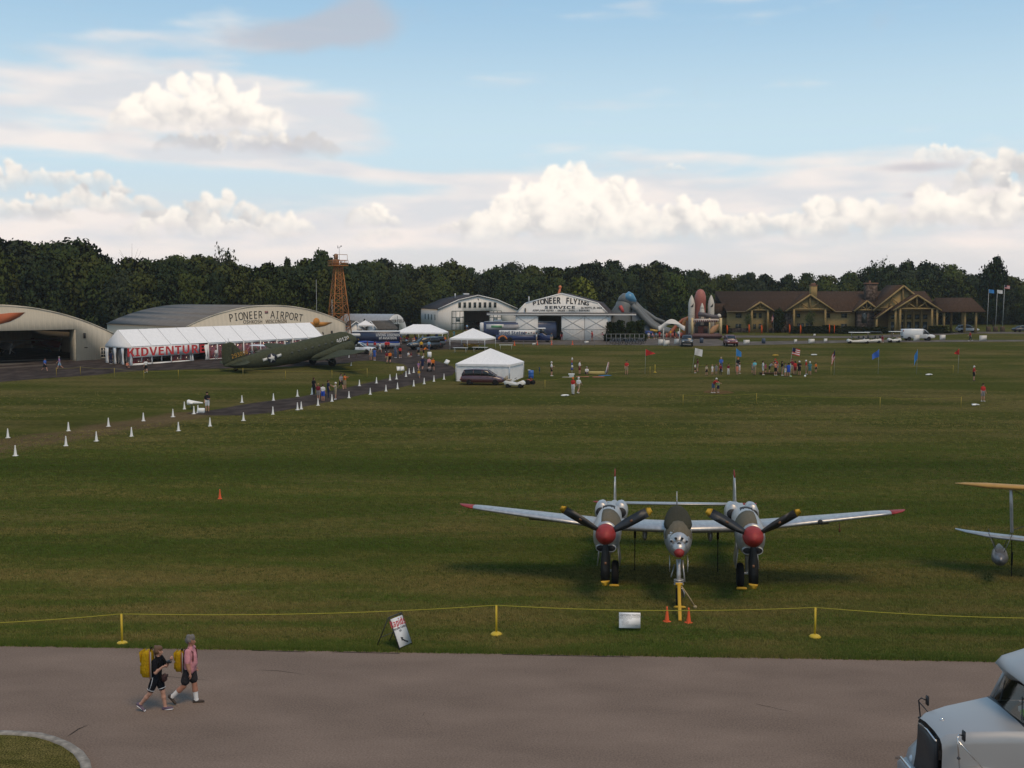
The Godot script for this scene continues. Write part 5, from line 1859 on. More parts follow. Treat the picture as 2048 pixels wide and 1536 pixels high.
func make_vehicles() -> void:
	make_car("minivan","burgundy minivan with dark roof parked in front of the walled tent","minivan",Vector3(-3.3,0.38,-127.51),deg_to_rad(-6.0),
		[[-2.4,0.42,0.95,0.85,0.84],[-2.3,0.3,1.08,0.93,0.9],[-1.0,0.26,1.1,0.96,0.91],[0.6,0.26,1.06,0.96,0.91],[1.5,0.28,0.98,0.94,0.86],[2.2,0.3,0.82,0.9,0.76],[2.42,0.36,0.66,0.8,0.66]],
		[[-2.32,1.04,1.15,0.86,0.80],[-2.05,1.04,1.7,0.86,0.70],[-1.0,1.04,1.76,0.88,0.72],[0.0,1.04,1.74,0.88,0.71],[0.55,1.02,1.66,0.87,0.68],[1.55,0.96,1.02,0.84,0.72]],
		lin(0.055,0.010,0.014),4.9,1.9,0.33,[-1.45,1.5],Color(0.85,0.85,0.85))
	make_car("suv","black SUV with silver grille parked before the picnic tent","SUV",Vector3(-14.01,1.94,-179.02),deg_to_rad(-152.0),
		[[-2.5,0.5,1.0,0.9,0.88],[-2.4,0.42,1.15,0.97,0.93],[0.0,0.4,1.16,0.98,0.94],[1.2,0.4,1.14,0.98,0.92],[2.3,0.45,1.05,0.95,0.86],[2.52,0.5,0.95,0.9,0.8]],
		[[-2.42,1.1,1.2,0.88,0.84],[-2.25,1.1,1.84,0.88,0.72],[-0.8,1.1,1.9,0.9,0.74],[0.4,1.1,1.86,0.9,0.73],[1.25,1.08,1.16,0.88,0.78]],
		lin(0.012,0.014,0.018),5.0,2.0,0.4,[-1.5,1.55])
	make_car("suv","dark SUV partly hidden behind the black one at the picnic tent","SUV",Vector3(-13.14,2.02,-182.38),deg_to_rad(-140.0),
		[[-2.3,0.5,1.0,0.9,0.88],[-2.2,0.42,1.15,0.95,0.91],[0.0,0.4,1.16,0.96,0.92],[1.1,0.4,1.14,0.96,0.9],[2.1,0.45,1.05,0.93,0.84],[2.32,0.5,0.95,0.88,0.78]],
		[[-2.22,1.1,1.2,0.86,0.82],[-2.05,1.1,1.82,0.86,0.7],[-0.8,1.1,1.86,0.88,0.72],[0.4,1.1,1.82,0.88,0.71],[1.2,1.08,1.16,0.86,0.76]],
		lin(0.02,0.02,0.022),4.6,1.9,0.38,[-1.4,1.4])
	var pk := make_car("pickup","white pickup truck under the green airplane's nose","pickup",Vector3(-23.42,1.71,-170.94),deg_to_rad(-14.0),
		[[-2.7,0.5,0.98,0.86,0.84],[-2.6,0.45,1.02,0.92,0.88],[0.2,0.42,1.04,0.93,0.89],[1.2,0.42,1.04,0.93,0.88],[2.4,0.46,0.98,0.9,0.82],[2.65,0.5,0.88,0.85,0.76]],
		[[-1.25,1.0,1.05,0.84,0.8],[-1.1,1.0,1.62,0.84,0.68],[0.0,1.0,1.66,0.85,0.69],[0.55,1.0,1.6,0.85,0.68],[1.3,1.0,1.06,0.84,0.74]],
		lin(0.60,0.60,0.60),5.3,1.85,0.36,[-1.75,1.7],Color(0.6,0.6,0.6),lin(0.05,0.05,0.05))
	var s := st()
	box(s,Vector3(-1.95,1.06,0),Vector3(1.3,0.03,1.5))
	put("load_bed",s,mat(lin(0.02,0.02,0.02),0.8),pk)
	pk = make_car("pickup","dark pickup facing the field below the arch banner","pickup",Vector3(29.13,2.13,-187.22),deg_to_rad(-98.0),
		[[-2.6,0.55,1.1,0.88,0.86],[-2.5,0.5,1.14,0.95,0.9],[0.2,0.48,1.16,0.96,0.91],[1.2,0.48,1.16,0.96,0.9],[2.4,0.5,1.08,0.93,0.84],[2.6,0.55,1.0,0.88,0.78]],
		[[-1.25,1.1,1.16,0.86,0.82],[-1.1,1.1,1.78,0.86,0.7],[0.0,1.1,1.82,0.88,0.71],[0.5,1.1,1.76,0.88,0.7],[1.25,1.1,1.17,0.86,0.76]],
		lin(0.028,0.034,0.042),5.2,1.9,0.4,[-1.7,1.65])
	make_car("suv","dark red SUV facing the field left of the white signs","SUV",Vector3(36.38,2.13,-187.22),deg_to_rad(-92.0),
		[[-2.2,0.5,1.0,0.88,0.86],[-2.1,0.42,1.12,0.93,0.9],[0.0,0.4,1.14,0.95,0.91],[1.1,0.4,1.12,0.95,0.89],[2.0,0.45,1.02,0.92,0.83],[2.2,0.5,0.92,0.87,0.78]],
		[[-2.12,1.06,1.16,0.86,0.82],[-1.95,1.06,1.76,0.86,0.7],[-0.8,1.06,1.8,0.88,0.72],[0.3,1.06,1.76,0.88,0.71],[1.15,1.06,1.12,0.86,0.76]],
		lin(0.13,0.012,0.014),4.4,1.9,0.37,[-1.35,1.4])
	make_car("van","white panel van parked on the service road before the lodge entrance","van",Vector3(73.66,2.38,-204.35),deg_to_rad(-3.0),
		[[-2.85,0.55,2.0,0.9,0.78],[-2.8,0.42,2.08,0.98,0.82],[-1.0,0.4,2.12,0.99,0.83],[0.85,0.4,2.1,0.99,0.82],[1.35,0.4,1.24,0.98,0.93],[2.5,0.45,1.08,0.94,0.85],[2.85,0.5,0.92,0.88,0.76]],
		[[0.7,1.18,2.02,0.965,0.84],[0.8,1.18,2.04,0.965,0.84],[1.1,1.18,1.98,0.965,0.80],[1.85,1.14,1.2,0.93,0.84]],
		lin(0.62,0.61,0.59),5.7,2.0,0.37,[-1.75,1.75],Color(0.35,0.35,0.35),lin(0.06,0.06,0.06))
	make_car("station_wagon","silver hatchback SUV by the lodge's drive-through porch","SUV",Vector3(100.78,2.4,-249.32),deg_to_rad(-4.0),
		[[-2.3,0.5,0.95,0.86,0.84],[-2.2,0.4,1.04,0.91,0.88],[0.0,0.38,1.06,0.93,0.89],[1.1,0.38,1.02,0.93,0.87],[2.1,0.42,0.88,0.9,0.8],[2.3,0.48,0.78,0.85,0.74]],
		[[-2.2,1.0,1.06,0.84,0.8],[-1.7,1.0,1.6,0.84,0.68],[-0.6,1.0,1.7,0.86,0.7],[0.3,1.0,1.64,0.86,0.69],[1.3,0.98,1.03,0.84,0.76]],
		lin(0.42,0.43,0.44),4.6,1.86,0.35,[-1.4,1.45])
	make_car("car","dark car half hidden at the right edge under the trees","car",Vector3(114.78,2.4,-252.84),deg_to_rad(12.0),
		[[-2.3,0.4,0.8,0.82,0.8],[-2.2,0.3,0.9,0.88,0.85],[0.0,0.28,0.94,0.9,0.86],[1.1,0.28,0.9,0.9,0.84],[2.1,0.32,0.78,0.87,0.78],[2.3,0.38,0.68,0.82,0.72]],
		[[-1.7,0.88,0.94,0.82,0.78],[-1.0,0.88,1.38,0.82,0.64],[0.1,0.88,1.42,0.82,0.64],[1.0,0.88,0.92,0.82,0.72]],
		lin(0.014,0.014,0.016),4.6,1.8,0.32,[-1.4,1.4])
	golf_cart("white golf cart with open top beside the burgundy minivan's nose",Vector3(0.33,0.3,-124.24),deg_to_rad(-12.0),false,1)
	golf_cart("long white roofed golf cart, leftmost on the service road",Vector3(59.71,2.26,-194.09),deg_to_rad(176.0),true,3)
	golf_cart("dark-roofed golf cart behind the long white-roofed one",Vector3(62.61,2.29,-195.61),deg_to_rad(172.0),true,2,lin(0.05,0.05,0.055))
	golf_cart("white roofed golf cart left of the white panel van",Vector3(66.97,2.31,-197.19),deg_to_rad(178.0),true,1)
	make_buses()

func golf_cart(label: String,at: Vector3,turn: float,roofed: bool,rows: int,roof_c := Color(0.86,0.85,0.83)) -> void:
	var o := thing("golf_cart",label,"golf cart",at,turn,"")
	var white := mat(lin(0.60,0.57,0.52),0.4)
	var dark := mat(lin(0.03,0.03,0.03),0.7)
	var l := 1.5 + rows * 0.75
	var s := st()
	hull(s,[[-l / 2,0.35,0.72,0.5,0.52],[-l / 2 + 0.3,0.25,0.78,0.58,0.56],[l / 2 - 0.95,0.25,0.5,0.58,0.56],[l / 2 - 0.7,0.25,0.62,0.58,0.52],[l / 2 - 0.25,0.28,0.8,0.56,0.48],[l / 2,0.35,0.6,0.48,0.42]])
	put("body",s,white,o)
	for k in rows:
		s = st()
		var x := -l / 2 + 0.45 + k * 0.8
		cbox(s,Vector3(x,0.84,0),Vector3(0.5,0.14,1.0),0.04)
		cbox(s,Vector3(x - 0.26,1.08,0),Vector3(0.1,0.42,1.0),0.04)
		put("seat",s,mat(lin(0.34,0.27,0.19),0.7) if rows == 1 else dark,o)
	s = st()
	tube(s,Vector3(l / 2 - 0.7,0.6,0.25),Vector3(l / 2 - 1.0,1.05,0.25),0.02)
	lathe(s,[Vector2(0.15,0),Vector2(0.18,0.015),Vector2(0.15,0.03)],Vector3(l / 2 - 1.0,1.04,0.25),Vector3(-0.6,1,0),10)
	put("steering_wheel",s,dark,o)
	for x in [-l / 2 + 0.4,l / 2 - 0.45]:
		for sz in [-1,1]:
			wheel(o,Vector3(x,0.23,sz * 0.48),0.23,0.2,Color(0.6,0.6,0.6))
	if roofed:
		s = st()
		cbox(s,Vector3(-0.15,1.92,0),Vector3(l * 0.92,0.09,1.15),0.04)
		put("roof",s,mat(roof_c,0.5),o)
		s = st()
		for x in [-l * 0.55,l * 0.26]:
			for sz in [-1,1]:
				tube(s,Vector3(x * 0.9,0.6,sz * 0.52),Vector3(x * 0.95,1.9,sz * 0.52),0.02,0.02,5)
		put("roof_post",s,dark,o)
		s = st()
		box(s,Vector3(l / 2 - 0.75,1.35,0),Vector3(0.02,0.9,1.0))
		put("windscreen",s,glass(Color(0.4,0.42,0.42,0.2)),o)
	else:
		s = st()
		tube(s,Vector3(-l / 2 + 0.1,0.98,-0.3),Vector3(-l / 2 + 0.1,0.98,0.45),0.16,0.16,10)
		put("golf_bag",s,mat(lin(0.30,0.22,0.13),0.7),o)

func make_buses() -> void:
	var navy := mat(lin(0.014,0.019,0.05),0.3)
	var silver := mat(lin(0.30,0.31,0.34),0.35,0.3)
	var white := mat(lin(0.62,0.60,0.57),0.5)
	var dk := mat(lin(0.012,0.013,0.016),0.1)
	var o := thing("exhibit_trailer","dark blue trailer lettered LIVING LEGENDS OF AVIATION, silver lower half","trailer",Vector3(-21.79,1.96,-180.12),deg_to_rad(4.0))
	var s := st()
	cbox(s,Vector3(0,1.85,-1.2),Vector3(7.6,1.75,2.4),0.08)
	put("upper_body",s,navy,o)
	s = st()
	cbox(s,Vector3(0,0.66,-1.2),Vector3(7.56,0.6,2.36),0.05)
	put("lower_body",s,silver,o)
	s = st()
	slab(s,PackedVector2Array([Vector2(-3.7,0.97),Vector2(3.7,0.97),Vector2(3.7,1.2),Vector2(0.5,1.12),Vector2(-1.6,1.35),Vector2(-3.7,1.2)]),0.01,0.022)
	put("blue_stripe",s,mat(lin(0.03,0.07,0.32),0.4),o)
	s = st()
	cbox(s,Vector3(0.0,2.8,-1.2),Vector3(7.7,0.16,2.5),0.05)
	put("roof",s,white,o)
	s = st()
	cbox(s,Vector3(-3.2,2.25,-1.0),Vector3(1.5,0.5,2.45),0.1)
	put("front_cap",s,white,o)
	lettering("letter","LIVING LEGENDS",0.40,"Droid Sans",true,white,o,Transform3D(Basis.IDENTITY,Vector3(1.9,2.25,0.02)),0.85)
	lettering("letter","of AVIATION",0.40,"Droid Sans",true,white,o,Transform3D(Basis.IDENTITY,Vector3(1.9,1.75,0.02)),0.85)
	for x in [-2.2,2.0,2.9]:
		for z in [-0.2,-2.2]:
			wheel(o,Vector3(x,0.38,z),0.38,0.25,Color(0.5,0.5,0.5))
	o = thing("coach","tall blue and silver tour coach parked before the lettered hangar","bus",Vector3(1.45,2.38,-204.35),deg_to_rad(-3.0))
	o.position.z -= 3.0
	s = st()
	cbox(s,Vector3(0,1.85,-1.3),Vector3(13.6,3.0,2.6),0.22)
	put("body",s,worn(lin(0.055,0.07,0.14),0.3,0.25,4.0),o)
	s = st()
	box(s,Vector3(-1.2,2.35,0.006),Vector3(9.2,0.95,0.02))
	put("side_panel",s,worn(lin(0.36,0.34,0.34),0.5,0.2,3.0),o)
	s = st()
	box(s,Vector3(-4.6,2.45,0.02),Vector3(3.2,0.85,0.02))
	var pn := put("sign_panel",s,white,o)
	s = st()
	box(s,Vector3(-4.3,2.45,0.036),Vector3(2.0,0.42,0.012))
	put("green_label",s,mat(lin(0.10,0.27,0.12),0.6),pn)
	s = st()
	box(s,Vector3(1.5,2.35,0.02),Vector3(1.5,0.6,0.02))
	put("notice_panel",s,white,o)
	s = st()
	box(s,Vector3(0,3.32,-1.28),Vector3(13.0,0.1,2.5))
	put("roof_edge",s,mat(lin(0.45,0.43,0.41),0.5),o)
	for x in [-2.8,1.9,4.2]:
		s = st()
		cbox(s,Vector3(x - 1.3,3.52,-1.2),Vector3(1.5,0.28,1.1),0.1)
		put("roof_unit",s,mat(lin(0.06,0.065,0.075),0.4) if x > -2.0 else white,o)
	s = st()
	box(s,Vector3(6.79,2.2,-1.3),Vector3(0.05,1.7,2.3))
	put("windscreen",s,dk,o)
	s = st()
	cbox(s,Vector3(-6.9,2.3,-1.3),Vector3(1.0,1.7,2.3),0.1)
	put("rear_cap",s,white,o)
	for x in [-4.6,-3.3,4.6]:
		for z in [-0.12,-2.5]:
			wheel(o,Vector3(x,0.5,z),0.5,0.28,Color(0.55,0.55,0.55))
	o = thing("show_truck","blue show truck with white lettered awning and flame-painted rear wheels","truck",Vector3(1.94,2.33,-198.85),deg_to_rad(-1.0))
	s = st()
	cbox(s,Vector3(-0.8,0.72,-1.2),Vector3(8.0,0.9,2.4),0.08)
	put("body",s,mat(lin(0.014,0.024,0.085),0.3),o)
	s = st()
	cbox(s,Vector3(-0.55,1.6,-1.15),Vector3(7.4,0.85,2.2),0.06)
	put("awning_box",s,white,o)
	lettering("letter","United States",0.62,"Droid Sans",true,mat(lin(0.02,0.03,0.10),0.6),o,Transform3D(Basis.IDENTITY,Vector3(-2.3,1.62,-0.04)),1.0)
	for k in 7:
		s = st()
		cbox(s,Vector3(0.1 + k * 0.46,1.55 + 0.1 * (k % 2),-0.03),Vector3(0.24,0.2,0.03),0.01)
		put("sponsor_badge",s,mat([lin(0.02,0.03,0.08),lin(0.25,0.03,0.03),lin(0.05,0.05,0.05)][k % 3],0.6),o)
	s = st()
	hull(s,[[2.9,0.35,1.62,1.15,1.1],[3.4,0.3,1.75,1.18,1.1],[4.1,0.3,1.3,1.18,1.05],[5.0,0.35,1.15,1.1,0.95],[5.2,0.4,1.0,1.0,0.85]])
	var cab := put("cab",s,mat(lin(0.014,0.024,0.085),0.25),o)
	s = st()
	hull(s,[[2.95,1.5,2.3,1.1,1.0],[3.6,1.5,2.3,1.1,1.0],[4.3,1.25,1.4,1.05,0.95]])
	put("cab_windows",s,dk,cab)
	s = st()
	cbox(s,Vector3(3.2,2.4,-0.0),Vector3(1.6,0.22,2.1),0.08)
	put("cab_roof",s,white,cab)
	for sz in [-0.85,0.85]:
		s = st()
		ball(s,Vector3(5.18,0.85,sz),Vector3(0.08,0.14,0.16),8)
		put("headlight",s,mat(lin(0.7,0.68,0.62),0.2),cab)
	for x in [-3.6,-2.3,4.3]:
		for z in [0.0,-2.2]:
			wheel(o,Vector3(x,0.44,z),0.44,0.26,Color(0.6,0.58,0.52))
	s = st()
	var fl := PackedVector2Array()
	for k in 13:
		var a := PI * k / 12.0
		fl.append(Vector2(cos(a) * 0.85,0.45 + sin(a) * 0.72))
	for k in 13:
		var a := PI - PI * k / 12.0
		fl.append(Vector2(cos(a) * 0.52,0.45 + sin(a) * 0.5))
	slab(s,fl,0.02,0.05,Transform3D(Basis.IDENTITY,Vector3(-3.6,0,0.0)))
	put("flame_arch",s,mat(lin(0.55,0.16,0.02),0.5),o)

const FOIL := [[0.0,0.0],[0.03,0.30],[0.12,0.52],[0.3,0.60],[0.55,0.44],[0.8,0.20],[1.0,0.02],[1.0,-0.02],[0.8,-0.12],[0.55,-0.26],[0.3,-0.38],[0.1,-0.34],[0.03,-0.20]]

func wing(s: SurfaceTool,secs: Array,upright := false) -> void:
	var rings := []
	for q in secs:
		var r := PackedVector3Array()
		for f in FOIL:
			var off: float = f[1] * q[2]
			r.append(q[0] + (Vector3(off,0,-f[0] * q[1]) if upright else Vector3(0,off - f[0] * q[1] * 0.085,-f[0] * q[1])))
		rings.append(r)
	loft(s,rings)

func fuselage(s: SurfaceTool,stations: Array,n := 20,x := 0.0,power := 1.0) -> void:
	var rings := []
	for q in stations:
		var r := PackedVector3Array()
		for k in n:
			var a := TAU * k / n
			r.append(Vector3(x + signf(cos(a)) * pow(absf(cos(a)),power) * q[2],q[1] + signf(sin(a)) * pow(absf(sin(a)),power) * q[3],q[0]))
		rings.append(r)
	loft(s,rings)

func blade(o: Node3D,hub: Vector3,ang: float,l: float,w: float,twist: float,m: Material,tip_m: Material) -> void:
	var d := Vector3(cos(ang),sin(ang),0)
	var side := Vector3(-sin(ang),cos(ang),0)
	var sec := func(t: float) -> PackedVector3Array:
		var ww: float = w * 0.5 * (0.45 + 0.85 * smoothstep(0.08,0.4,t) - 0.75 * smoothstep(0.82,1.03,t) * smoothstep(0.82,1.03,t))
		var a := twist * (1.15 - 0.55 * t)
		var e := side * cos(a) + Vector3(0,0,1) * sin(a)
		var f := d.cross(e)
		var c := hub + d * l * t
		return PackedVector3Array([c - e * ww,c + f * 0.03 * (1.2 - t),c + e * ww,c - f * 0.02 * (1.2 - t)])
	var s := st()
	loft(s,[sec.call(0.1),sec.call(0.25),sec.call(0.45),sec.call(0.7),sec.call(0.9)])
	var b := put("blade",s,m,o)
	s = st()
	loft(s,[sec.call(0.9),sec.call(0.95),sec.call(0.985),sec.call(1.0)])
	put("blade_tip",s,tip_m,b)
	s = st()
	box(s,hub + d * l * 0.56 + Vector3(0,0,0.035),Vector3(0.10,0.07,0.012),Basis(Vector3(0,0,1),ang))
	put("blade_label",s,mat(lin(0.16,0.07,0.03),0.6),b)

func plane_wheel(o: Node3D,at: Vector3,r: float,w: float) -> void:
	var s := st()
	lathe(s,[Vector2(r * 0.5,-w / 2),Vector2(r * 0.85,-w / 2),Vector2(r * 0.97,-w * 0.32),Vector2(r,0),Vector2(r * 0.97,w * 0.32),Vector2(r * 0.85,w / 2),Vector2(r * 0.5,w / 2)],at,Vector3(1,0,0),18)
	var t := put("wheel",s,mat(lin(0.016,0.015,0.015),0.85),o,true)
	s = st()
	lathe(s,[Vector2(0.02,-w * 0.42),Vector2(r * 0.52,-w * 0.42),Vector2(r * 0.52,w * 0.42),Vector2(0.02,w * 0.42)],at,Vector3(1,0,0),12)
	put("rim",s,mat(lin(0.35,0.35,0.35),0.4,0.5),t)

func make_fighter() -> void:
	var silver := worn(lin(0.54,0.52,0.50),0.42,0.2,1.1,0.65)
	var olive := worn(lin(0.115,0.098,0.06),0.85,0.18,0.8)
	var red := worn(lin(0.33,0.020,0.015),0.62,0.2,0.8)
	var dark := mat(lin(0.014,0.013,0.013),0.7)
	var black := mat(lin(0.016,0.016,0.017),0.5)
	var yellow := mat(lin(0.48,0.27,0.01),0.65)
	var o := thing("fighter_airplane","silver twin-boom fighter airplane with red spinners and red wing tips","airplane",Vector3(5.62,0,-37.25),deg_to_rad(-7.2))
	o.transform.basis = o.transform.basis * Basis(Vector3(0,0,1),0.010)
	var s := st()
	fuselage(s,[[0.42,2.04,0.27,0.30],[0.15,2.06,0.36,0.42],[-0.3,2.07,0.43,0.53],[-0.9,2.07,0.48,0.60],[-1.8,2.07,0.5,0.64],[-2.8,2.08,0.49,0.6],[-3.8,2.1,0.38,0.44],[-4.6,2.12,0.2,0.22],[-5.0,2.12,0.04,0.05]],22)
	put("fuselage",s,silver,o,true)
	s = st()
	lathe(s,[Vector2(0.275,0.0),Vector2(0.22,0.17),Vector2(0.14,0.29),Vector2(0.02,0.34)],Vector3(0,2.02,0.41),Vector3(0,-0.02,1),18)
	put("nose_cone",s,silver,o,true)
	s = st()
	lathe(s,[Vector2(0.175,0.0),Vector2(0.15,0.14),Vector2(0.08,0.22),Vector2(0.01,0.24)],Vector3(0,1.93,0.62),Vector3(0,-0.12,1),16)
	put("red_nose_cap",s,red,o,true)
	for g in [[-0.255,2.25,0.045,-0.13],[-0.105,2.355,0.05,-0.10],[0.105,2.355,0.05,-0.10],[0.255,2.25,0.045,-0.13],[0.0,2.2,0.075,0.04]]:
		s = st()
		lathe(s,[Vector2(g[2] * 0.6,0),Vector2(g[2],0.0),Vector2(g[2],0.42),Vector2(g[2] * 0.8,0.44)],Vector3(g[0],g[1],0.14 + g[3]),Vector3(0,0,1),10)
		var gp := put("gun_port",s,silver,o)
		s = st()
		lathe(s,[Vector2(0.005,0),Vector2(g[2] * 0.9,0),Vector2(g[2] * 0.9,0.005),Vector2(0.005,0.005)],Vector3(g[0],g[1],0.583 + g[3]),Vector3(0,0,1),10)
		put("bore",s,dark,gp)
	s = st()
	fuselage(s,[[-0.55,2.42,0.34,0.14],[-0.95,2.46,0.45,0.22],[-1.35,2.46,0.49,0.36],[-1.75,2.48,0.47,0.44],[-2.2,2.5,0.42,0.44],[-2.9,2.46,0.36,0.38],[-3.7,2.36,0.24,0.22],[-4.2,2.3,0.1,0.1]],20)
	put("canopy_cover",s,worn(lin(0.062,0.058,0.040),0.9,0.25,0.4,0.0,0.3),o,true)
	s = st()
	var rr := []
	for q in [[0.36,2.05,0.29,0.30],[0.1,2.065,0.375,0.437],[-0.3,2.075,0.442,0.542],[-0.65,2.075,0.468,0.585],[-0.9,2.075,0.486,0.612]]:
		var r := PackedVector3Array()
		for k in 9:
			var a := lerpf(0.22,PI - 0.22,k / 8.0) if q[0] < 0.0 else lerpf(0.75,PI - 0.75,k / 8.0)
			r.append(Vector3(cos(a) * q[2],q[1] + sin(a) * q[3],q[0]))
		for k in range(8,-1,-1):
			r.append(r[k] - Vector3(0,0.03,0))
		rr.append(r)
	loft(s,rr.slice(1))
	put("antiglare_panel",s,worn(lin(0.15,0.125,0.085),0.8,0.15,0.6),o)
	s = st()
	box(s,Vector3(0,2.86,-1.62),Vector3(0.09,0.02,0.05))
	put("cover_tag",s,mat(lin(0.5,0.10,0.02),0.7),o)
	s = st()
	tube(s,Vector3(0,2.75,-3.1),Vector3(0,3.3,-3.2),0.025,0.012,6)
	put("antenna_mast",s,silver,o)
	s = st()
	wing(s,[[Vector3(-2.6,2.27,-1.55),3.0,0.36],[Vector3(0,2.2,-1.5),3.1,0.38],[Vector3(2.6,2.27,-1.55),3.0,0.36]])
	put("centre_wing",s,silver,o,true)
	for sx in [-1.0,1.0]:
		s = st()
		wing(s,[[Vector3(sx * 2.3,2.25,-1.55),2.95,0.34],[Vector3(sx * 4.4,2.44,-1.85),2.3,0.25],[Vector3(sx * 7.0,2.70,-2.25),1.5,0.17],[Vector3(sx * 7.38,2.737,-2.33),1.28,0.135]])
		put("outer_wing",s,silver,o,true)
		s = st()
		wing(s,[[Vector3(sx * 7.38,2.737,-2.33),1.28,0.136],[Vector3(sx * 7.55,2.755,-2.37),1.15,0.115],[Vector3(sx * 7.8,2.78,-2.55),0.8,0.07],[Vector3(sx * 7.93,2.795,-2.8),0.3,0.03]])
		put("wing_tip",s,red,o,true)
		s = st()
		box(s,Vector3(sx * 4.25,2.12,-3.7),Vector3(2.5,0.035,0.62),Basis(Vector3(1,0,0),-0.62) * Basis(Vector3(0,0,1),sx * 0.085))
		put("flap",s,worn(lin(0.10,0.09,0.085),0.6,0.3,1.0,0.3),o)
		var x: float = sx * 2.44
		s = st()
		fuselage(s,[[-0.02,2.37,0.36,0.37],[-0.14,2.27,0.42,0.53],[-0.5,2.19,0.46,0.66],[-1.2,2.16,0.49,0.72],[-2.2,2.17,0.49,0.68],[-3.2,2.2,0.46,0.54],[-4.4,2.14,0.41,0.44],[-5.6,2.06,0.35,0.36],[-7.0,1.95,0.25,0.26],[-8.4,1.86,0.15,0.16],[-9.0,1.84,0.06,0.08]],20,x)
		var boom := put("boom",s,silver,o,true)
		s = st()
		rr = []
		for q in [[-0.12,2.27,0.43,0.54],[-0.5,2.19,0.472,0.673],[-1.2,2.16,0.50,0.732],[-2.0,2.165,0.50,0.70]]:
			var r := PackedVector3Array()
			for k in 7:
				var a := lerpf(0.35,PI * 0.62,k / 6.0)
				r.append(Vector3(x - sx * cos(a) * q[2],q[1] + sin(a) * q[3],q[0]))
			for k in range(6,-1,-1):
				r.append(r[k] - Vector3(0,0.03,0))
			rr.append(r)
		loft(s,rr)
		put("antiglare_panel",s,worn(lin(0.15,0.125,0.085),0.8,0.15,0.6),boom)
		for c in [-0.17,0.17]:
			s = st()
			lathe(s,[Vector2(0.08,-0.3),Vector2(0.13,-0.2),Vector2(0.135,0.0),Vector2(0.12,0.03),Vector2(0.105,0.0)],Vector3(x + c,1.86,-0.06),Vector3(0,-0.12,1),14,1.35)
			var lip := put("chin_intake",s,silver,boom,true)
			s = st()
			lathe(s,[Vector2(0.005,0),Vector2(0.112,0),Vector2(0.112,0.004),Vector2(0.005,0.004)],Vector3(x + c,1.86,-0.055),Vector3(0,-0.12,1),14,1.35)
			put("intake_opening",s,dark,boom)
		s = st()
		lathe(s,[Vector2(0.2,0),Vector2(0.22,0.05),Vector2(0.12,0.09),Vector2(0.02,0.1)],Vector3(x,2.70,-3.0),Vector3(0,1,0.06),16)
		for k in 5:
			tube(s,Vector3(x - 0.2 + k * 0.1,2.72,-2.6),Vector3(x - 0.2 + k * 0.1,2.80 + 0.02 * (k % 2),-2.8),0.025,0.02,6)
		put("supercharger",s,worn(lin(0.07,0.06,0.055),0.6,0.4,0.3,0.4),boom)
		for c in [-1.0,1.0]:
			s = st()
			fuselage(s,[[-4.55,2.22,0.235,0.36],[-4.6,2.22,0.26,0.39],[-5.2,2.18,0.28,0.42],[-6.0,2.12,0.2,0.34],[-6.7,2.02,0.05,0.12]],16,x + c * 0.36)
			put("radiator_scoop",s,silver,boom,true)
			s = st()
			lathe(s,[Vector2(0.005,0),Vector2(0.19,0),Vector2(0.19,0.006),Vector2(0.005,0.006)],Vector3(x + c * 0.38,2.23,-4.545),Vector3(0,0.0,1),16,1.0)
			put("scoop_opening",s,dark,boom)
		var hub := Vector3(x,2.38,0.16)
		s = st()
		lathe(s,[Vector2(0.342,-0.17),Vector2(0.344,0.0),Vector2(0.31,0.18),Vector2(0.22,0.35),Vector2(0.15,0.46),Vector2(0.02,0.52)],hub,Vector3(0,0,1),24)
		put("spinner",s,red,o,true)
		for k in 3:
			blade(o,hub,deg_to_rad(-90.0 + 120.0 * k + sx * 0.6),1.76,0.27,0.62 * sx,black,yellow)
		s = st()
		wing(s,[[Vector3(x,0.95,-8.75),0.7,0.06],[Vector3(x,1.25,-8.35),1.25,0.10],[Vector3(x,1.85,-8.1),1.55,0.12],[Vector3(x,2.55,-8.3),1.25,0.09],[Vector3(x,2.95,-8.55),0.85,0.06]],true)
		put("tail_fin",s,silver,o,true)
		s = st()
		wing(s,[[Vector3(x,2.95,-8.55),0.85,0.061],[Vector3(x,3.12,-8.7),0.6,0.045],[Vector3(x,3.22,-8.85),0.3,0.02]],true)
		put("fin_tip",s,red,o,true)
		s = st()
		tube(s,Vector3(x,1.7,-2.45),Vector3(x + sx * 0.02,0.45,-2.55),0.075,0.06,10)
		tube(s,Vector3(x - sx * 0.2,0.5,-2.5),Vector3(x + sx * 0.05,0.5,-2.5),0.05,0.05,8)
		tube(s,Vector3(x + sx * 0.1,1.5,-3.3),Vector3(x + sx * 0.03,0.7,-2.6),0.035,0.035,6)
		put("main_gear_leg",s,silver,o)
		plane_wheel(o,Vector3(x - sx * 0.22,0.44,-2.5),0.44,0.24)
		for c in [-0.36,0.36]:
			s = st()
			box(s,Vector3(x + c,1.15,-2.7),Vector3(0.03,0.75,1.3),Basis(Vector3(0,0,1),c * 0.3))
			put("gear_door",s,silver,o)
		s = st()
		cbox(s,Vector3(x - sx * 0.2,0.07,-2.02),Vector3(0.36,0.10,0.10),0.03)
		tag(put_top("wheel_chock",s,yellow,o),"yellow wheel chock under the fighter's %s main wheel" % ("left-hand" if sx < 0.0 else "right-hand"),"wheel chock","yellow chocks under the fighter")
		s = st()
		fuselage(s,[[-1.9,1.92,0.02,0.12],[-2.1,1.9,0.09,0.2],[-2.6,1.9,0.09,0.2],[-3.0,1.92,0.02,0.12]],10,sx * 1.15)
		put("pylon",s,silver,o,true)
		s = st()
		tube(s,Vector3(sx * 1.53,2.1,-4.2),Vector3(sx * 1.55,0.02,-4.6),0.02,0.02,5)
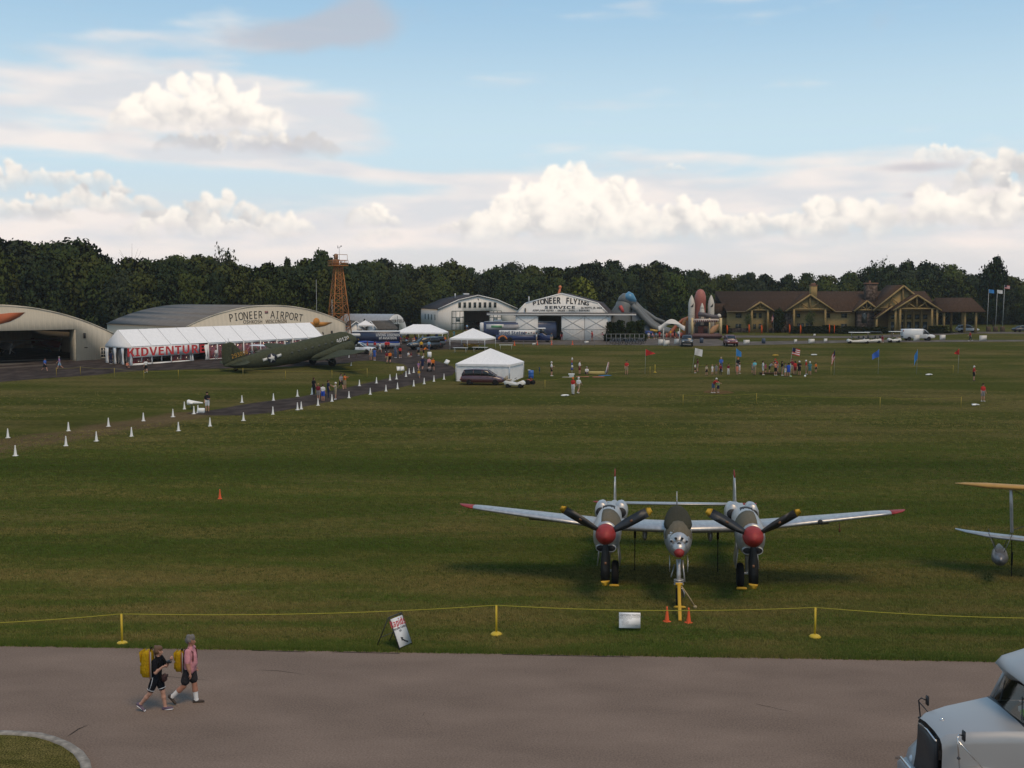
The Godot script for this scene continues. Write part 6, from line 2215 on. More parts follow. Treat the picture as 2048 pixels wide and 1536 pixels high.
		cbox(s,Vector3(sx * 1.535,1.45,-4.33),Vector3(0.09,0.3,0.06),0.02)
		tag(put_top("tie_down_strap",s,mat(lin(0.035,0.028,0.02),0.9),o),"dark tie-down strap from the fighter's %s inner wing to the grass" % ("left-hand" if sx < 0.0 else "right-hand"),"strap","tie-down straps of the fighter")
	s = st()
	wing(s,[[Vector3(-2.75,1.9,-8.15),1.0,0.11],[Vector3(2.75,1.9,-8.15),1.0,0.11]])
	put("tailplane",s,silver,o,true)
	for sx in [-1.0,1.0]:
		s = st()
		wing(s,[[Vector3(sx * 2.75,1.9,-8.15),1.0,0.111],[Vector3(sx * 3.1,1.9,-8.3),0.75,0.08],[Vector3(sx * 3.32,1.9,-8.5),0.35,0.03]])
		put("tailplane_tip",s,red,o,true)
	s = st()
	lathe(s,[Vector2(0.07,0),Vector2(0.09,0.02),Vector2(0.07,0.04)],Vector3(4.9,2.50,-1.93),Vector3(0,0.2,1),14)
	put("landing_light",s,dark,o)
	s = st()
	tube(s,Vector3(5.6,2.4,-2.3),Vector3(5.6,2.22,-2.25),0.015,0.015,5)
	box(s,Vector3(5.6,2.16,-2.2),Vector3(0.05,0.12,0.05))
	put("pitot_cover",s,mat(lin(0.12,0.04,0.03),0.8),o)
	s = st()
	tube(s,Vector3(0,1.55,0.0),Vector3(0,0.62,0.22),0.085,0.075,10)
	tube(s,Vector3(-0.13,1.35,-0.1),Vector3(-0.26,0.95,0.1),0.02,0.02,5)
	tube(s,Vector3(0.13,1.5,-0.05),Vector3(0.2,0.82,0.2),0.035,0.025,6)
	for y in [0.86,0.8,0.72]:
		lathe(s,[Vector2(0.10,0),Vector2(0.17,0.01),Vector2(0.17,0.035),Vector2(0.10,0.045)],Vector3(0,y,0.18),Vector3.UP,12)
	pipe(s,[Vector3(0.02,0.62,0.2),Vector3(0.12,0.58,0.22),Vector3(0.17,0.45,0.23),Vector3(0.16,0.32,0.24)],0.04,8)
	put("nose_gear_leg",s,silver,o)
	plane_wheel(o,Vector3(0,0.32,0.24),0.32,0.2)
	for c in [-0.3,0.3]:
		s = st()
		box(s,Vector3(c,1.35,-0.2),Vector3(0.025,0.4,0.8))
		put("gear_door",s,silver,o)
	s = st()
	cbox(s,Vector3(0.02,0.07,0.6),Vector3(0.40,0.09,0.10),0.03)
	tag(put_top("wheel_chock",s,yellow,o),"yellow wheel chock before the fighter's nose wheel","wheel chock","yellow chocks under the fighter")
	s = st()
	cbox(s,Vector3(0,0.42,1.28),Vector3(0.11,0.09,1.75),0.02,Basis(Vector3(1,0,0),0.47))
	cbox(s,Vector3(0,0.82,0.5),Vector3(0.24,0.09,0.1),0.02)
	tag(put_top("tow_bar",s,yellow,o),"yellow tow bar sloping from the fighter's nose gear down to the grass","tow bar")
	s = st()
	pipe(s,[Vector3(0.06,0.74,0.3),Vector3(0.3,0.42,0.42),Vector3(0.52,0.08,0.5)],0.025,6)
	cbox(s,Vector3(0.53,0.06,0.5),Vector3(0.12,0.1,0.1),0.02)
	tag(put_top("steering_bar",s,mat(lin(0.30,0.23,0.12),0.7),o),"thin tan steering bar leaning right from the fighter's nose gear","bar")

func put_top(called: String,s: SurfaceTool,m: Material,frame: Node3D) -> MeshInstance3D:
	var o := MeshInstance3D.new()
	o.name = numbered(called)
	o.mesh = finish(s)
	o.material_override = m
	add_child(o)
	o.transform = frame.transform
	return o

func star(s: SurfaceTool,r: float,z0: float,z1: float,xf: Transform3D) -> void:
	var p := PackedVector2Array()
	for k in 10:
		var a := PI / 2 + TAU * k / 10.0
		p.append(Vector2(cos(a),sin(a)) * (r if k % 2 == 0 else r * 0.4))
	slab(s,p,z0,z1,xf)

func make_transport() -> void:
	var od := worn(lin(0.074,0.080,0.048),0.8,0.25,1.8)
	var dark := mat(lin(0.014,0.013,0.013),0.7)
	var w0 := Vector3(-23.58,1.01,-149.2)
	var w1 := Vector3(-27.08,1.1,-152.05)
	var at := (w0 + w1) / 2.0
	at.y = gh(at.z) + 0.05
	var o := thing("transport_airplane","olive drab twin-engined transport airplane with white star on its fuselage","airplane",at)
	o.transform.basis = Basis(Vector3.UP,deg_to_rad(126.9)) * Basis(Vector3(1,0,0),deg_to_rad(-11.6))
	var s := st()
	fuselage(s,[[5.7,2.3,0.06,0.08],[5.5,2.32,0.42,0.48],[5.0,2.38,0.75,0.85],[4.3,2.46,0.98,1.08],[3.6,2.55,1.12,1.22],[2.2,2.6,1.22,1.34],[-1.0,2.6,1.24,1.38],[-4.0,2.64,1.22,1.36],[-6.5,2.74,1.1,1.24],[-9.0,2.9,0.85,1.0],[-11.5,3.08,0.5,0.68],[-13.2,3.26,0.16,0.22],[-13.6,3.28,0.04,0.05]],28)
	put("fuselage",s,od,o,true)
	s = st()
	fuselage(s,[[4.75,2.95,0.5,0.35],[4.3,3.15,0.72,0.52],[3.5,3.3,0.8,0.58],[2.6,3.35,0.7,0.52],[1.6,3.3,0.3,0.3]],18)
	put("cockpit_roof",s,od,o,true)
	for k in 4:
		s = st()
		var a := -0.9 + k * 0.6
		box(s,Vector3(sin(a) * 0.66,3.32,4.0 + cos(a) * 0.52),Vector3(0.42,0.36,0.03),Basis(Vector3.UP,a) * Basis(Vector3(1,0,0),-0.5))
		put("windscreen_pane",s,mat(lin(0.02,0.025,0.03),0.08),o)
	for k in 7:
		s = st()
		cbox(s,Vector3(-1.195,2.9,1.4 - k * 1.0),Vector3(0.05,0.3,0.34),0.02)
		put("cabin_window",s,mat(lin(0.045,0.047,0.035),0.35),o)
	for sx in [-1.0,1.0]:
		s = st()
		wing(s,[[Vector3(sx * 0.9,1.75,2.0),4.3,0.68],[Vector3(sx * 3.6,1.75,1.9),4.2,0.62],[Vector3(sx * 8.5,2.25,0.7),2.7,0.36],[Vector3(sx * 12.8,2.7,-0.35),1.5,0.16],[Vector3(sx * 14.2,2.84,-0.9),0.7,0.06]])
		put("wing",s,od,o,true)
		s = st()
		fuselage(s,[[3.45,2.05,0.62,0.62],[3.3,2.05,0.73,0.73],[2.4,2.03,0.76,0.76],[1.4,2.0,0.7,0.7],[0.0,1.9,0.6,0.6],[-2.2,1.85,0.25,0.3],[-2.8,1.85,0.05,0.06]],20,sx * 2.82)
		var nac := put("engine_nacelle",s,od,o,true)
		s = st()
		lathe(s,[Vector2(0.02,0),Vector2(0.56,0.0),Vector2(0.56,0.01),Vector2(0.02,0.01)],Vector3(sx * 2.82,2.05,3.455),Vector3(0,0,1),18)
		put("cowl_opening",s,dark,nac)
		for k in 3:
			blade(o,Vector3(sx * 2.82,2.05,3.7),deg_to_rad(30.0 + 120.0 * k),1.75,0.3,0.6,dark,mat(lin(0.5,0.27,0.01),0.6))
		s = st()
		lathe(s,[Vector2(0.2,0),Vector2(0.18,0.25),Vector2(0.05,0.36)],Vector3(sx * 2.82,2.05,3.5),Vector3(0,0,1),12)
		put("propeller_hub",s,dark,o,true)
		s = st()
		for c in [-0.3,0.3]:
			tube(s,Vector3(sx * 2.82 + c,1.5,0.5),Vector3(sx * 2.82 + c,0.55,0.0),0.07,0.06,8)
			tube(s,Vector3(sx * 2.82 + c,1.5,-1.2),Vector3(sx * 2.82 + c,0.62,-0.1),0.05,0.05,6)
		tube(s,Vector3(sx * 2.82 - 0.35,0.56,0),Vector3(sx * 2.82 + 0.35,0.56,0),0.07,0.07,8)
		put("main_gear_leg",s,worn(lin(0.10,0.10,0.09),0.5,0.3,0.5),o)
		plane_wheel(o,Vector3(sx * 2.82,0.56,0),0.56,0.36)
		s = st()
		wing(s,[[Vector3(sx * 0.2,3.35,-10.6),2.4,0.2],[Vector3(sx * 2.2,3.4,-11.1),1.8,0.14],[Vector3(sx * 3.7,3.42,-11.6),1.0,0.07],[Vector3(sx * 4.05,3.42,-11.9),0.5,0.03]])
		put("tailplane",s,od,o,true)
	s = st()
	wing(s,[[Vector3(0,3.2,-9.6),4.0,0.16],[Vector3(0,3.8,-10.3),3.35,0.18],[Vector3(0,5.2,-11.3),2.2,0.12],[Vector3(0,5.85,-11.75),1.5,0.07],[Vector3(0,6.02,-12.1),0.9,0.03]],true)
	put("tail_fin",s,od,o,true)
	s = st()
	box(s,Vector3(-0.105,4.4,-12.05),Vector3(0.03,2.4,0.06),Basis(Vector3(1,0,0),0.1))
	put("rudder_hinge_line",s,dark,o)
	var side := Basis(Vector3.UP,-PI / 2)
	lettering("tail_number","293096",0.52,"Droid Sans Mono",true,mat(lin(0.45,0.23,0.02),0.7),o,Transform3D(side * Basis(Vector3(0,0,1),0.05),Vector3(-0.165,4.25,-11.25)),0.9)
	lettering("nose_letters","A0120",0.50,"Droid Sans",true,mat(lin(0.60,0.58,0.55),0.7),o,Transform3D(side * Basis(Vector3(0,0,1),0.06),Vector3(-1.19,2.95,3.0)),1.0)
	var ins := Transform3D(side * Basis(Vector3(0,0,1),0.05),Vector3(-0.98,2.86,-7.4))
	s = st()
	lathe(s,[Vector2(0.01,0),Vector2(0.62,0),Vector2(0.62,0.05),Vector2(0.01,0.05)],ins.origin,-Vector3(1,0,0.12),20)
	put("insignia_disc",s,mat(lin(0.012,0.014,0.03),0.7),o)
	s = st()
	star(s,0.6,0.06,0.09,ins)
	for sx in [-1.0,1.0]:
		box(s,ins * Vector3(sx * 0.95,0.08,0.06 + sx * 0.14),Vector3(0.62,0.34,0.16),ins.basis * Basis(Vector3.UP,0.0))
	put("insignia_star",s,mat(lin(0.62,0.60,0.57),0.7),o)
	s = st()
	tube(s,Vector3(0,3.85,1.0),Vector3(0,4.15,0.9),0.03,0.03,5)
	lathe(s,[Vector2(0.16,0),Vector2(0.19,0.02),Vector2(0.16,0.04)],Vector3(0,4.25,0.9),Vector3(0,0,1),12)
	tube(s,Vector3(0,6.0,-12.2),Vector3(0,6.55,-12.3),0.025,0.02,5)
	put("antenna",s,dark,o)
	s = st()
	tube(s,Vector3(0,2.9,-11.9),Vector3(0,2.5,-12.1),0.08,0.06,8)
	put("tail_gear_leg",s,od,o)
	plane_wheel(o,Vector3(0,2.56,-12.1),0.3,0.18)
	light_plane("silver and olive light airplane half hidden behind the transport's tail",Vector3(-34.9,1.3,-158.08) + Vector3(0,0.2,-5.0),deg_to_rad(150.0),0.8,mat(lin(0.07,0.065,0.045),0.7),mat(lin(0.6,0.6,0.62),0.4))
	light_plane("dark red vintage airplane inside the left hangar",Vector3(-68.63,1.54,-165.51) + Vector3(-3.0,0.1,-9.0),deg_to_rad(60.0),1.0,mat(lin(0.16,0.02,0.02),0.5),mat(lin(0.14,0.02,0.02),0.5))
	light_plane("pale strut-braced airplane in the left hangar's doorway",Vector3(-73.67,1.46,-162.95) + Vector3(-2.0,0.1,-5.0),deg_to_rad(44.0),1.0,mat(lin(0.25,0.25,0.25),0.5),mat(lin(0.40,0.40,0.38),0.5))
	light_plane("yellow play airplane under the open white frame tent",Vector3(-6.13,1.94,-179.02),deg_to_rad(60.0),0.42,mat(lin(0.50,0.28,0.02),0.5),mat(lin(0.50,0.28,0.02),0.5))
	light_plane("dark airplane deep in the white hangar's doorway",on(-8.34,-276.0),deg_to_rad(15.0),0.9,mat(lin(0.12,0.03,0.03),0.5),mat(lin(0.10,0.10,0.10),0.5))

func light_plane(label: String,at: Vector3,turn: float,k: float,body: Material,wings: Material) -> void:
	var o := thing("light_airplane",label,"airplane",at,turn)
	var s := st()
	fuselage(s,[[2.3,1.3,0.3,0.32],[1.9,1.3,0.45,0.5],[0.6,1.4,0.48,0.62],[-1.0,1.4,0.42,0.55],[-4.3,1.2,0.08,0.14]],14)
	put("fuselage",s,body,o,true)
	s = st()
	wing(s,[[Vector3(-5.2,2.2,0.9),1.0,0.1],[Vector3(-4.8,2.2,1.05),1.5,0.18],[Vector3(4.8,2.2,1.05),1.5,0.18],[Vector3(5.2,2.2,0.9),1.0,0.1]])
	put("wing",s,wings,o,true)
	s = st()
	for sx in [-1,1]:
		tube(s,Vector3(sx * 0.4,0.95,0.7),Vector3(sx * 2.8,2.15,0.7),0.05,0.05,5)
		tube(s,Vector3(sx * 0.4,0.95,0.2),Vector3(sx * 2.8,2.15,0.1),0.05,0.05,5)
		tube(s,Vector3(sx * 0.3,1.0,1.0),Vector3(sx * 0.95,0.35,1.0),0.05,0.05,5)
	put("strut",s,wings,o)
	s = st()
	wing(s,[[Vector3(-1.5,1.3,-3.7),0.6,0.06],[Vector3(0,1.3,-3.4),1.0,0.08],[Vector3(1.5,1.3,-3.7),0.6,0.06]])
	wing(s,[[Vector3(0,1.2,-3.4),1.1,0.06],[Vector3(0,2.2,-3.9),0.7,0.03]],true)
	put("tail",s,body,o,true)
	for sx in [-1,1]:
		plane_wheel(o,Vector3(sx * 0.95,0.33,1.0),0.33,0.16)
	blade(o,Vector3(0,1.3,2.4),1.25,1.05,0.2,0.4,mat(lin(0.5,0.5,0.5),0.3,0.5),mat(lin(0.5,0.5,0.5),0.3,0.5))
	blade(o,Vector3(0,1.3,2.4),1.25 + PI,1.05,0.2,0.4,mat(lin(0.5,0.5,0.5),0.3,0.5),mat(lin(0.5,0.5,0.5),0.3,0.5))
	o.scale = Vector3.ONE * k

func make_biplane() -> void:
	var silver := worn(lin(0.50,0.49,0.48),0.4,0.15,1.5,0.5)
	var orange := worn(lin(0.48,0.25,0.05),0.6,0.12,1.5)
	var wire := mat(lin(0.10,0.10,0.10),0.4,0.5)
	var o := thing("biplane","biplane with orange upper wing and silver lower wing at right edge","airplane",Vector3(21.75,-0.25,-38.6),deg_to_rad(-22.0))
	var s := st()
	wing(s,[[Vector3(-5.95,3.62,-0.95),0.35,0.03],[Vector3(-5.6,3.68,-0.45),1.0,0.10],[Vector3(-4.9,3.7,-0.1),1.55,0.19],[Vector3(0,3.7,0.0),1.65,0.21],[Vector3(5.9,3.68,-0.2),1.4,0.15]])
	put("upper_wing",s,orange,o,true)
	s = st()
	wing(s,[[Vector3(-5.9,1.85,-1.2),0.35,0.03],[Vector3(-5.5,1.83,-0.8),0.9,0.09],[Vector3(-4.8,1.8,-0.45),1.45,0.17],[Vector3(0,1.6,-0.3),1.6,0.2],[Vector3(5.9,1.98,-0.5),1.3,0.14]])
	put("lower_wing",s,silver,o,true)
	for sx in [-1.0,1.0]:
		s = st()
		tube(s,Vector3(sx * 3.95,1.95,-0.85),Vector3(sx * 4.05,3.62,-0.35),0.055,0.055,8)
		tube(s,Vector3(sx * 3.95,1.95,-1.6),Vector3(sx * 4.05,3.62,-1.2),0.04,0.04,8)
		tube(s,Vector3(sx * 3.95,1.97,-1.58),Vector3(sx * 4.05,3.6,-0.4),0.022,0.022,6)
		put("strut",s,silver,o)
		s = st()
		tube(s,Vector3(sx * 0.7,1.8,-0.6),Vector3(sx * 4.0,3.6,-0.5),0.012,0.012,4)
		tube(s,Vector3(sx * 0.7,3.6,-0.6),Vector3(sx * 3.95,2.0,-0.9),0.012,0.012,4)
		put("rigging_wire",s,wire,o)
		s = st()
		fuselage(s,[[0.55,1.15,0.04,0.05],[0.35,1.12,0.2,0.2],[-0.2,1.1,0.29,0.28],[-0.9,1.13,0.26,0.25],[-1.7,1.25,0.06,0.07]],16,sx * 4.35)
		put("wingtip_float",s,worn(lin(0.20,0.20,0.21),0.4,0.3,0.8,0.4),o,true)
		s = st()
		for z in [-0.1,-0.9]:
			tube(s,Vector3(sx * 4.35 - 0.12,1.3,z),Vector3(sx * 4.35 - 0.4,1.95,z - 0.3),0.015,0.015,5)
			tube(s,Vector3(sx * 4.35 + 0.12,1.3,z),Vector3(sx * 4.35 + 0.4,1.97,z - 0.3),0.015,0.015,5)
		put("float_brace",s,wire,o)
	s = st()
	fuselage(s,[[2.2,2.0,0.5,0.55],[1.6,1.9,0.62,0.75],[0,1.7,0.62,0.9],[-2.5,1.75,0.5,0.7],[-5.5,2.0,0.15,0.25]],18)
	put("hull",s,silver,o,true)
	s = st()
	wing(s,[[Vector3(-2.0,2.3,-5.2),0.4,0.04],[Vector3(-1.2,2.3,-4.8),1.0,0.08],[Vector3(1.2,2.3,-4.8),1.0,0.08],[Vector3(2.0,2.3,-5.2),0.4,0.04]])
	put("tailplane",s,mat(lin(0.34,0.03,0.03),0.5),o,true)
	s = st()
	wing(s,[[Vector3(0,1.9,-4.6),1.2,0.1],[Vector3(0,3.2,-5.2),0.7,0.04]],true)
	put("tail_fin",s,mat(lin(0.34,0.03,0.03),0.5),o,true)
	for sx in [-1.0,1.0]:
		plane_wheel(o,Vector3(sx * 1.0,0.36,0.4),0.36,0.2)
	s = st()
	tube(s,Vector3(-3.95,1.9,-0.9),Vector3(-3.9,0.02,-0.9),0.018,0.018,5)
	cbox(s,Vector3(-3.92,0.95,-0.9),Vector3(0.07,0.5,0.05),0.02)
	cbox(s,Vector3(-3.9,0.12,-0.9),Vector3(0.16,0.16,0.1),0.03)
	tag(put_top("tie_down_strap",s,mat(lin(0.02,0.02,0.02),0.9),o),"dark tie-down strap under the biplane's lower wing","strap")

func make_truck() -> void:
	var paint := mat(lin(0.30,0.295,0.29),0.38,0.2)
	paint.clearcoat_enabled = true
	paint.clearcoat = 0.5
	var dark := mat(lin(0.014,0.014,0.016),0.5)
	var chrome := mat(lin(0.55,0.55,0.55),0.2,0.9)
	var o := thing("semi_truck","silver semi truck with sloping hood, nose pointing left, at bottom right corner","truck",Vector3(8.32,0,-21.75),deg_to_rad(-90.0))
	var s := st()
	var rings := []
	var sides := {-1.0: [],1.0: []}
	for q in [[0.02,0.52,0.66,1.80,0.04],[-0.10,0.57,0.72,1.90,0.05],[-0.55,0.68,0.83,2.00,0.05],[-1.1,0.82,0.95,2.06,0.05],[-1.5,0.93,1.05,2.10,0.03]]:
		var w: float = q[1]
		var v: float = q[2]
		var h: float = q[3]
		rings.append(PackedVector3Array([Vector3(-w,h,q[0]),Vector3(-w * 0.45,h + q[4],q[0]),Vector3(0,h + q[4],q[0]),Vector3(w * 0.45,h + q[4],q[0]),Vector3(w,h,q[0])]))
		for sx in [-1.0,1.0]:
			sides[sx].append(PackedVector3Array([Vector3(sx * w,h,q[0]),Vector3(sx * lerpf(w,v,0.75),h - 0.07,q[0]),Vector3(sx * v,h - 0.2,q[0]),Vector3(sx * v,0.8,q[0])]))
	strip(s,rings)
	for sx in [-1.0,1.0]:
		var t := st()
		strip(t,sides[sx])
		put("hood_side",t,paint,o,true)
	put("hood",s,paint,o,true)
	s = st()
	rings = []
	for q in [[0.03,0.47,1.74,0.78],[0.09,0.45,1.64,0.80],[0.12,0.45,1.1,0.80]]:
		rings.append(PackedVector3Array([Vector3(-q[1] - 0.1,q[3],q[0]),Vector3(-q[1],q[2],q[0]),Vector3(q[1],q[2],q[0]),Vector3(q[1] + 0.1,q[3],q[0])]))
	loft(s,rings)
	var gr := put("grille",s,dark,o)
	s = st()
	pipe(s,[Vector3(-0.47,1.72,0.07),Vector3(0,1.77,0.07),Vector3(0.47,1.72,0.07)],0.018,6)
	put("grille_trim",s,chrome,gr)
	s = st()
	ball(s,Vector3(0,1.97,-0.22),Vector3(0.03,0.045,0.05),8)
	put("hood_ornament",s,chrome,o,true)
	for sx in [-1.0,1.0]:
		s = st()
		rings = []
		for q in [[0.12,0.62,0.05],[0.02,1.0,0.12],[-0.25,1.28,0.16],[-0.6,1.38,0.17],[-1.0,1.34,0.17],[-1.4,1.16,0.16],[-1.75,0.85,0.14]]:
			rings.append(PackedVector3Array([Vector3(sx * 0.62,q[1] - 0.25,q[0]),Vector3(sx * 0.66,q[1] + 0.03,q[0]),Vector3(sx * 1.0,q[1],q[0]),Vector3(sx * 1.14,q[1] - 0.06,q[0]),Vector3(sx * 1.18,q[1] - 0.17,q[0]),Vector3(sx * 1.16,q[1] - 0.26,q[0])]))
		loft(s,rings)
		put("fender",s,paint,o,true)
		s = st()
		ball(s,Vector3(sx * 0.86,0.8,0.0),Vector3(0.15,0.11,0.1),10)
		put("headlight",s,mat(lin(0.6,0.6,0.6),0.1),o,true)
		wheel_x(o,Vector3(sx * 0.98,0.52,-0.75),0.52,0.3)
		wheel_x(o,Vector3(sx * 0.95,0.52,-5.4),0.52,0.5)
		s = st()
		pipe(s,[Vector3(sx * 1.0,1.30,-0.2),Vector3(sx * 1.02,2.0,-0.12),Vector3(sx * 0.98,2.06,-0.16),Vector3(sx * 0.94,2.03,-0.24)],0.014,6)
		tube(s,Vector3(sx * 1.02,1.96,-0.13),Vector3(sx * 0.98,1.38,-0.65),0.012,0.012,5)
		put("mirror_bracket",s,dark if sx < 0.0 else chrome,o)
		s = st()
		cbox(s,Vector3(sx * 0.94,2.02,-0.27),Vector3(0.13,0.2,0.04),0.02)
		cbox(s,Vector3(sx * 1.03,1.62,-0.15),Vector3(0.06,0.05,0.06),0.015)
		put("hood_mirror",s,dark,o)
		s = st()
		cbox(s,Vector3(sx * 1.1,1.3,-2.5),Vector3(0.06,1.3,1.0),0.02)
		put("door",s,paint,o)
		s = st()
		slab(s,PackedVector2Array([Vector2(-3.05,2.0),Vector2(-1.68,2.0),Vector2(-1.68,2.1),Vector2(-2.05,2.88),Vector2(-3.05,2.9)]),-0.015,0.015,Transform3D(Basis(Vector3(0,0,1),Vector3.UP,Vector3(-1,0,0)),Vector3(sx * 1.04,0,0)))
		put("side_window",s,glass(Color(0.02,0.03,0.03,0.9)),o)
	s = st()
	cbox(s,Vector3(0,0.55,0.1),Vector3(2.3,0.42,0.34),0.08)
	put("bumper",s,paint,o)
	s = st()
	pipe(s,[Vector3(-1.05,0.75,0.3),Vector3(-0.6,0.95,0.36),Vector3(0.6,0.95,0.36),Vector3(1.05,0.75,0.3)],0.03,8)
	put("grille_guard",s,chrome,o)
	s = st()
	box(s,Vector3(0,0.95,-3.1),Vector3(2.2,0.3,2.7))
	box(s,Vector3(0,2.05,-4.2),Vector3(2.2,2.1,0.12))
	for sx in [-1.0,1.0]:
		box(s,Vector3(sx * 1.05,1.45,-1.9),Vector3(0.1,1.1,0.26))
		box(s,Vector3(sx * 1.05,2.05,-3.6),Vector3(0.1,2.0,1.1))
		tube(s,Vector3(sx * 1.02,2.06,-1.64),Vector3(sx * 0.97,2.9,-2.02),0.05,0.05,6)
	put("cab",s,paint,o)
	s = st()
	box(s,Vector3(0,1.94,-1.9),Vector3(2.0,0.12,0.56))
	put("dashboard",s,mat(lin(0.02,0.02,0.02),0.8),o)
	s = st()
	quad(s,Vector3(-1.0,2.10,-1.62),Vector3(-0.95,2.88,-2.0),Vector3(0,2.90,-1.86),Vector3(0,2.13,-1.53))
	quad(s,Vector3(0,2.13,-1.53),Vector3(0,2.90,-1.86),Vector3(0.95,2.88,-2.0),Vector3(1.0,2.10,-1.62))
	put("windscreen",s,glass(Color(0.03,0.05,0.045,0.3)),o)
	s = st()
	box(s,Vector3(0,2.08,-1.56),Vector3(1.9,0.05,0.1))
	pipe(s,[Vector3(-0.5,2.16,-1.57),Vector3(-0.75,2.5,-1.78)],0.012,5)
	pipe(s,[Vector3(0.5,2.16,-1.57),Vector3(0.2,2.5,-1.7)],0.012,5)
	put("wiper",s,dark,o)
	for sx in [-1.0,1.0]:
		s = st()
		cbox(s,Vector3(sx * 0.55,1.55,-3.0),Vector3(0.55,0.16,0.55),0.05)
		cbox(s,Vector3(sx * 0.55,1.95,-3.3),Vector3(0.55,0.8,0.16),0.05)
		put("seat",s,mat(lin(0.06,0.06,0.06),0.8),o)
	s = st()
	rings = []
	for q in [[-1.52,0.92,2.84,2.89],[-1.7,1.02,2.84,3.02],[-2.4,1.08,2.86,3.22],[-3.2,1.1,2.88,3.42],[-4.2,1.1,2.9,3.6]]:
		rings.append(PackedVector3Array([Vector3(-q[1],q[2],q[0] - 0.12),Vector3(-q[1] * 0.97,q[3] - 0.06,q[0] - 0.1),Vector3(-q[1] * 0.8,q[3],q[0] - 0.05),Vector3(0,q[3] + 0.06,q[0] + 0.05),Vector3(q[1] * 0.8,q[3],q[0] - 0.05),Vector3(q[1] * 0.97,q[3] - 0.06,q[0] - 0.1),Vector3(q[1],q[2],q[0] - 0.12),Vector3(0,q[2],q[0] + 0.05)]))
	loft(s,rings)
	var rf := put("roof",s,paint,o,true)
	s = st()
	quad(s,Vector3(0.35,3.02,-2.32),Vector3(0.3,3.2,-2.78),Vector3(0.85,3.14,-2.85),Vector3(0.86,2.96,-2.4))
	put("roof_window",s,mat(lin(0.015,0.016,0.02),0.1),rf)
	s = st()
	box(s,Vector3(0,0.8,-4.6),Vector3(0.9,0.25,3.6))
	put("chassis",s,dark,o)
	for k in 3:
		s = st()
		cbox(s,Vector3(0.1 + k * 0.2 * (1 - 2 * (k % 2)),2.08 + 0.03 * k,-1.95 - 0.06 * k),Vector3([0.5,0.42,0.3][k],0.14,0.26),0.03,Basis(Vector3.UP,0.4 * k))
		tag(put_top(["safety_vest","paper_pile","glove"][k],s,mat([lin(0.13,0.42,0.02),lin(0.34,0.38,0.36),lin(0.10,0.30,0.08)][k],0.8),o),["bright green safety vest on the truck's dashboard","pale papers on the truck's dashboard","green glove on the truck's dashboard"][k],["vest","papers","glove"][k])

func wheel_x(o: Node3D,at: Vector3,r: float,w: float) -> void:
	plane_wheel(o,at,r,w)

var figure_regions := {}

func bone(a: Vector3,b: Vector3,ra: float,rb: float,region: int) -> Array:
	return [a,b,ra,rb,region]

func swing(phi: float,out := 0.0) -> Vector3:
	return Vector3(sin(out),-cos(phi) * cos(out),sin(phi) * cos(out))

func skeleton(p: Dictionary) -> Dictionary:
	var j := {}
	var lean: float = deg_to_rad(p.get("lean",0.0))
	var hip := Vector3(0,0.93,0)
	var up := Vector3(0,cos(lean),sin(lean))
	j.hip = hip
	j.chest = hip + up * 0.36
	j.neck = hip + up * 0.55
	var tilt: float = deg_to_rad(p.get("head",0.0)) + lean * 0.5
	j.head = j.neck + Vector3(0,cos(tilt),sin(tilt)) * 0.155
	for s in [["l",1.0],["r",-1.0]]:
		var k: String = s[0]
		var sx: float = s[1]
		var h := deg_to_rad(p.get("hip_" + k,0.0))
		var kn := deg_to_rad(p.get("knee_" + k,0.0))
		var so := deg_to_rad(p.get("out_" + k,8.0))
		var sh := deg_to_rad(p.get("arm_" + k,0.0))
		var el := deg_to_rad(p.get("elbow_" + k,8.0))
		var inn := deg_to_rad(p.get("in_" + k,0.0))
		j["hip" + k] = hip + Vector3(sx * 0.095,-0.02,0)
		j["knee" + k] = j["hip" + k] + swing(h,sx * 0.03) * 0.43
		j["ankle" + k] = j["knee" + k] + swing(h - kn) * 0.41
		j["toe" + k] = j["ankle" + k] + Vector3(sx * 0.02,-0.05,0.17).rotated(Vector3(1,0,0),-deg_to_rad(p.get("foot_" + k,0.0)))
		j["heel" + k] = j["ankle" + k] + Vector3(0,-0.045,-0.05).rotated(Vector3(1,0,0),-deg_to_rad(p.get("foot_" + k,0.0)))
		j["sh" + k] = j.neck + Vector3(sx * 0.175,-0.075 * cos(lean),-0.075 * sin(lean))
		j["el" + k] = j["sh" + k] + swing(sh,sx * so) * 0.29
		var d := swing(sh + el,sx * (so * 0.5 - inn))
		j["wr" + k] = j["el" + k] + d.normalized() * 0.25
		j["hand" + k] = j["wr" + k] + d.normalized() * 0.085
	var low: float = minf(j.toel.y,minf(j.toer.y,minf(j.heell.y,j.heelr.y))) - 0.035
	if p.has("sit"):
		low = j.hip.y - 0.12 - p.sit
	for k in j:
		j[k] = j[k] - Vector3(0,low,0)
	return j

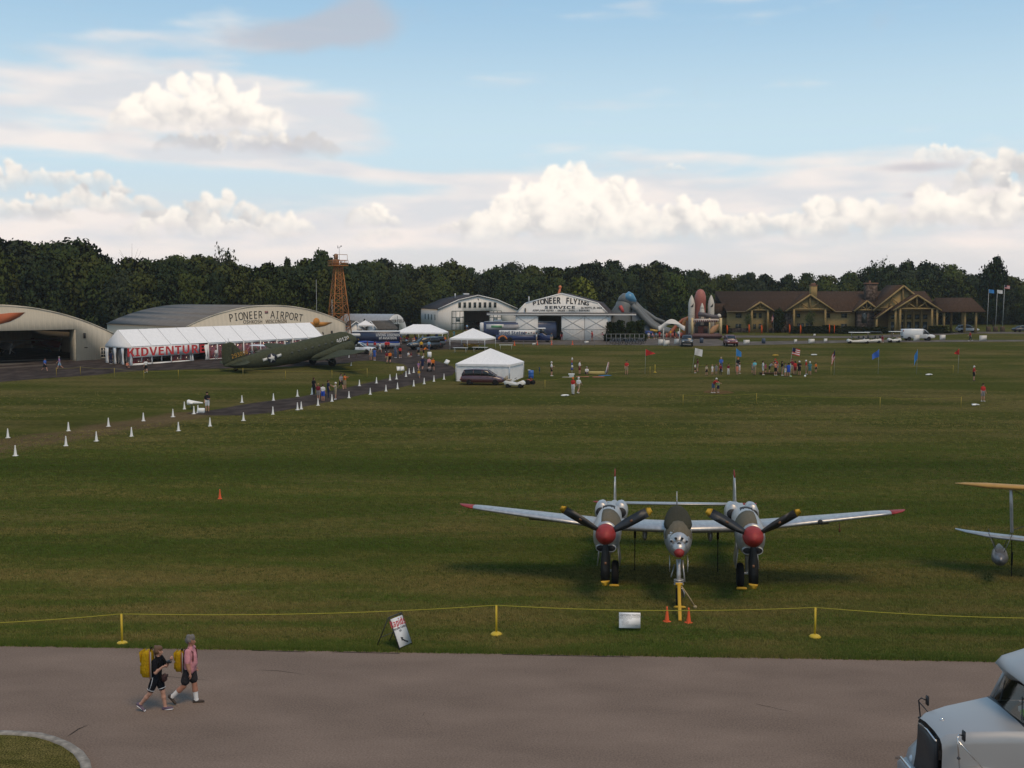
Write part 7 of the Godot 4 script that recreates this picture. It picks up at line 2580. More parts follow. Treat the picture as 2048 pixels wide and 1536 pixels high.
func figure_bones(j: Dictionary,fat := 1.0,head := 1.0,hands := true) -> Array:
	var b := []
	var up: Vector3 = (j.neck - j.hip).normalized()
	var x := Vector3(1,0,0)
	for s in [-1.0,1.0]:
		b.append(bone(j.hip + x * s * 0.075,j.hip + up * 0.12 + x * s * 0.07,0.108 * fat,0.100 * fat,2))
		b.append(bone(j.hip + up * 0.15 + x * s * 0.065,j.chest + x * s * 0.085,0.102 * fat,0.108 * fat,1))
		b.append(bone(j.chest + x * s * 0.085,j.chest + up * 0.09 + x * s * 0.10,0.106 * fat,0.085,1))
	if fat > 1.05:
		b.append(bone(j.hip + up * 0.15 + Vector3(0,0,0.05),j.chest + Vector3(0,-0.06,0.045),0.125 * fat,0.11 * fat,1))
	b.append(bone(j.chest + up * 0.1,j.neck,0.09,0.062,1))
	b.append(bone(j.neck,j.head - up * 0.03,0.055,0.052,0))
	b.append(bone(j.head + Vector3(0,0.015,-0.012),j.head + Vector3(0,0.03,-0.012),0.098 * head,0.098 * head,0))
	b.append(bone(j.head + Vector3(0,-0.065,0.035) * head,j.head + Vector3(0,-0.03,0.03) * head,0.055 * head,0.07 * head,0))
	b.append(bone(j.head + Vector3(0,0.045,-0.022) * head,j.head + Vector3(0,0.06,-0.01) * head,0.103 * head,0.102 * head,3))
	b.append(bone(j.head + Vector3(0,-0.01,-0.05) * head,j.head + Vector3(0,0.04,-0.03) * head,0.075 * head,0.095 * head,3))
	for k in ["l","r"]:
		var mid: Vector3 = j["hip" + k].lerp(j["knee" + k],0.72)
		b.append(bone(j["hip" + k],mid,0.098 * fat,0.084,2))
		b.append(bone(mid,j["knee" + k],0.064,0.056,5))
		b.append(bone(j["knee" + k],j["knee" + k].lerp(j["ankle" + k],0.35),0.056,0.060,5))
		b.append(bone(j["knee" + k].lerp(j["ankle" + k],0.35),j["ankle" + k],0.058,0.040,5))
		b.append(bone(j["heel" + k],j["toe" + k],0.044,0.036,4))
		b.append(bone(j["ankle" + k] - Vector3(0,0.01,0),j["heel" + k],0.042,0.042,4))
		var me: Vector3 = j["sh" + k].lerp(j["el" + k],0.75)
		b.append(bone(j["sh" + k],me,0.066,0.058,1))
		b.append(bone(me,j["el" + k],0.043,0.042,6))
		b.append(bone(j["el" + k],j["wr" + k],0.043,0.030,6))
		if hands:
			b.append(bone(j["wr" + k],j["hand" + k],0.034,0.040,0))
	return b

func figure_mesh(grids: Array) -> ArrayMesh:
	var tools := {}
	for g in grids:
		net(tools,g[0],g[1],g[2])
	var mesh := ArrayMesh.new()
	var regions := []
	var keys := tools.keys()
	keys.sort()
	for k in keys:
		tools[k].commit(mesh)
		regions.append(k)
	figure_regions[mesh] = regions
	return mesh

func net(tools: Dictionary,bones: Array,cell: float,blend: float) -> void:
	var lo := Vector3(1e9,1e9,1e9)
	var hi := -lo
	for b in bones:
		for q in 2:
			var r: Vector3 = Vector3.ONE * (b[2 + q] + cell * 3.0)
			lo = lo.min(b[q] - r)
			hi = hi.max(b[q] + r)
	var nx := int((hi.x - lo.x) / cell) + 2
	var ny := int((hi.y - lo.y) / cell) + 2
	var nz := int((hi.z - lo.z) / cell) + 2
	var d := PackedFloat32Array()
	d.resize(nx * ny * nz)
	d.fill(1.0)
	var raw := d.duplicate()
	var own := PackedByteArray()
	own.resize(nx * ny * nz)
	var sx := ny * nz
	for b in bones:
		var a: Vector3 = b[0]
		var ab: Vector3 = b[1] - b[0]
		var l2 := maxf(ab.length_squared(),1e-9)
		var ra: float = b[2]
		var rb: float = b[3]
		var m := maxf(ra,rb) + cell * 2.0 + blend
		var p0: Vector3 = ((a.min(b[1]) - Vector3.ONE * m - lo) / cell).floor()
		var p1: Vector3 = ((a.max(b[1]) + Vector3.ONE * m - lo) / cell).ceil()
		for i in range(maxi(0,int(p0.x)),mini(nx,int(p1.x) + 1)):
			for jj in range(maxi(0,int(p0.y)),mini(ny,int(p1.y) + 1)):
				for k in range(maxi(0,int(p0.z)),mini(nz,int(p1.z) + 1)):
					var p := lo + Vector3(i,jj,k) * cell
					var t := clampf((p - a).dot(ab) / l2,0.0,1.0)
					var v := (p - a - ab * t).length() - ra - (rb - ra) * t
					var at := i * sx + jj * nz + k
					if v < raw[at]:
						raw[at] = v
						own[at] = b[4]
					var o := d[at]
					var h := maxf(blend - absf(o - v),0.0) / blend
					d[at] = minf(o,v) - h * h * blend * 0.25
	var vert := {}
	var norm := {}
	for i in nx - 1:
		for jj in ny - 1:
			for k in nz - 1:
				var at := i * sx + jj * nz + k
				var v0 := d[at]
				if v0 > cell * 2.0 or v0 < -cell * 2.0:
					continue
				var v := [v0,d[at + sx],d[at + nz],d[at + sx + nz],d[at + 1],d[at + sx + 1],d[at + nz + 1],d[at + sx + nz + 1]]
				var inside := 0
				for q in v:
					if q < 0.0:
						inside += 1
				if inside == 0 or inside == 8:
					continue
				var sum := Vector3.ZERO
				var n := 0
				for e in EDGES:
					var va: float = v[e[0]]
					var vb: float = v[e[1]]
					if (va < 0.0) != (vb < 0.0):
						var t := va / (va - vb)
						var c0 := Vector3(e[0] & 1,(e[0] >> 1) & 1,e[0] >> 2)
						var c1 := Vector3(e[1] & 1,(e[1] >> 1) & 1,e[1] >> 2)
						sum += c0.lerp(c1,t)
						n += 1
				vert[at] = lo + (Vector3(i,jj,k) + sum / n) * cell
				norm[at] = Vector3(v[1] + v[3] + v[5] + v[7] - v[0] - v[2] - v[4] - v[6],v[2] + v[3] + v[6] + v[7] - v[0] - v[1] - v[4] - v[5],v[4] + v[5] + v[6] + v[7] - v[0] - v[1] - v[2] - v[3]).normalized()
	for at in vert:
		var v0 := d[at]
		for ax in 3:
			var st_: int = [sx,nz,1][ax]
			var u: int = [nz,1,sx][ax]
			var w: int = [1,sx,nz][ax]
			var v1 := d[at + st_]
			if (v0 < 0.0) == (v1 < 0.0):
				continue
			if not (vert.has(at - u) and vert.has(at - w) and vert.has(at - u - w)):
				continue
			var region: int = own[at] if v0 < 0.0 else own[at + st_]
			if not tools.has(region):
				tools[region] = st()
			var s: SurfaceTool = tools[region]
			var q := [at,at - u,at - u - w,at - w]
			if v0 < 0.0:
				q.reverse()
			for m in [0,1,2,0,2,3]:
				s.set_normal(norm[q[m]])
				s.add_vertex(vert[q[m]])

const EDGES := [[0,1],[2,3],[4,5],[6,7],[0,2],[1,3],[4,6],[5,7],[0,4],[1,5],[2,6],[3,7]]

func dress(o: MeshInstance3D,looks: Dictionary) -> void:
	var regions: Array = figure_regions[o.mesh]
	for k in regions.size():
		o.set_surface_override_material(k,looks[regions[k]])

var palette := {}
func hue(called: String) -> Color:
	if palette.is_empty():
		palette = {"white": lin(0.60,0.58,0.56),"grey": lin(0.22,0.21,0.21),"black": lin(0.016,0.016,0.019),"red": lin(0.42,0.035,0.03),"maroon": lin(0.16,0.02,0.03),"orange": lin(0.60,0.15,0.02),"salmon": lin(0.62,0.22,0.13),"yellow": lin(0.55,0.32,0.03),"blue": lin(0.05,0.12,0.40),"royal": lin(0.03,0.08,0.42),"navy": lin(0.02,0.025,0.06),"lightblue": lin(0.22,0.36,0.50),"cyan": lin(0.16,0.48,0.52),"teal": lin(0.06,0.16,0.17),"pink": lin(0.58,0.27,0.29),"magenta": lin(0.34,0.05,0.13),"lilac": lin(0.30,0.17,0.34),"green": lin(0.08,0.32,0.13),"khaki": lin(0.30,0.235,0.15),"tan": lin(0.38,0.30,0.19),"beige": lin(0.36,0.31,0.23),"denim": lin(0.07,0.10,0.17),"brown": lin(0.075,0.04,0.025),"dark": lin(0.02,0.014,0.011),"blond": lin(0.28,0.18,0.08),"skin": lin(0.40,0.20,0.13),"slate": lin(0.10,0.125,0.15)}
	return palette[called]

var poses := {}
func pose_mesh(called: String) -> ArrayMesh:
	if not poses.has(called):
		var p: Dictionary = {
			"stand": {"hip_l": 3.0,"hip_r": -3.0,"arm_l": 4.0,"arm_r": -2.0,"elbow_l": 14.0,"elbow_r": 18.0,"out_l": 12.0,"out_r": 9.0},
			"wait": {"hip_l": 6.0,"hip_r": -2.0,"knee_l": 8.0,"arm_l": 18.0,"elbow_l": 85.0,"in_l": 30.0,"arm_r": 0.0,"elbow_r": 20.0,"head": 8.0},
			"walk": {"hip_l": 24.0,"knee_l": 8.0,"hip_r": -20.0,"knee_r": 26.0,"arm_l": -18.0,"arm_r": 20.0,"elbow_l": 20.0,"elbow_r": 30.0,"lean": 4.0,"foot_r": -25.0},
			"raise": {"hip_l": 2.0,"hip_r": -4.0,"arm_l": 70.0,"elbow_l": 60.0,"in_l": 18.0,"arm_r": 70.0,"elbow_r": 60.0,"in_r": 18.0,"lean": -2.0},
			"bend": {"hip_l": 12.0,"knee_l": 18.0,"hip_r": -2.0,"knee_r": 12.0,"lean": 38.0,"arm_l": 55.0,"arm_r": 62.0,"elbow_l": 20.0,"elbow_r": 14.0,"head": 10.0},
			"sit": {"sit": 0.0,"hip_l": 82.0,"knee_l": 70.0,"hip_r": 84.0,"knee_r": 76.0,"arm_l": 25.0,"elbow_l": 50.0,"arm_r": 22.0,"elbow_r": 55.0,"lean": 8.0},
			"bench": {"sit": 0.42,"hip_l": 84.0,"knee_l": 84.0,"hip_r": 80.0,"knee_r": 82.0,"arm_l": 38.0,"elbow_l": 50.0,"arm_r": 32.0,"elbow_r": 60.0,"lean": 10.0},
		}[called.trim_suffix("_child")]
		var j := skeleton(p)
		var child := called.ends_with("_child")
		poses[called] = figure_mesh([[figure_bones(j,0.9 if child else 1.04,1.3 if child else 1.0),0.036,0.035]])
	return poses[called]

func person(at: Vector3,height: float,pose: String,face: float,shirt: String,legs: String,hair: String,label: String,trousers := false,group := "",sleeves := false) -> void:
	var child := height < 1.42
	var o := MeshInstance3D.new()
	o.name = numbered("person")
	o.mesh = pose_mesh(pose + ("_child" if child else ""))
	add_child(o)
	o.position = at
	o.rotation.y = deg_to_rad(face)
	o.scale = Vector3.ONE * (height / 1.75)
	tag(o,label,"person",group)
	var skin := mat(hue("skin"),0.6)
	dress(o,{0: skin,1: mat(hue(shirt),0.85),2: mat(hue(legs),0.85),3: mat(hue(hair),0.85),4: mat(hue("white" if int(at.x * 10.0) % 2 == 0 else "dark"),0.7),5: mat(hue(legs),0.85) if trousers else skin,6: mat(hue(shirt),0.85) if sleeves else skin})

func make_people() -> void:
	person(Vector3(-20.58,0.15,-116.46),1.78,"stand",150.0,"black","black","brown","person in black shirt and dark trousers, leftmost of the group on the walk",true)
	person(Vector3(-19.19,0.07,-111.09),1.66,"stand",170.0,"maroon","grey","blond","person in dark red top with blond hair beside the white-shirted one")
	person(Vector3(-18.58,0.06,-110.14),1.68,"wait",175.0,"white","royal","brown","person in white tee and bright blue shorts with back turned")
	person(Vector3(-18.59,0.1,-113.5),1.80,"stand",120.0,"navy","navy","brown","person in navy vest and dark long trousers on the walk",true)
	person(Vector3(-17.65,0.08,-112.05),1.70,"raise",-60.0,"beige","khaki","white","person in khaki clothes and white cap lifting something to the face")
	person(Vector3(-18.54,0.24,-121.58),1.80,"walk",40.0,"grey","black","dark","person in grey tee and black shorts carrying a dark bag at the walk's edge")
	person(Vector3(-18.19,0.25,-122.11),1.68,"raise",60.0,"orange","khaki","dark","person in bright orange shirt and khaki shorts raising arms by the walk")
	person(Vector3(-11.14,0.56,-134.4),1.08,"walk",10.0,"yellow","grey","blond","small child in yellow shirt running between the cones")
	person(Vector3(-12.03,0.86,-144.43),1.12,"walk",160.0,"lilac","pink","blond","child in lilac beside the navy-shirted adult")
	person(Vector3(-11.51,0.86,-144.43),1.80,"walk",165.0,"navy","navy","white","person in navy shirt and white cap walking up the asphalt with a child")
	person(Vector3(-10.69,0.88,-145.1),1.70,"walk",0.0,"pink","black","brown","person in pink shirt pushing a stroller down the walk")
	person(Vector3(-10.14,0.85,-144.1),1.70,"walk",10.0,"orange","black","brown","person in orange shirt and black shorts beside the stroller")
	person(Vector3(-19.97,1.33,-158.87),1.66,"stand",20.0,"beige","grey","brown","person in striped beige shirt beside the blue-shirted one on the apron")
	person(Vector3(-19.44,1.33,-158.87),1.68,"stand",160.0,"blue","blue","brown","person in blue from shirt to shorts on the apron")
	person(Vector3(-17.17,1.18,-154.26),1.72,"walk",170.0,"maroon","khaki","dark","person in dark maroon top left of the orange-shirted walker")
	person(Vector3(-16.76,1.18,-154.26),1.74,"walk",175.0,"orange","black","brown","person in orange shirt and black shorts on the walk's bend")
	person(Vector3(-16.89,1.46,-162.95),1.80,"stand",160.0,"slate","denim","grey","grey-haired person in slate shirt and jeans at the bend",true)
	person(Vector3(-16.21,1.46,-162.95),1.66,"wait",200.0,"red","black","dark","person in red top with long black hair at the bend")
	person(Vector3(-22.22,1.76,-172.86),1.70,"stand",90.0,"red","black","brown","person in red shirt nearest the white pickup's nose")
	person(Vector3(-21.19,1.79,-173.84),1.72,"stand",150.0,"red","grey","dark","person in red shirt before the dark trailer's middle")
	person(Vector3(-20.19,1.74,-171.89),1.60,"walk",60.0,"white","white","brown","person in white shirt stepping in front of the dark trailer")
	person(Vector3(-19.45,1.79,-173.84),1.78,"stand",10.0,"red","black","dark","taller person in red, left of a red-shirted pair by the trailer",true)
	person(Vector3(-19.25,1.82,-174.84),1.72,"stand",190.0,"red","black","brown","person in red, right of a red-shirted pair by the trailer",true)
	person(Vector3(-15.24,1.51,-164.64),1.60,"sit",60.0,"white","khaki","brown","person in white sitting on the grass by the bend")
	person(Vector3(-14.73,1.51,-164.64),1.35,"sit",-50.0,"maroon","grey","brown","child in dark red sitting on the grass by the bend")
	person(Vector3(-13.84,1.57,-166.38),1.55,"walk",180.0,"slate","black","dark","person in dark clothes below the black SUV")
	person(Vector3(-13.03,1.54,-165.51),1.62,"bend",120.0,"orange","black","brown","person in orange and yellow bending below the black SUV")
	person(Vector3(-14.11,1.82,-174.84),1.74,"stand",10.0,"yellow","black","dark","person in golden yellow shirt in front of the black SUV")
	person(Vector3(-12.91,1.82,-174.84),1.74,"stand",-10.0,"lightblue","denim","dark","person in light blue shirt beside the parked SUVs",true)
	person(Vector3(-59.54,0.82,-143.12),1.72,"walk",70.0,"blue","black","dark","person in blue shirt striding over the apron before the left hangar")
	person(Vector3(-58.72,0.9,-145.77),1.72,"walk",-70.0,"lilac","lightblue","grey","grey-haired person in pale lilac shirt before the left hangar")
	person(Vector3(-46.03,0.76,-141.18),1.74,"walk",200.0,"white","black","dark","person in white shirt at the apron's edge below the KIDVENTURE banner")
	person(Vector3(-60.92,1.38,-160.48),1.70,"bench",20.0,"grey","maroon","brown","person sitting against the left hangar wall in grey")
	person(Vector3(-60.51,1.4,-161.29),1.70,"bench",30.0,"beige","brown","brown","person sitting against the left hangar wall in cream")
	person(Vector3(-59.63,1.38,-160.48),1.66,"bench",30.0,"pink","maroon","brown","person sitting nearest the marquee against the hangar wall")
	person(Vector3(-54.81,1.15,-153.52),1.72,"stand",200.0,"navy","navy","dark","person in navy standing in the marquee's near gable opening",true)
	person(Vector3(-50.92,0.99,-148.5),1.50,"sit",60.0,"salmon","brown","brown","person in salmon crouching at the marquee's front corner")
	person(Vector3(-41.79,1.33,-158.87),1.70,"stand",30.0,"white","grey","brown","person in white beside a marquee post, left of the tail fin",true)
	person(Vector3(-40.86,1.35,-159.67),1.72,"stand",-20.0,"white","red","brown","person in white tee at the marquee bay next to the tail fin")
	person(Vector3(-27.37,0,-100.61),1.78,"wait",10.0,"black","white","dark","person in black polo and white shorts standing by the walk's end")
	person(Vector3(14.53,2.38,-204.35),1.74,"stand",60.0,"red","maroon","brown","person in red before the gambrel hangar's closed doors")
	person(Vector3(16.55,2.37,-202.41),1.70,"bend",-60.0,"pink","white","brown","person in pink leaning at the bicycle rack's left end")
	person(Vector3(4.26,2.29,-195.61),1.72,"stand",100.0,"white","tan","brown","person in white standing by the show truck's cab")
	person(Vector3(6.87,2.29,-195.61),1.72,"stand",-20.0,"slate","khaki","brown","person in slate blue at the show truck's nose")
	person(Vector3(8.99,2.38,-204.35),1.78,"stand",20.0,"black","maroon","dark","person in dark jacket at the open hangar door",true)
	person(Vector3(4.84,0.64,-137.42),1.74,"wait",80.0,"white","black","white","person in white tee, white hat and dark shorts right of the blue barrel")
	person(Vector3(8.38,0.7,-139.28),1.72,"wait",70.0,"white","maroon","brown","person in white shirt and maroon shorts among the kites")
	person(Vector3(9.29,0.72,-139.91),1.72,"sit",20.0,"white","black","grey","person in white shirt sitting on the grass by the yellow kite box")
	person(Vector3(14.15,0.68,-138.66),1.76,"wait",0.0,"red","khaki","dark","person in red polo and khaki shorts alone on the grass")
	person(Vector3(6.37,0.15,-116.96),1.76,"stand",150.0,"red","white","orange","person in red shirt and long white trousers, seen from behind",true)
	person(Vector3(7,0.17,-117.97),1.76,"walk",150.0,"white","khaki","white","person in white shirt and white cap beside the white-trousered one")
	person(Vector3(23.02,0.76,-141.18),1.18,"stand",60.0,"white","black","dark","child in white tee under the white flag")
	person(Vector3(23.54,0.8,-142.47),1.66,"stand",90.0,"maroon","khaki","brown","person in dark top behind the child under the white flag")
	person(Vector3(23.92,0.66,-138.04),1.28,"stand",20.0,"beige","black","dark","child in beige shirt and black shorts left of the target group")
	person(Vector3(24.74,0.68,-138.66),1.24,"stand",40.0,"white","white","blond","child in white shirt and white shorts in the field line")
	person(Vector3(25.35,0.7,-139.28),1.26,"stand",-20.0,"grey","grey","brown","child in grey between white and maroon children")
	person(Vector3(26.65,0.82,-143.12),1.80,"wait",0.0,"blue","denim","tan","tall person in blue shirt and tan hat behind the children",true)
	person(Vector3(25.76,0.68,-138.66),1.30,"stand",10.0,"maroon","black","dark","child in maroon shirt and long black trousers",true)
	person(Vector3(26.72,0.68,-138.66),1.34,"wait",20.0,"maroon","white","dark","child in maroon shirt and white trousers",true)
	person(Vector3(28.68,0.8,-142.47),1.76,"wait",0.0,"black","grey","orange","person in black tee and orange cap below the light blue flag")
	person(Vector3(27.8,0.68,-138.66),1.24,"stand",150.0,"salmon","salmon","brown","child in a pink dress in front of the black-shirted adult")
	person(Vector3(28.49,0.74,-140.54),1.22,"stand",60.0,"white","white","dark","child in white just right of the pink dress")
	person(Vector3(29.96,0.68,-138.66),1.80,"wait",-40.0,"cyan","khaki","dark","person in bright cyan shirt and khaki shorts")
	person(Vector3(30.19,0.76,-141.18),1.15,"stand",80.0,"grey","slate","blond","small child in grey beside the cyan shirt")
	person(Vector3(31.01,0.68,-138.66),1.74,"stand",90.0,"white","white","dark","person in white with small black backpack in the field group")
	person(Vector3(31.74,0.74,-140.54),1.22,"stand",60.0,"magenta","brown","brown","child in magenta top beside the white-clad backpacker")
	person(Vector3(32.21,0.74,-140.54),1.55,"bend",100.0,"grey","black","brown","person in grey bending over the low platform")
	person(Vector3(32.41,0.66,-138.04),1.62,"raise",30.0,"salmon","black","grey","person in salmon top and black shorts with hands raised")
	person(Vector3(33.7,0.8,-142.47),1.80,"bend",-60.0,"red","grey","red","person in red with red cap bent forward behind the salmon top")
	person(Vector3(33.21,0.66,-138.04),1.74,"stand",100.0,"black","khaki","dark","person in black tee and khaki shorts below the striped flag")
	person(Vector3(33.31,0.63,-136.81),1.62,"stand",60.0,"slate","white","brown","person in slate top and white shorts below the striped flag")
	person(Vector3(33.71,0.63,-136.81),1.62,"stand",180.0,"royal","royal","dark","person in royal blue at the centre of the field group")
	person(Vector3(34.9,0.72,-139.91),1.84,"stand",0.0,"maroon","beige","maroon","tallest person of the field group in maroon, behind the blue shirt")
	person(Vector3(34.96,0.68,-138.66),1.70,"stand",200.0,"red","maroon","dark","person in red tee right of the blue-shirted one")
	person(Vector3(35.33,0.66,-138.04),1.76,"wait",-20.0,"black","black","white","person in black tee and white cap with white shoes")
	person(Vector3(36.48,0.7,-139.28),1.76,"stand",80.0,"red","khaki","white","person in red shirt and white sun hat")
	person(Vector3(36.79,0.68,-138.66),1.64,"stand",170.0,"teal","teal","white","person in teal shirt and white cap near the group's right end")
	person(Vector3(38.38,0.78,-141.82),1.22,"stand",30.0,"orange","black","dark","child in orange, rightmost of the field group")
	person(Vector3(21.25,0.18,-118.48),1.72,"bend",50.0,"red","denim","white","person in red shirt and denim shorts leaning on the bare earth patch")
	person(Vector3(21.89,0.19,-118.99),1.24,"wait",-40.0,"green","navy","dark","child in green top on the bare earth patch")
	person(Vector3(54.11,0.48,-131.47),1.74,"wait",90.0,"red","black","white","person in red shirt, white cap and black shorts at far right")
	person(Vector3(46.28,0.06,-110.14),1.74,"stand",10.0,"red","grey","dark","person in red shirt and dark shorts nearest the right edge")
	person(Vector3(82.45,2.37,-202.41),1.74,"walk",-90.0,"red","navy","dark","person in red top beside the dark cart on the service road",true)
	person(Vector3(64.86,2.31,-197.19),1.66,"bench",0.0,"maroon","magenta","brown","person in dark red seated between the golf carts")
	var gate := [[1297.0,677.0,1.62,"bench","white","grey","brown"],[1304.0,678.0,1.6,"bench","pink","denim","brown"],[1312.0,677.0,1.2,"stand","lightblue","grey","blond"],[1319.0,680.0,1.62,"stand","red","maroon","brown"],[1326.0,678.0,1.55,"wait","beige","khaki","blond"],[1333.0,679.0,1.3,"stand","salmon","red","dark"],[1341.0,677.0,1.7,"stand","yellow","grey","dark"],[1349.0,678.0,1.66,"stand","navy","black","dark"],[1357.0,679.0,1.7,"wait","white","denim","brown"],[1354.0,675.0,1.5,"walk","green","black","brown"]]
	var gl := ["person in white seated left of the arch banner's left post","person in pink seated behind the low white signs at the gate","small child in light blue left of the arch banner","person in red left of the arch banner's left post","person in beige just right of the arch's left post","child in salmon under the arch's centre","person in yellow under the arch's centre","person in navy left of the arch's right post","person in white right beside the arch's right post","person in green behind the arch's right post"]
	for k in gate.size():
		var g: Array = gate[k]
		var q := gate_point(g[0],g[1])
		person(q,g[2],g[3],k * 70.0,g[4],g[5],g[6],gl[k])
	var r := RandomNumberGenerator.new()
	r.seed = 31
	var cols := ["red","white","orange","royal","salmon","grey","yellow","maroon","lightblue","black"]
	for k in 20:
		var u := (k % 7) / 6.0
		var v := (k / 7) / 2.0
		var px := 800.0 + u * 88.0 + r.randf_range(-3.0,3.0)
		var at := on((px - 1024.0) / 2250.0 * (194.5 + v * 5.0),-(194.5 + v * 5.0))
		person(at,r.randf_range(1.5,1.75),"bench" if k % 4 != 3 else "stand",r.randf_range(0.0,360.0),cols[(k * 7) % 10],cols[(k * 3 + 5) % 10],["brown","dark","blond","white"][k % 4],"%s in %s under the picnic tent, %s" % ["seated person" if k % 4 != 3 else "standing person",cols[(k * 7) % 10],["in the near row, ","in the middle row, ","in the far row, "][k / 7] + ["leftmost","second from left","third from left","in the centre","third from right","second from right","rightmost"][k % 7]],false,"people under the picnic tent")
	person(on(-10.83,-210.0),1.7,"stand",40.0,"teal","teal","dark","person in teal between the picnic tent and the white hangar")
	person(on(-11.8,-209.0),1.66,"stand",100.0,"navy","black","brown","person in navy beside the teal-shirted one near the white hangar")
	person(on(-10.23,-256.0),1.7,"stand",20.0,"lightblue","navy","brown","person in light blue in the white hangar's doorway")

func gate_point(px: float,py: float) -> Vector3:
	var D := 208.0 + (680.0 - py) * 1.6
	return on((px - 1024.0) / 2250.0 * D,-D)

func finger_bones(w: Vector3,h: Vector3,fwd: Vector3,side: float,curl: float) -> Array:
	var d := (h - w).normalized()
	var across := d.cross(fwd).normalized() * side
	var palm := -d.cross(across).normalized()
	var b := []
	for k in 4:
		var o := across * (k - 1.5) * 0.019
		var base := w + d * (0.085 - absf(k - 1.2) * 0.006) + o
		var l: float = [0.036,0.041,0.038,0.029][k]
		b.append(bone(w + d * 0.02 + o * 0.7,base,0.013,0.0105,0))
		var p1 := base + (d * cos(curl) + palm * sin(curl)) * l
		var p2 := p1 + (d * cos(curl * 2.0) + palm * sin(curl * 2.0)) * l * 0.75
		b.append(bone(base,p1,0.0098,0.009,0))
		b.append(bone(p1,p2,0.009,0.0078,0))
	var t0 := w + d * 0.03 - across * 0.026
	var t1 := t0 + (d * 0.6 - across * 0.5 + palm * 0.5).normalized() * 0.038
	b.append(bone(t0,t1,0.013,0.0105,0))
	b.append(bone(t1,t1 + (d * 0.85 + palm * 0.45).normalized() * 0.03,0.0105,0.0085,0))
	b.append(bone(w,w + d * 0.03,0.026,0.02,0))
	return b

func face_bones(j: Dictionary) -> Array:
	var h: Vector3 = j.head
	var b := []
	b.append(bone(h + Vector3(0,0.02,-0.012),h + Vector3(0,0.035,-0.008),0.092,0.094,0))
	b.append(bone(h + Vector3(0,-0.07,0.04),h + Vector3(0,-0.02,0.035),0.045,0.068,0))
	b.append(bone(h + Vector3(0,0.005,0.094),h + Vector3(0,-0.026,0.108),0.011,0.017,0))
	b.append(bone(h + Vector3(-0.018,-0.057,0.086),h + Vector3(0.018,-0.057,0.086),0.010,0.010,0))
	b.append(bone(h + Vector3(-0.032,0.022,0.082),h + Vector3(0.032,0.022,0.082),0.013,0.013,0))
	for s in [-1.0,1.0]:
		b.append(bone(h + Vector3(s * 0.090,-0.02,-0.005),h + Vector3(s * 0.097,0.02,-0.016),0.014,0.017,0))
	b.append(bone(j.neck - Vector3(0,0.02,0.01),h + Vector3(0,-0.05,-0.01),0.058,0.056,0))
	return b

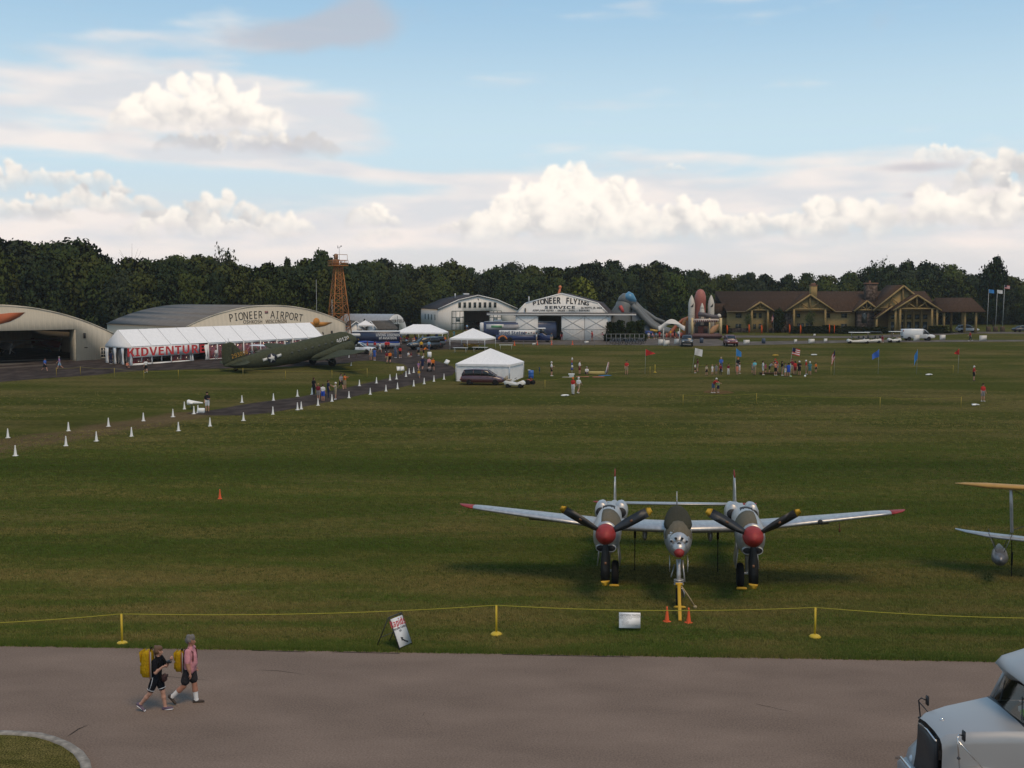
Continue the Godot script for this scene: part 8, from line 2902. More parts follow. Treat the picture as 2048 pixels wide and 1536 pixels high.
func make_walkers() -> void:
	var j := skeleton({"hip_l": 10.0,"knee_l": 4.0,"hip_r": -17.0,"knee_r": 30.0,"foot_r": -48.0,"arm_l": -8.0,"elbow_l": 22.0,"out_l": 14.0,"arm_r": 2.0,"elbow_r": 16.0,"out_r": 17.0,"lean": 3.0,"head": 6.0})
	var body := figure_bones(j,1.16,1.0,false)
	body = body.filter(func(b: Array) -> bool: return b[4] != 3 and not (b[4] == 0 and b[0].distance_to(j.head) < 0.1))
	for k in ["l","r"]:
		body.append(bone(j["knee" + k].lerp(j["ankle" + k],0.52),j["ankle" + k],0.057,0.047,7))
		body.append(bone(j["hip" + k].lerp(j["knee" + k],0.3),j["hip" + k].lerp(j["knee" + k],0.66),0.116,0.112,2))
		body.append(bone(j["sh" + k],j["sh" + k].lerp(j["el" + k],0.78),0.078,0.076,1))
		body.append(bone(j["el" + k],j["el" + k].lerp(j["wr" + k],0.6),0.053,0.046,6))
		body.append(bone(j["knee" + k],j["knee" + k].lerp(j["ankle" + k],0.4),0.062,0.066,5))
	for sx in [-0.07,0.07]:
		body.append(bone(j.hip + Vector3(sx,0.0,0.01),j.hip + Vector3(sx,0.16,0.02),0.132,0.13,1))
	var head := face_bones(j)
	for q in [[Vector3(0,0.055,-0.03),0.098],[Vector3(0,0.075,0.02),0.083],[Vector3(0,0.0,-0.065),0.075],[Vector3(0.05,0.03,-0.03),0.068],[Vector3(-0.05,0.03,-0.03),0.068],[Vector3(0.03,0.12,0.03),0.045],[Vector3(-0.035,0.115,-0.01),0.05],[Vector3(0.02,0.105,-0.07),0.055],[Vector3(0.0,0.02,-0.10),0.055]]:
		head.append(bone(j.head + q[0],j.head + q[0] + Vector3(0,0.008,0),q[1],q[1],3))
	var grids := [[body,0.0135,0.03],[head,0.0065,0.014]]
	for k in [["l",1.0],["r",-1.0]]:
		grids.append([finger_bones(j["wr" + k[0]],j["hand" + k[0]],Vector3(0,0,1),k[1],0.5),0.0045,0.006])
	var o := MeshInstance3D.new()
	o.name = numbered("person")
	o.mesh = figure_mesh(grids)
	add_child(o)
	o.position = Vector3(-8.19,0,-27.94)
	o.rotation.y = deg_to_rad(87.0)
	tag(o,"grey-haired person in pink polo, dark shorts and white socks walking on the road","person")
	var skin := mat(lin(0.33,0.15,0.095),0.6)
	var pink := worn(lin(0.60,0.26,0.285),0.85,0.16,0.45,0.0,0.7)
	dress(o,{0: skin,1: pink,2: worn(lin(0.046,0.042,0.046),0.85,0.25,0.4,0.0,0.7),3: worn(lin(0.30,0.27,0.24),0.85,0.55,0.06,0.0,0.8),4: mat(lin(0.045,0.030,0.022),0.75),5: skin,6: skin,7: mat(lin(0.66,0.64,0.62),0.9)})
	var s := st()
	loft(s,[ring(j.neck + Vector3(0,-0.035,0.0),Vector3(0.085,0,0),Vector3(0,0.03,0.075),12),ring(j.neck + Vector3(0,0.012,-0.008),Vector3(0.068,0,0),Vector3(0,0.02,0.066),12)],false,false)
	put("collar",s,pink,o,true)
	s = st()
	for x in [-0.034,0.034]:
		ball(s,j.head + Vector3(x,0.008,0.089),Vector3(0.013,0.008,0.008),8)
	put("eyes",s,mat(lin(0.02,0.015,0.012),0.2),o)
	for k in ["l","r"]:
		s = st()
		pipe(s,[j["sh" + k] + Vector3(0,-0.28,-0.13) * Vector3(1,1,1),j["sh" + k] + Vector3(-j["sh" + k].x * 0.25,0.035,-0.1),j["sh" + k] + Vector3(-j["sh" + k].x * 0.28,0.07,0.0),j["sh" + k] + Vector3(-j["sh" + k].x * 0.25,-0.02,0.115),j["sh" + k] + Vector3(-j["sh" + k].x * 0.12,-0.25,0.12)],0.014,6)
		put("shoulder_strap",s,mat(lin(0.10,0.03,0.03),0.8),o)
	backpack("yellow rucksack with red frame on the pink-shirted walker's back",o.position + Vector3(-0.13,1.43 - j.neck.y + j.chest.y - 0.36,0.0),deg_to_rad(87.0),0.50,0.17)
	j = skeleton({"hip_l": 15.0,"knee_l": 7.0,"hip_r": -21.0,"knee_r": 20.0,"foot_r": -40.0,"foot_l": 8.0,"arm_l": 22.0,"elbow_l": 118.0,"in_l": 28.0,"out_l": 20.0,"arm_r": 18.0,"elbow_r": 112.0,"in_r": 14.0,"out_r": 22.0,"lean": 5.0,"head": 8.0})
	body = figure_bones(j,0.92,1.0,false)
	body = body.filter(func(b: Array) -> bool: return b[4] != 3 and not (b[4] == 0 and b[0].distance_to(j.head) < 0.1))
	for k in ["l","r"]:
		body.append(bone(j["hip" + k].lerp(j["knee" + k],0.1),j["hip" + k].lerp(j["knee" + k],0.5),0.108,0.103,2))
		body.append(bone(j["hip" + k].lerp(j["knee" + k],0.5),j["knee" + k],0.082,0.057,5))
		body.append(bone(j["sh" + k],j["sh" + k].lerp(j["el" + k],0.72),0.068,0.066,1))
	head = face_bones(j)
	for q in [[Vector3(0,0.05,-0.025),0.10],[Vector3(0,0.07,0.022),0.084],[Vector3(0,-0.01,-0.06),0.08],[Vector3(0.05,0.01,-0.02),0.068],[Vector3(-0.05,0.01,-0.02),0.068],[Vector3(0,0.11,-0.09),0.045]]:
		head.append(bone(j.head + q[0],j.head + q[0] + Vector3(0,0.008,0),q[1],q[1],3))
	head.append(bone(j.head + Vector3(0,0.0,-0.11),j.head + Vector3(0.01,-0.15,-0.10),0.036,0.018,3))
	grids = [[body,0.0135,0.028],[head,0.0065,0.014]]
	for k in [["l",1.0],["r",-1.0]]:
		grids.append([finger_bones(j["wr" + k[0]],j["hand" + k[0]],Vector3(0,1,0.3),k[1],0.75),0.0045,0.006])
	o = MeshInstance3D.new()
	o.name = numbered("person")
	o.mesh = figure_mesh(grids)
	add_child(o)
	o.position = Vector3(-8.88,0,-27.46)
	o.rotation.y = deg_to_rad(80.0)
	o.scale = Vector3.ONE * 0.94
	tag(o,"person in black tee and black shorts with white hem, hands held at the chest","person")
	skin = mat(lin(0.42,0.22,0.15),0.6)
	dress(o,{0: skin,1: worn(lin(0.014,0.014,0.017),0.85,0.3,0.3,0.0,0.7),2: mat(lin(0.013,0.014,0.018),0.8),3: worn(lin(0.20,0.105,0.05),0.75,0.5,0.08),4: mat(lin(0.10,0.065,0.10),0.7),5: skin,6: skin})
	for k in ["l","r"]:
		s = st()
		var a: Vector3 = j["hip" + k].lerp(j["knee" + k],0.5)
		var d: Vector3 = (j["knee" + k] - j["hip" + k]).normalized()
		var f := frame_of(d)
		loft(s,[ring(a + d * 0.085,f.x * 0.100,f.z * 0.100,16),ring(a + d * 0.103,f.x * 0.100,f.z * 0.100,16)],false,false)
		var sx := signf(j["hip" + k].x)
		pipe(s,[j["hip" + k] + Vector3(sx * 0.112,0.07,0),j["hip" + k].lerp(j["knee" + k],0.25) + Vector3(sx * 0.111,0,0),a + d * 0.09 + Vector3(sx * 0.1,0,0)],0.008,5)
		put("shorts_trim",s,mat(lin(0.62,0.62,0.64),0.85),o)
		s = st()
		cbox(s,(j["heel" + k] + j["toe" + k]) / 2 + Vector3(0,-0.028,0.01),Vector3(0.085,0.026,0.27),0.01,Basis(Vector3(1,0,0),atan2(j["heel" + k].y - j["toe" + k].y - 0.005,0.22)))
		put("shoe_sole",s,mat(lin(0.62,0.60,0.60),0.7),o)
		s = st()
		pipe(s,[j["sh" + k] + Vector3(-j["sh" + k].x * 0.2,-0.05,-0.13),j["sh" + k] + Vector3(-j["sh" + k].x * 0.28,0.065,0.0),j["sh" + k] + Vector3(-j["sh" + k].x * 0.25,-0.05,0.112),j["sh" + k] + Vector3(-j["sh" + k].x * 0.1,-0.26,0.09)],0.014,6)
		put("shoulder_strap",s,mat(lin(0.012,0.012,0.012),0.8),o)
	s = st()
	for x in [-0.034,0.034]:
		ball(s,j.head + Vector3(x,0.008,0.089),Vector3(0.013,0.008,0.008),8)
	put("eyes",s,mat(lin(0.02,0.015,0.012),0.2),o)
	var cam := thing("camera_bag","small dark red-brown pouch hanging at the black-shirted walker's waist","bag",o.position + Vector3(0.2,0.86,0.02),deg_to_rad(80.0))
	s = st()
	cbox(s,Vector3.ZERO,Vector3(0.16,0.2,0.11),0.035)
	put("pouch",s,mat(lin(0.055,0.02,0.018),0.7),cam)
	s = st()
	box(s,Vector3(0,0.045,0.057),Vector3(0.15,0.07,0.012))
	put("flap",s,mat(lin(0.04,0.016,0.014),0.7),cam)
	var held: Vector3 = o.position + (Basis(Vector3.UP,deg_to_rad(80.0)) * ((j.handl + j.handr) / 2.0)) * 0.94
	s = st()
	cbox(s,Vector3.ZERO,Vector3(0.12,0.08,0.06),0.015)
	lathe(s,[Vector2(0.03,0),Vector2(0.032,0.05),Vector2(0.025,0.055)],Vector3(0,0,0.028),Vector3(0,0,1),12)
	solo("photo_camera",s,mat(lin(0.012,0.012,0.013),0.4),"small black camera held at the chest by the black-shirted walker","camera",held,deg_to_rad(80.0))
	backpack("large yellow rucksack with flap and wooden frame on the black-shirted walker's back",o.position + Vector3(-0.055,0.90,0.03),deg_to_rad(80.0),0.66,0.25)

func backpack(label: String,at: Vector3,turn: float,h: float,depth: float) -> void:
	var o := thing("rucksack",label,"rucksack",at,turn)
	var y := worn(lin(0.50,0.30,0.012),0.8,0.3,0.35,0.0,0.8)
	var s := st()
	var rings := []
	for q in [[0.0,0.80,0.75],[0.05,0.95,0.95],[0.3,1.0,1.05],[0.6,0.97,1.0],[0.85,0.9,0.85],[0.97,0.8,0.6],[1.0,0.6,0.3]]:
		var r := PackedVector3Array()
		for k in 16:
			var a := TAU * k / 16.0
			var cx := signf(cos(a)) * pow(absf(cos(a)),0.4)
			var cz := signf(sin(a)) * pow(absf(sin(a)),0.4)
			r.append(Vector3(cx * 0.165 * q[1] * (1.0 + 0.045 * sin(k * 2.3 + q[0] * 9.0)),q[0] * h,-0.03 - depth * 0.5 + cz * depth * 0.5 * q[2]))
		rings.append(r)
	loft(s,rings)
	put("pack",s,y,o,true)
	s = st()
	cbox(s,Vector3(0,h * 0.78,-0.04 - depth * 1.0),Vector3(0.30,h * 0.42,0.025),0.012,Basis(Vector3(1,0,0),-0.08))
	put("flap",s,y,o)
	s = st()
	cbox(s,Vector3(0,h * 0.27,-0.05 - depth * 1.0),Vector3(0.22,h * 0.34,0.04),0.018)
	put("front_pocket",s,y,o)
	for x in [-0.17,0.17]:
		s = st()
		cbox(s,Vector3(x,h * 0.52,-0.015),Vector3(0.028,h * 1.12,0.022),0.006)
		put("frame_rail",s,mat(lin(0.26,0.10,0.045),0.6),o)
		s = st()
		cbox(s,Vector3(x,h * 0.5,0.012),Vector3(0.022,h * 1.02,0.02),0.005)
		put("padding",s,mat(lin(0.30,0.30,0.29),0.8),o)
	s = st()
	pipe(s,[Vector3(-0.05,h * 0.99,-0.06),Vector3(-0.03,h * 1.10,-0.06),Vector3(0.03,h * 1.10,-0.06),Vector3(0.05,h * 0.99,-0.06)],0.012,6)
	put("carry_loop",s,mat(lin(0.012,0.012,0.012),0.8),o)

func ground_cone(c: float,at: Vector3,m: Material,base_m: Material,label: String,group: String,src: Node3D,tall: float) -> Node3D:
	if src:
		return copy_of(src,label,at,c,group)
	var o := thing("traffic_cone",label,"traffic cone",at,c,group)
	var s := st()
	lathe(s,[Vector2(0.155 * tall,0.03),Vector2(0.145 * tall,0.06),Vector2(0.05 * tall,tall * 0.9),Vector2(0.045 * tall,tall),Vector2(0.02,tall)],Vector3.ZERO,Vector3.UP,14)
	put("cone_body",s,m,o,true)
	s = st()
	cbox(s,Vector3(0,0.02,0),Vector3(0.42 * tall,0.04,0.42 * tall),0.015)
	put("base",s,base_m,o)
	return o

func rope_span(s: SurfaceTool,a: Vector3,b: Vector3,sag: float) -> void:
	var pts := []
	for k in 13:
		var t := k / 12.0
		pts.append(a.lerp(b,t) - Vector3(0,sag * 4.0 * t * (1.0 - t),0))
	pipe(s,pts,0.011,4)

func post(called: String,label: String,at: Vector3,h: float,m: Material,group := "",foot := true) -> Node3D:
	var o := thing(called,label,"post",at,0.0,group)
	var s := st()
	tube(s,Vector3.ZERO,Vector3(0,h,0),0.034 if foot else 0.026,0.034 if foot else 0.026,8)
	put("pole",s,m,o)
	if foot:
		s = st()
		lathe(s,[Vector2(0.18,0.0),Vector2(0.19,0.03),Vector2(0.13,0.08),Vector2(0.05,0.11)],Vector3.ZERO,Vector3.UP,16)
		put("base",s,m,o,true)
	return o

func make_small() -> void:
	var white := mat(lin(0.76,0.74,0.70),0.6)
	var yellow := mat(lin(0.50,0.34,0.015),0.6)
	var orange := mat(lin(0.72,0.10,0.02),0.6)
	var left := [Vector3(-36.98,0,-81.98),Vector3(-34.23,0,-86.29),Vector3(-32.22,0,-89.3),Vector3(-30.73,0,-93.28),Vector3(-29.21,0,-96.41),Vector3(-30.14,0.01,-103.04),Vector3(-28.1,0,-98.89),Vector3(-27.98,0,-99.75),Vector3(-26.32,0.05,-109.2),Vector3(-23.65,0.07,-111.09),Vector3(-22.01,0.12,-114.97),Vector3(-20.87,0.15,-116.96),Vector3(-17.12,0.34,-125.86),Vector3(-15.57,0.41,-128.91),Vector3(-14.39,0.5,-132.34),Vector3(-13.74,0.53,-133.51),Vector3(-12.89,0.62,-136.5),Vector3(-12.81,0.72,-139.91),Vector3(-12.39,0.77,-141.5)]
	var right := [Vector3(-32.32,0,-72.64),Vector3(-30.97,0,-77.55),Vector3(-29.8,0,-80.12),Vector3(-28.21,0,-82.87),Vector3(-25.74,0,-86.29),Vector3(-24.16,0,-89.48),Vector3(-22.43,0,-93.47),Vector3(-21.03,0,-98.47),Vector3(-19.61,0,-102.37),Vector3(-19.39,0.01,-103.04),Vector3(-18.43,0.02,-106.42),Vector3(-17.7,0.06,-110.14),Vector3(-16.51,0.1,-113.5),Vector3(-14.79,0.15,-116.96),Vector3(-13.52,0.21,-120.28),Vector3(-12.52,0.26,-122.64),Vector3(-11,0.33,-125.59),Vector3(-10.02,0.39,-128.07),Vector3(-9.1,0.46,-130.9),Vector3(-8.07,0.52,-133.22),Vector3(-6.87,0.89,-145.43)]
	var first: Node3D = null
	var ordinal := ["first","second","third","fourth","fifth","sixth","seventh","eighth","ninth","tenth","eleventh","twelfth","thirteenth","fourteenth","fifteenth","sixteenth","seventeenth","eighteenth","nineteenth","twentieth","twenty-first"]
	for side in 2:
		var row: Array = left if side == 0 else right
		for k in row.size():
			var c := ground_cone(k * 0.7,row[k],white,white,"white marker cone, %s from the photo's left along the walk's %s edge" % [ordinal[k],"far" if side == 0 else "near"],"white cones lining the walk",first,0.70)
			if first == null:
				first = c
	for c in [[Vector3(-23.76,1.49,-163.79),"white cone under the transport's nose, the upper of two"],[Vector3(-21.69,1.08,-151.33),"tilted white cone under the transport's nose, the lower of two"]]:
		var q := copy_of(first,c[1],c[0],0.4,"")
		q.rotation.x = 0.2
		q.scale = Vector3.ONE * 0.7
	var of := ground_cone(0.2,Vector3(-14.97,0,-57.04),orange,orange,"single orange cone alone on the mown grass at left","",null,0.5)
	for c in [[Vector3(4.94,0,-35.18),"orange cone left of the yellow tow bar's foot"],[Vector3(5.61,0,-35.05),"orange cone right of the yellow tow bar's foot"],[Vector3(0.42,2.16,-188.51),"orange cone nearest the white frame tent by the hangars"],[Vector3(4.3,2.19,-189.84),"orange cone below the show truck's cab"],[Vector3(6.67,2.19,-189.84),"orange cone at the show truck's nose"],[Vector3(10.25,2.2,-190.52),"orange cone before the lettered hangar's closed doors"]]:
		var q := copy_of(of,c[1],c[0],0.5)
		if c[0].z < -100.0:
			q.scale = Vector3.ONE * 1.5
	var posts := [Vector3(-11.63,0,-32.86),Vector3(-0.48,0,-33.8),Vector3(9.22,0,-33.55),Vector3(20.73,0,-32.71),Vector3(-22.36,0,-31.87)]
	var pn := ["leftmost yellow stanchion in the near rope line, beside the road","yellow stanchion in the near rope line left of the white placard","rightmost yellow stanchion in the near rope line before the fighter's wing","yellow stanchion beyond the right edge","yellow stanchion beyond the left edge"]
	var h := 0.93
	for k in 5:
		post("stanchion",pn[k],posts[k],h,yellow,"yellow stanchions along the road")
	var rn := ["yellow rope right of the leftmost stanchion","yellow rope in front of the fighter airplane","yellow rope right of the rightmost stanchion","yellow rope at the left edge"]
	var pairs := [[0,1],[1,2],[2,3],[4,0]]
	for k in 4:
		var s := st()
		rope_span(s,posts[pairs[k][0]] + Vector3(0,h,0),posts[pairs[k][1]] + Vector3(0,h,0),[0.13,0.13,0.2,0.2][k])
		solo("rope",s,mat(lin(0.34,0.30,0.02),0.7),rn[k],"rope",Vector3.ZERO,0.0,"yellow ropes along the road")
	var lines := [[Vector3(-55.78,0.64,-137.42),Vector3(-53.31,0.68,-138.66),Vector3(-48.46,0.63,-136.81),Vector3(-43.89,0.54,-133.81),Vector3(-39.95,0.56,-134.4),Vector3(-32.79,0.63,-136.81),Vector3(-26.89,0.52,-133.22),Vector3(-21.56,0.56,-134.4),Vector3(-17.57,0.61,-136.2)],[Vector3(16.25,0.02,-106.42),Vector3(23.53,0.03,-107.8),Vector3(34.08,0.01,-103.71),Vector3(41.76,0.01,-104.15)],[Vector3(3.59,0.25,-122.11),Vector3(17.05,0.68,-138.66),Vector3(29.2,0.86,-144.43),Vector3(39.41,0.68,-138.66),Vector3(55.22,0.74,-140.54)]]
	var ln := ["before the transport airplane","across the field at right","behind the field group"]
	for j in 3:
		var l: Array = lines[j]
		for k in l.size():
			post("rope_post","thin yellow rope post %s, %s from the photo's left" % [ln[j],ordinal[k]],l[k],1.05,mat(lin(0.36,0.26,0.03),0.7),"yellow rope posts %s" % ln[j],false)
			if k > 0:
				var s := st()
				rope_span(s,l[k - 1] + Vector3(0,1.0,0),l[k] + Vector3(0,1.0,0),0.12)
				solo("rope",s,mat(lin(0.24,0.22,0.04),0.8),"thin yellow rope %s, %s span" % [ln[j],ordinal[k - 1]],"rope",Vector3.ZERO,0.0,"thin ropes %s" % ln[j])
	post("rope_post","yellow post with splayed yellow base left of the white flag",Vector3(18.07,0.78,-141.82),1.0,yellow)
	post("rope_post","pale green post in the middle of the field group",Vector3(33.95,0.63,-136.81),1.6,mat(lin(0.28,0.40,0.25),0.6))
	var o := thing("placard","white information placard on short stakes before the fighter airplane","sign",Vector3(3.65,0,-34.21),deg_to_rad(-4.0))
	var s := st()
	box(s,Vector3(0,0.34,0),Vector3(0.66,0.47,0.02),Basis(Vector3(1,0,0),-0.35))
	put("board",s,mat(lin(0.78,0.77,0.75),0.6),o)
	s = st()
	for x in [-0.3,0.3]:
		tube(s,Vector3(x,-0.02,-0.03),Vector3(x,0.5,-0.1),0.015,0.015,5)
	put("stake",s,mat(lin(0.02,0.02,0.02),0.6),o)
	var tilt := Basis(Vector3(1,0,0),-0.35)
	for k in 9:
		var y := 0.16 - k * 0.038
		lettering("print",["LIGHTNING FIGHTER","This twin engine airplane served as a long range escort and","reconnaissance aircraft and was flown in every theatre of the","war by pilots of many nations.","Span 52 ft","Length 37 ft 10 in","Speed 414 mph","Range 450 mi","Gift of the members of the museum"][k],0.045 if k == 0 else 0.022,"Droid Sans",k == 0,mat(lin(0.08,0.08,0.08),0.7),o,Transform3D(tilt,Vector3(0 if k in [0,1,2,8] else -0.14,0.34,0) + tilt * Vector3(0,y,0.012)),1.0,0.002)
	var ap := Vector3(-3.47,0,-32.66)
	o = thing("sandwich_board","tilted white A-frame board with red lettering at the road's edge","sign",ap,deg_to_rad(58.0))
	var face := Basis(Vector3(1,0,0),-0.42)
	s = st()
	box(s,Vector3(0,0.50,0.22),Vector3(0.58,0.86,0.02),face)
	put("board",s,mat(lin(0.62,0.62,0.61),0.4),o)
	s = st()
	for x in [-0.3,0.3]:
		tube(s,Vector3(x,0.0,0.43),Vector3(x,0.95,0.03),0.018,0.018,5)
		tube(s,Vector3(x,0.0,-0.45),Vector3(x,0.95,0.0),0.016,0.016,5)
	tube(s,Vector3(-0.3,0.95,0.015),Vector3(0.3,0.95,0.015),0.018,0.018,5)
	tube(s,Vector3(-0.3,0.3,-0.31),Vector3(0.3,0.3,-0.31),0.012,0.012,5)
	put("frame",s,mat(lin(0.015,0.015,0.016),0.5),o)
	lettering("print","Rapids",0.20,"Droid Sans",true,mat(lin(0.42,0.03,0.04),0.6),o,Transform3D(face,Vector3(0,0.5,0.22) + face * Vector3(-0.02,0.27,0.014)),0.8,0.003)
	lettering("print","Welcome Center",0.07,"Droid Sans",true,mat(lin(0.04,0.04,0.06),0.6),o,Transform3D(face,Vector3(0,0.5,0.22) + face * Vector3(-0.02,0.11,0.014)),0.85,0.003)
	lettering("print","101",0.06,"Droid Sans",true,mat(lin(0.04,0.04,0.06),0.6),o,Transform3D(face,Vector3(0,0.5,0.22) + face * Vector3(-0.02,0.02,0.014)),0.9,0.003)
	s = st()
	slab(s,PackedVector2Array([Vector2(0.16,-0.34),Vector2(0.13,-0.38),Vector2(0.0,-0.31),Vector2(-0.07,-0.25),Vector2(-0.10,-0.28),Vector2(-0.11,-0.15),Vector2(0.0,-0.19),Vector2(-0.035,-0.215),Vector2(0.03,-0.27)]),0.011,0.015,Transform3D(face,Vector3(0,0.5,0.22)))
	put("arrow",s,mat(lin(0.02,0.02,0.02),0.6),o)
	o = thing("notice_board","white open double notice board on a post inside the walk's bend","sign",Vector3(-13.78,0.68,-138.66),deg_to_rad(20.0))
	s = st()
	for sx in [-1,1]:
		box(s,Vector3(sx * 0.24,0.8,0),Vector3(0.46,0.55,0.03),Basis(Vector3(1,0,0),-0.5) * Basis(Vector3.UP,-sx * 0.12))
	put("board",s,white,o)
	s = st()
	tube(s,Vector3(0.25,0,-0.1),Vector3(0.2,0.7,-0.05),0.03,0.03,6)
	put("stand",s,yellow,o)
	o = thing("notice_board","tilted white notice board right of the stroller group","sign",Vector3(-8.76,1.08,-151.33),deg_to_rad(-25.0))
	s = st()
	box(s,Vector3(0,0.5,0),Vector3(0.62,0.62,0.03),Basis(Vector3(0,0,1),-0.35) * Basis(Vector3(1,0,0),-0.6))
	put("board",s,white,o)
	s = st()
	tube(s,Vector3(0,0,-0.15),Vector3(0,0.5,-0.05),0.03,0.03,6)
	put("stand",s,mat(lin(0.3,0.3,0.3),0.6),o)
	s = st()
	cbox(s,Vector3(0,0.9,0),Vector3(0.5,0.75,0.5),0.04)
	tube(s,Vector3(0,0,0),Vector3(0,0.6,0),0.04,0.04,6)
	solo("sign_box",s,white,"white box sign between the SUV and the stroller group","sign",Vector3(-11.61,1.3,-158.08),0.3)
	for b in [[1323.0,690.0,1.1,0.9,"left one by the dark pickup"],[1333.0,692.0,1.0,0.9,"lower one by the dark pickup"],[1354.0,689.0,1.0,0.9,"just left of the dark pickup"],[1493.0,689.0,1.05,0.75,"right of the dark red SUV"],[1591.0,686.0,0.5,0.6,"narrow one before the lodge's large gable"],[1623.0,687.0,1.05,0.75,"wide one before the lodge's large gable"],[1651.0,685.0,0.6,0.65,"small one left of the golf carts"],[1833.0,682.0,1.1,1.05,"in front of the white van"],[1885.0,680.0,1.05,0.9,"right of the white van"],[1966.0,682.0,1.35,0.95,"far right, widest"],[1629.0,672.0,0.45,0.4,"little one on a stake near the hedge"],[1242.0,679.0,0.9,0.7,"among the bicycles, left"],[1270.0,679.0,1.1,0.8,"among the bicycles, right"],[1068.0,690.0,0.6,0.35,"low one by the orange cones"],[1173.0,687.0,0.7,0.4,"low one before the closed hangar doors"]]:
		s = st()
		box(s,Vector3(0,b[3] * 0.55,0),Vector3(b[2],b[3],0.05))
		for sx in [-1,1]:
			tube(s,Vector3(sx * b[2] * 0.4,0,-0.04),Vector3(sx * b[2] * 0.4,b[3],-0.04),0.025,0.025,4)
		var at := gate_road(b[0],b[1])
		solo("sign_board",s,mat(lin(0.58,0.55,0.50),0.6),"plain white sign board along the service road, %s" % b[4],"sign",at,0.05,"white sign boards along the service road")
	for b in [[1403.0,686.0,"left of the dark red SUV"],[1527.0,687.0,"right of the dark red SUV"],[1417.0,675.0,"left of two by the bouncer"]]:
		s = st()
		lathe(s,[Vector2(0.3,0),Vector2(0.33,0.4),Vector2(0.32,0.85),Vector2(0.1,0.9)],Vector3.ZERO,Vector3.UP,12)
		solo("barrel",s,mat(lin(0.03,0.045,0.075),0.6),"dark blue barrel on the service road, %s" % b[2],"barrel",gate_road(b[0],b[1]))
	s = st()
	cbox(s,Vector3(0,0.5,0),Vector3(0.65,1.0,0.5),0.04)
	solo("bin",s,mat(lin(0.40,0.05,0.03),0.6),"red bin with white notice before the rocket bouncer","bin",gate_road(1412.0,677.0))
	o = thing("barrel","bright blue plastic barrel beside the closed white tent","barrel",Vector3(2.29,0.57,-135) + Vector3(0,0,0))
	s = st()
	lathe(s,[Vector2(0.29,0),Vector2(0.31,0.05),Vector2(0.31,0.28),Vector2(0.325,0.31),Vector2(0.31,0.34),Vector2(0.31,0.6),Vector2(0.325,0.63),Vector2(0.31,0.66),Vector2(0.3,0.93),Vector2(0.05,0.95)],Vector3.ZERO,Vector3.UP,18)
	put("drum",s,mat(lin(0.02,0.10,0.36),0.45),o,true)
	s = st()
	box(s,Vector3(-0.24,0.97,0),Vector3(0.3,0.06,0.4))
	put("lid_tray",s,white,o)
	o = thing("pedal_cart","red pedal cart with black wheels beside the golf cart","cart",Vector3(2.05,0.38,-127.51),0.6)
	for x in [-0.35,0.35]:
		for z in [-0.2,0.2]:
			wheel(o,Vector3(x,0.25,z),0.25,0.08,Color(0.5,0.5,0.5))
	s = st()
	tube(s,Vector3(-0.35,0.25,0),Vector3(0.35,0.55,0),0.04)
	tube(s,Vector3(0.35,0.25,0),Vector3(0.1,0.8,0),0.03)
	cbox(s,Vector3(-0.2,0.55,0),Vector3(0.3,0.1,0.3),0.03)
	put("frame",s,mat(lin(0.34,0.04,0.03),0.5),o)
	o = thing("model_airplane","white model airplane on a stand at the walk's end","model airplane",Vector3(-29.33,0.01,-103.26),deg_to_rad(-80.0))
	s = st()
	fuselage(s,[[0.6,0.62,0.2,0.2],[0.45,0.62,0.24,0.26],[0.1,0.6,0.16,0.18],[-0.8,0.55,0.04,0.05]],12)
	wing(s,[[Vector3(-0.8,0.6,0.35),0.3,0.04],[Vector3(0.8,0.6,0.35),0.3,0.04]])
	wing(s,[[Vector3(-0.25,0.56,-0.6),0.2,0.02],[Vector3(0.25,0.56,-0.6),0.2,0.02]])
	put("airframe",s,white,o,true)
	s = st()
	tube(s,Vector3(0,0,0.2),Vector3(0,0.5,0.2),0.04)
	tube(s,Vector3(0,0,-0.4),Vector3(0,0.5,-0.4),0.03)
	put("stand",s,mat(lin(0.1,0.1,0.1),0.6),o)
	s = st()
	lathe(s,[Vector2(0.02,0),Vector2(0.15,0.0),Vector2(0.15,0.02),Vector2(0.02,0.02)],Vector3(0,0.62,0.6),Vector3(0,0,1),12)
	put("nose_opening",s,mat(lin(0.02,0.02,0.03),0.5),o)
	s = st()
	cbox(s,Vector3(0,0.22,0),Vector3(0.55,0.42,0.4),0.04)
	solo("cooler_box",s,white,"white cooler box below the model airplane","cooler",Vector3(-27.67,0,-99.75),0.1)
	o = thing("stroller","dark stroller with pale child seat pushed by the pink-shirted person","stroller",Vector3(-10.55,0.82,-143.12),0.1)
	for x in [-0.22,0.22]:
		for z in [-0.25,0.3]:
			wheel(o,Vector3(x,0.12,z),0.12,0.05,Color(0.4,0.4,0.4))
	s = st()
	cbox(s,Vector3(0,0.42,0.05),Vector3(0.42,0.25,0.5),0.08)
	put("seat",s,mat(lin(0.34,0.24,0.2),0.8),o)
	s = st()
	for x in [-0.2,0.2]:
		tube(s,Vector3(x,0.15,0.28),Vector3(x,0.95,-0.45),0.02)
	tube(s,Vector3(-0.2,0.95,-0.45),Vector3(0.2,0.95,-0.45),0.02)
	put("frame",s,mat(lin(0.02,0.02,0.02),0.6),o)
	var fl := [[1290.0,748.0,3.1,"red",0],[1384.0,745.0,3.1,"white",1],[1471.0,744.0,3.0,"lightblue",2],[1578.0,748.0,3.3,"stripes",1],[1668.0,750.0,3.2,"stripes",3],[1756.0,748.0,3.1,"blue",4],[1833.0,748.0,3.1,"lightblue",3],[1916.0,746.0,3.1,"red",5]]
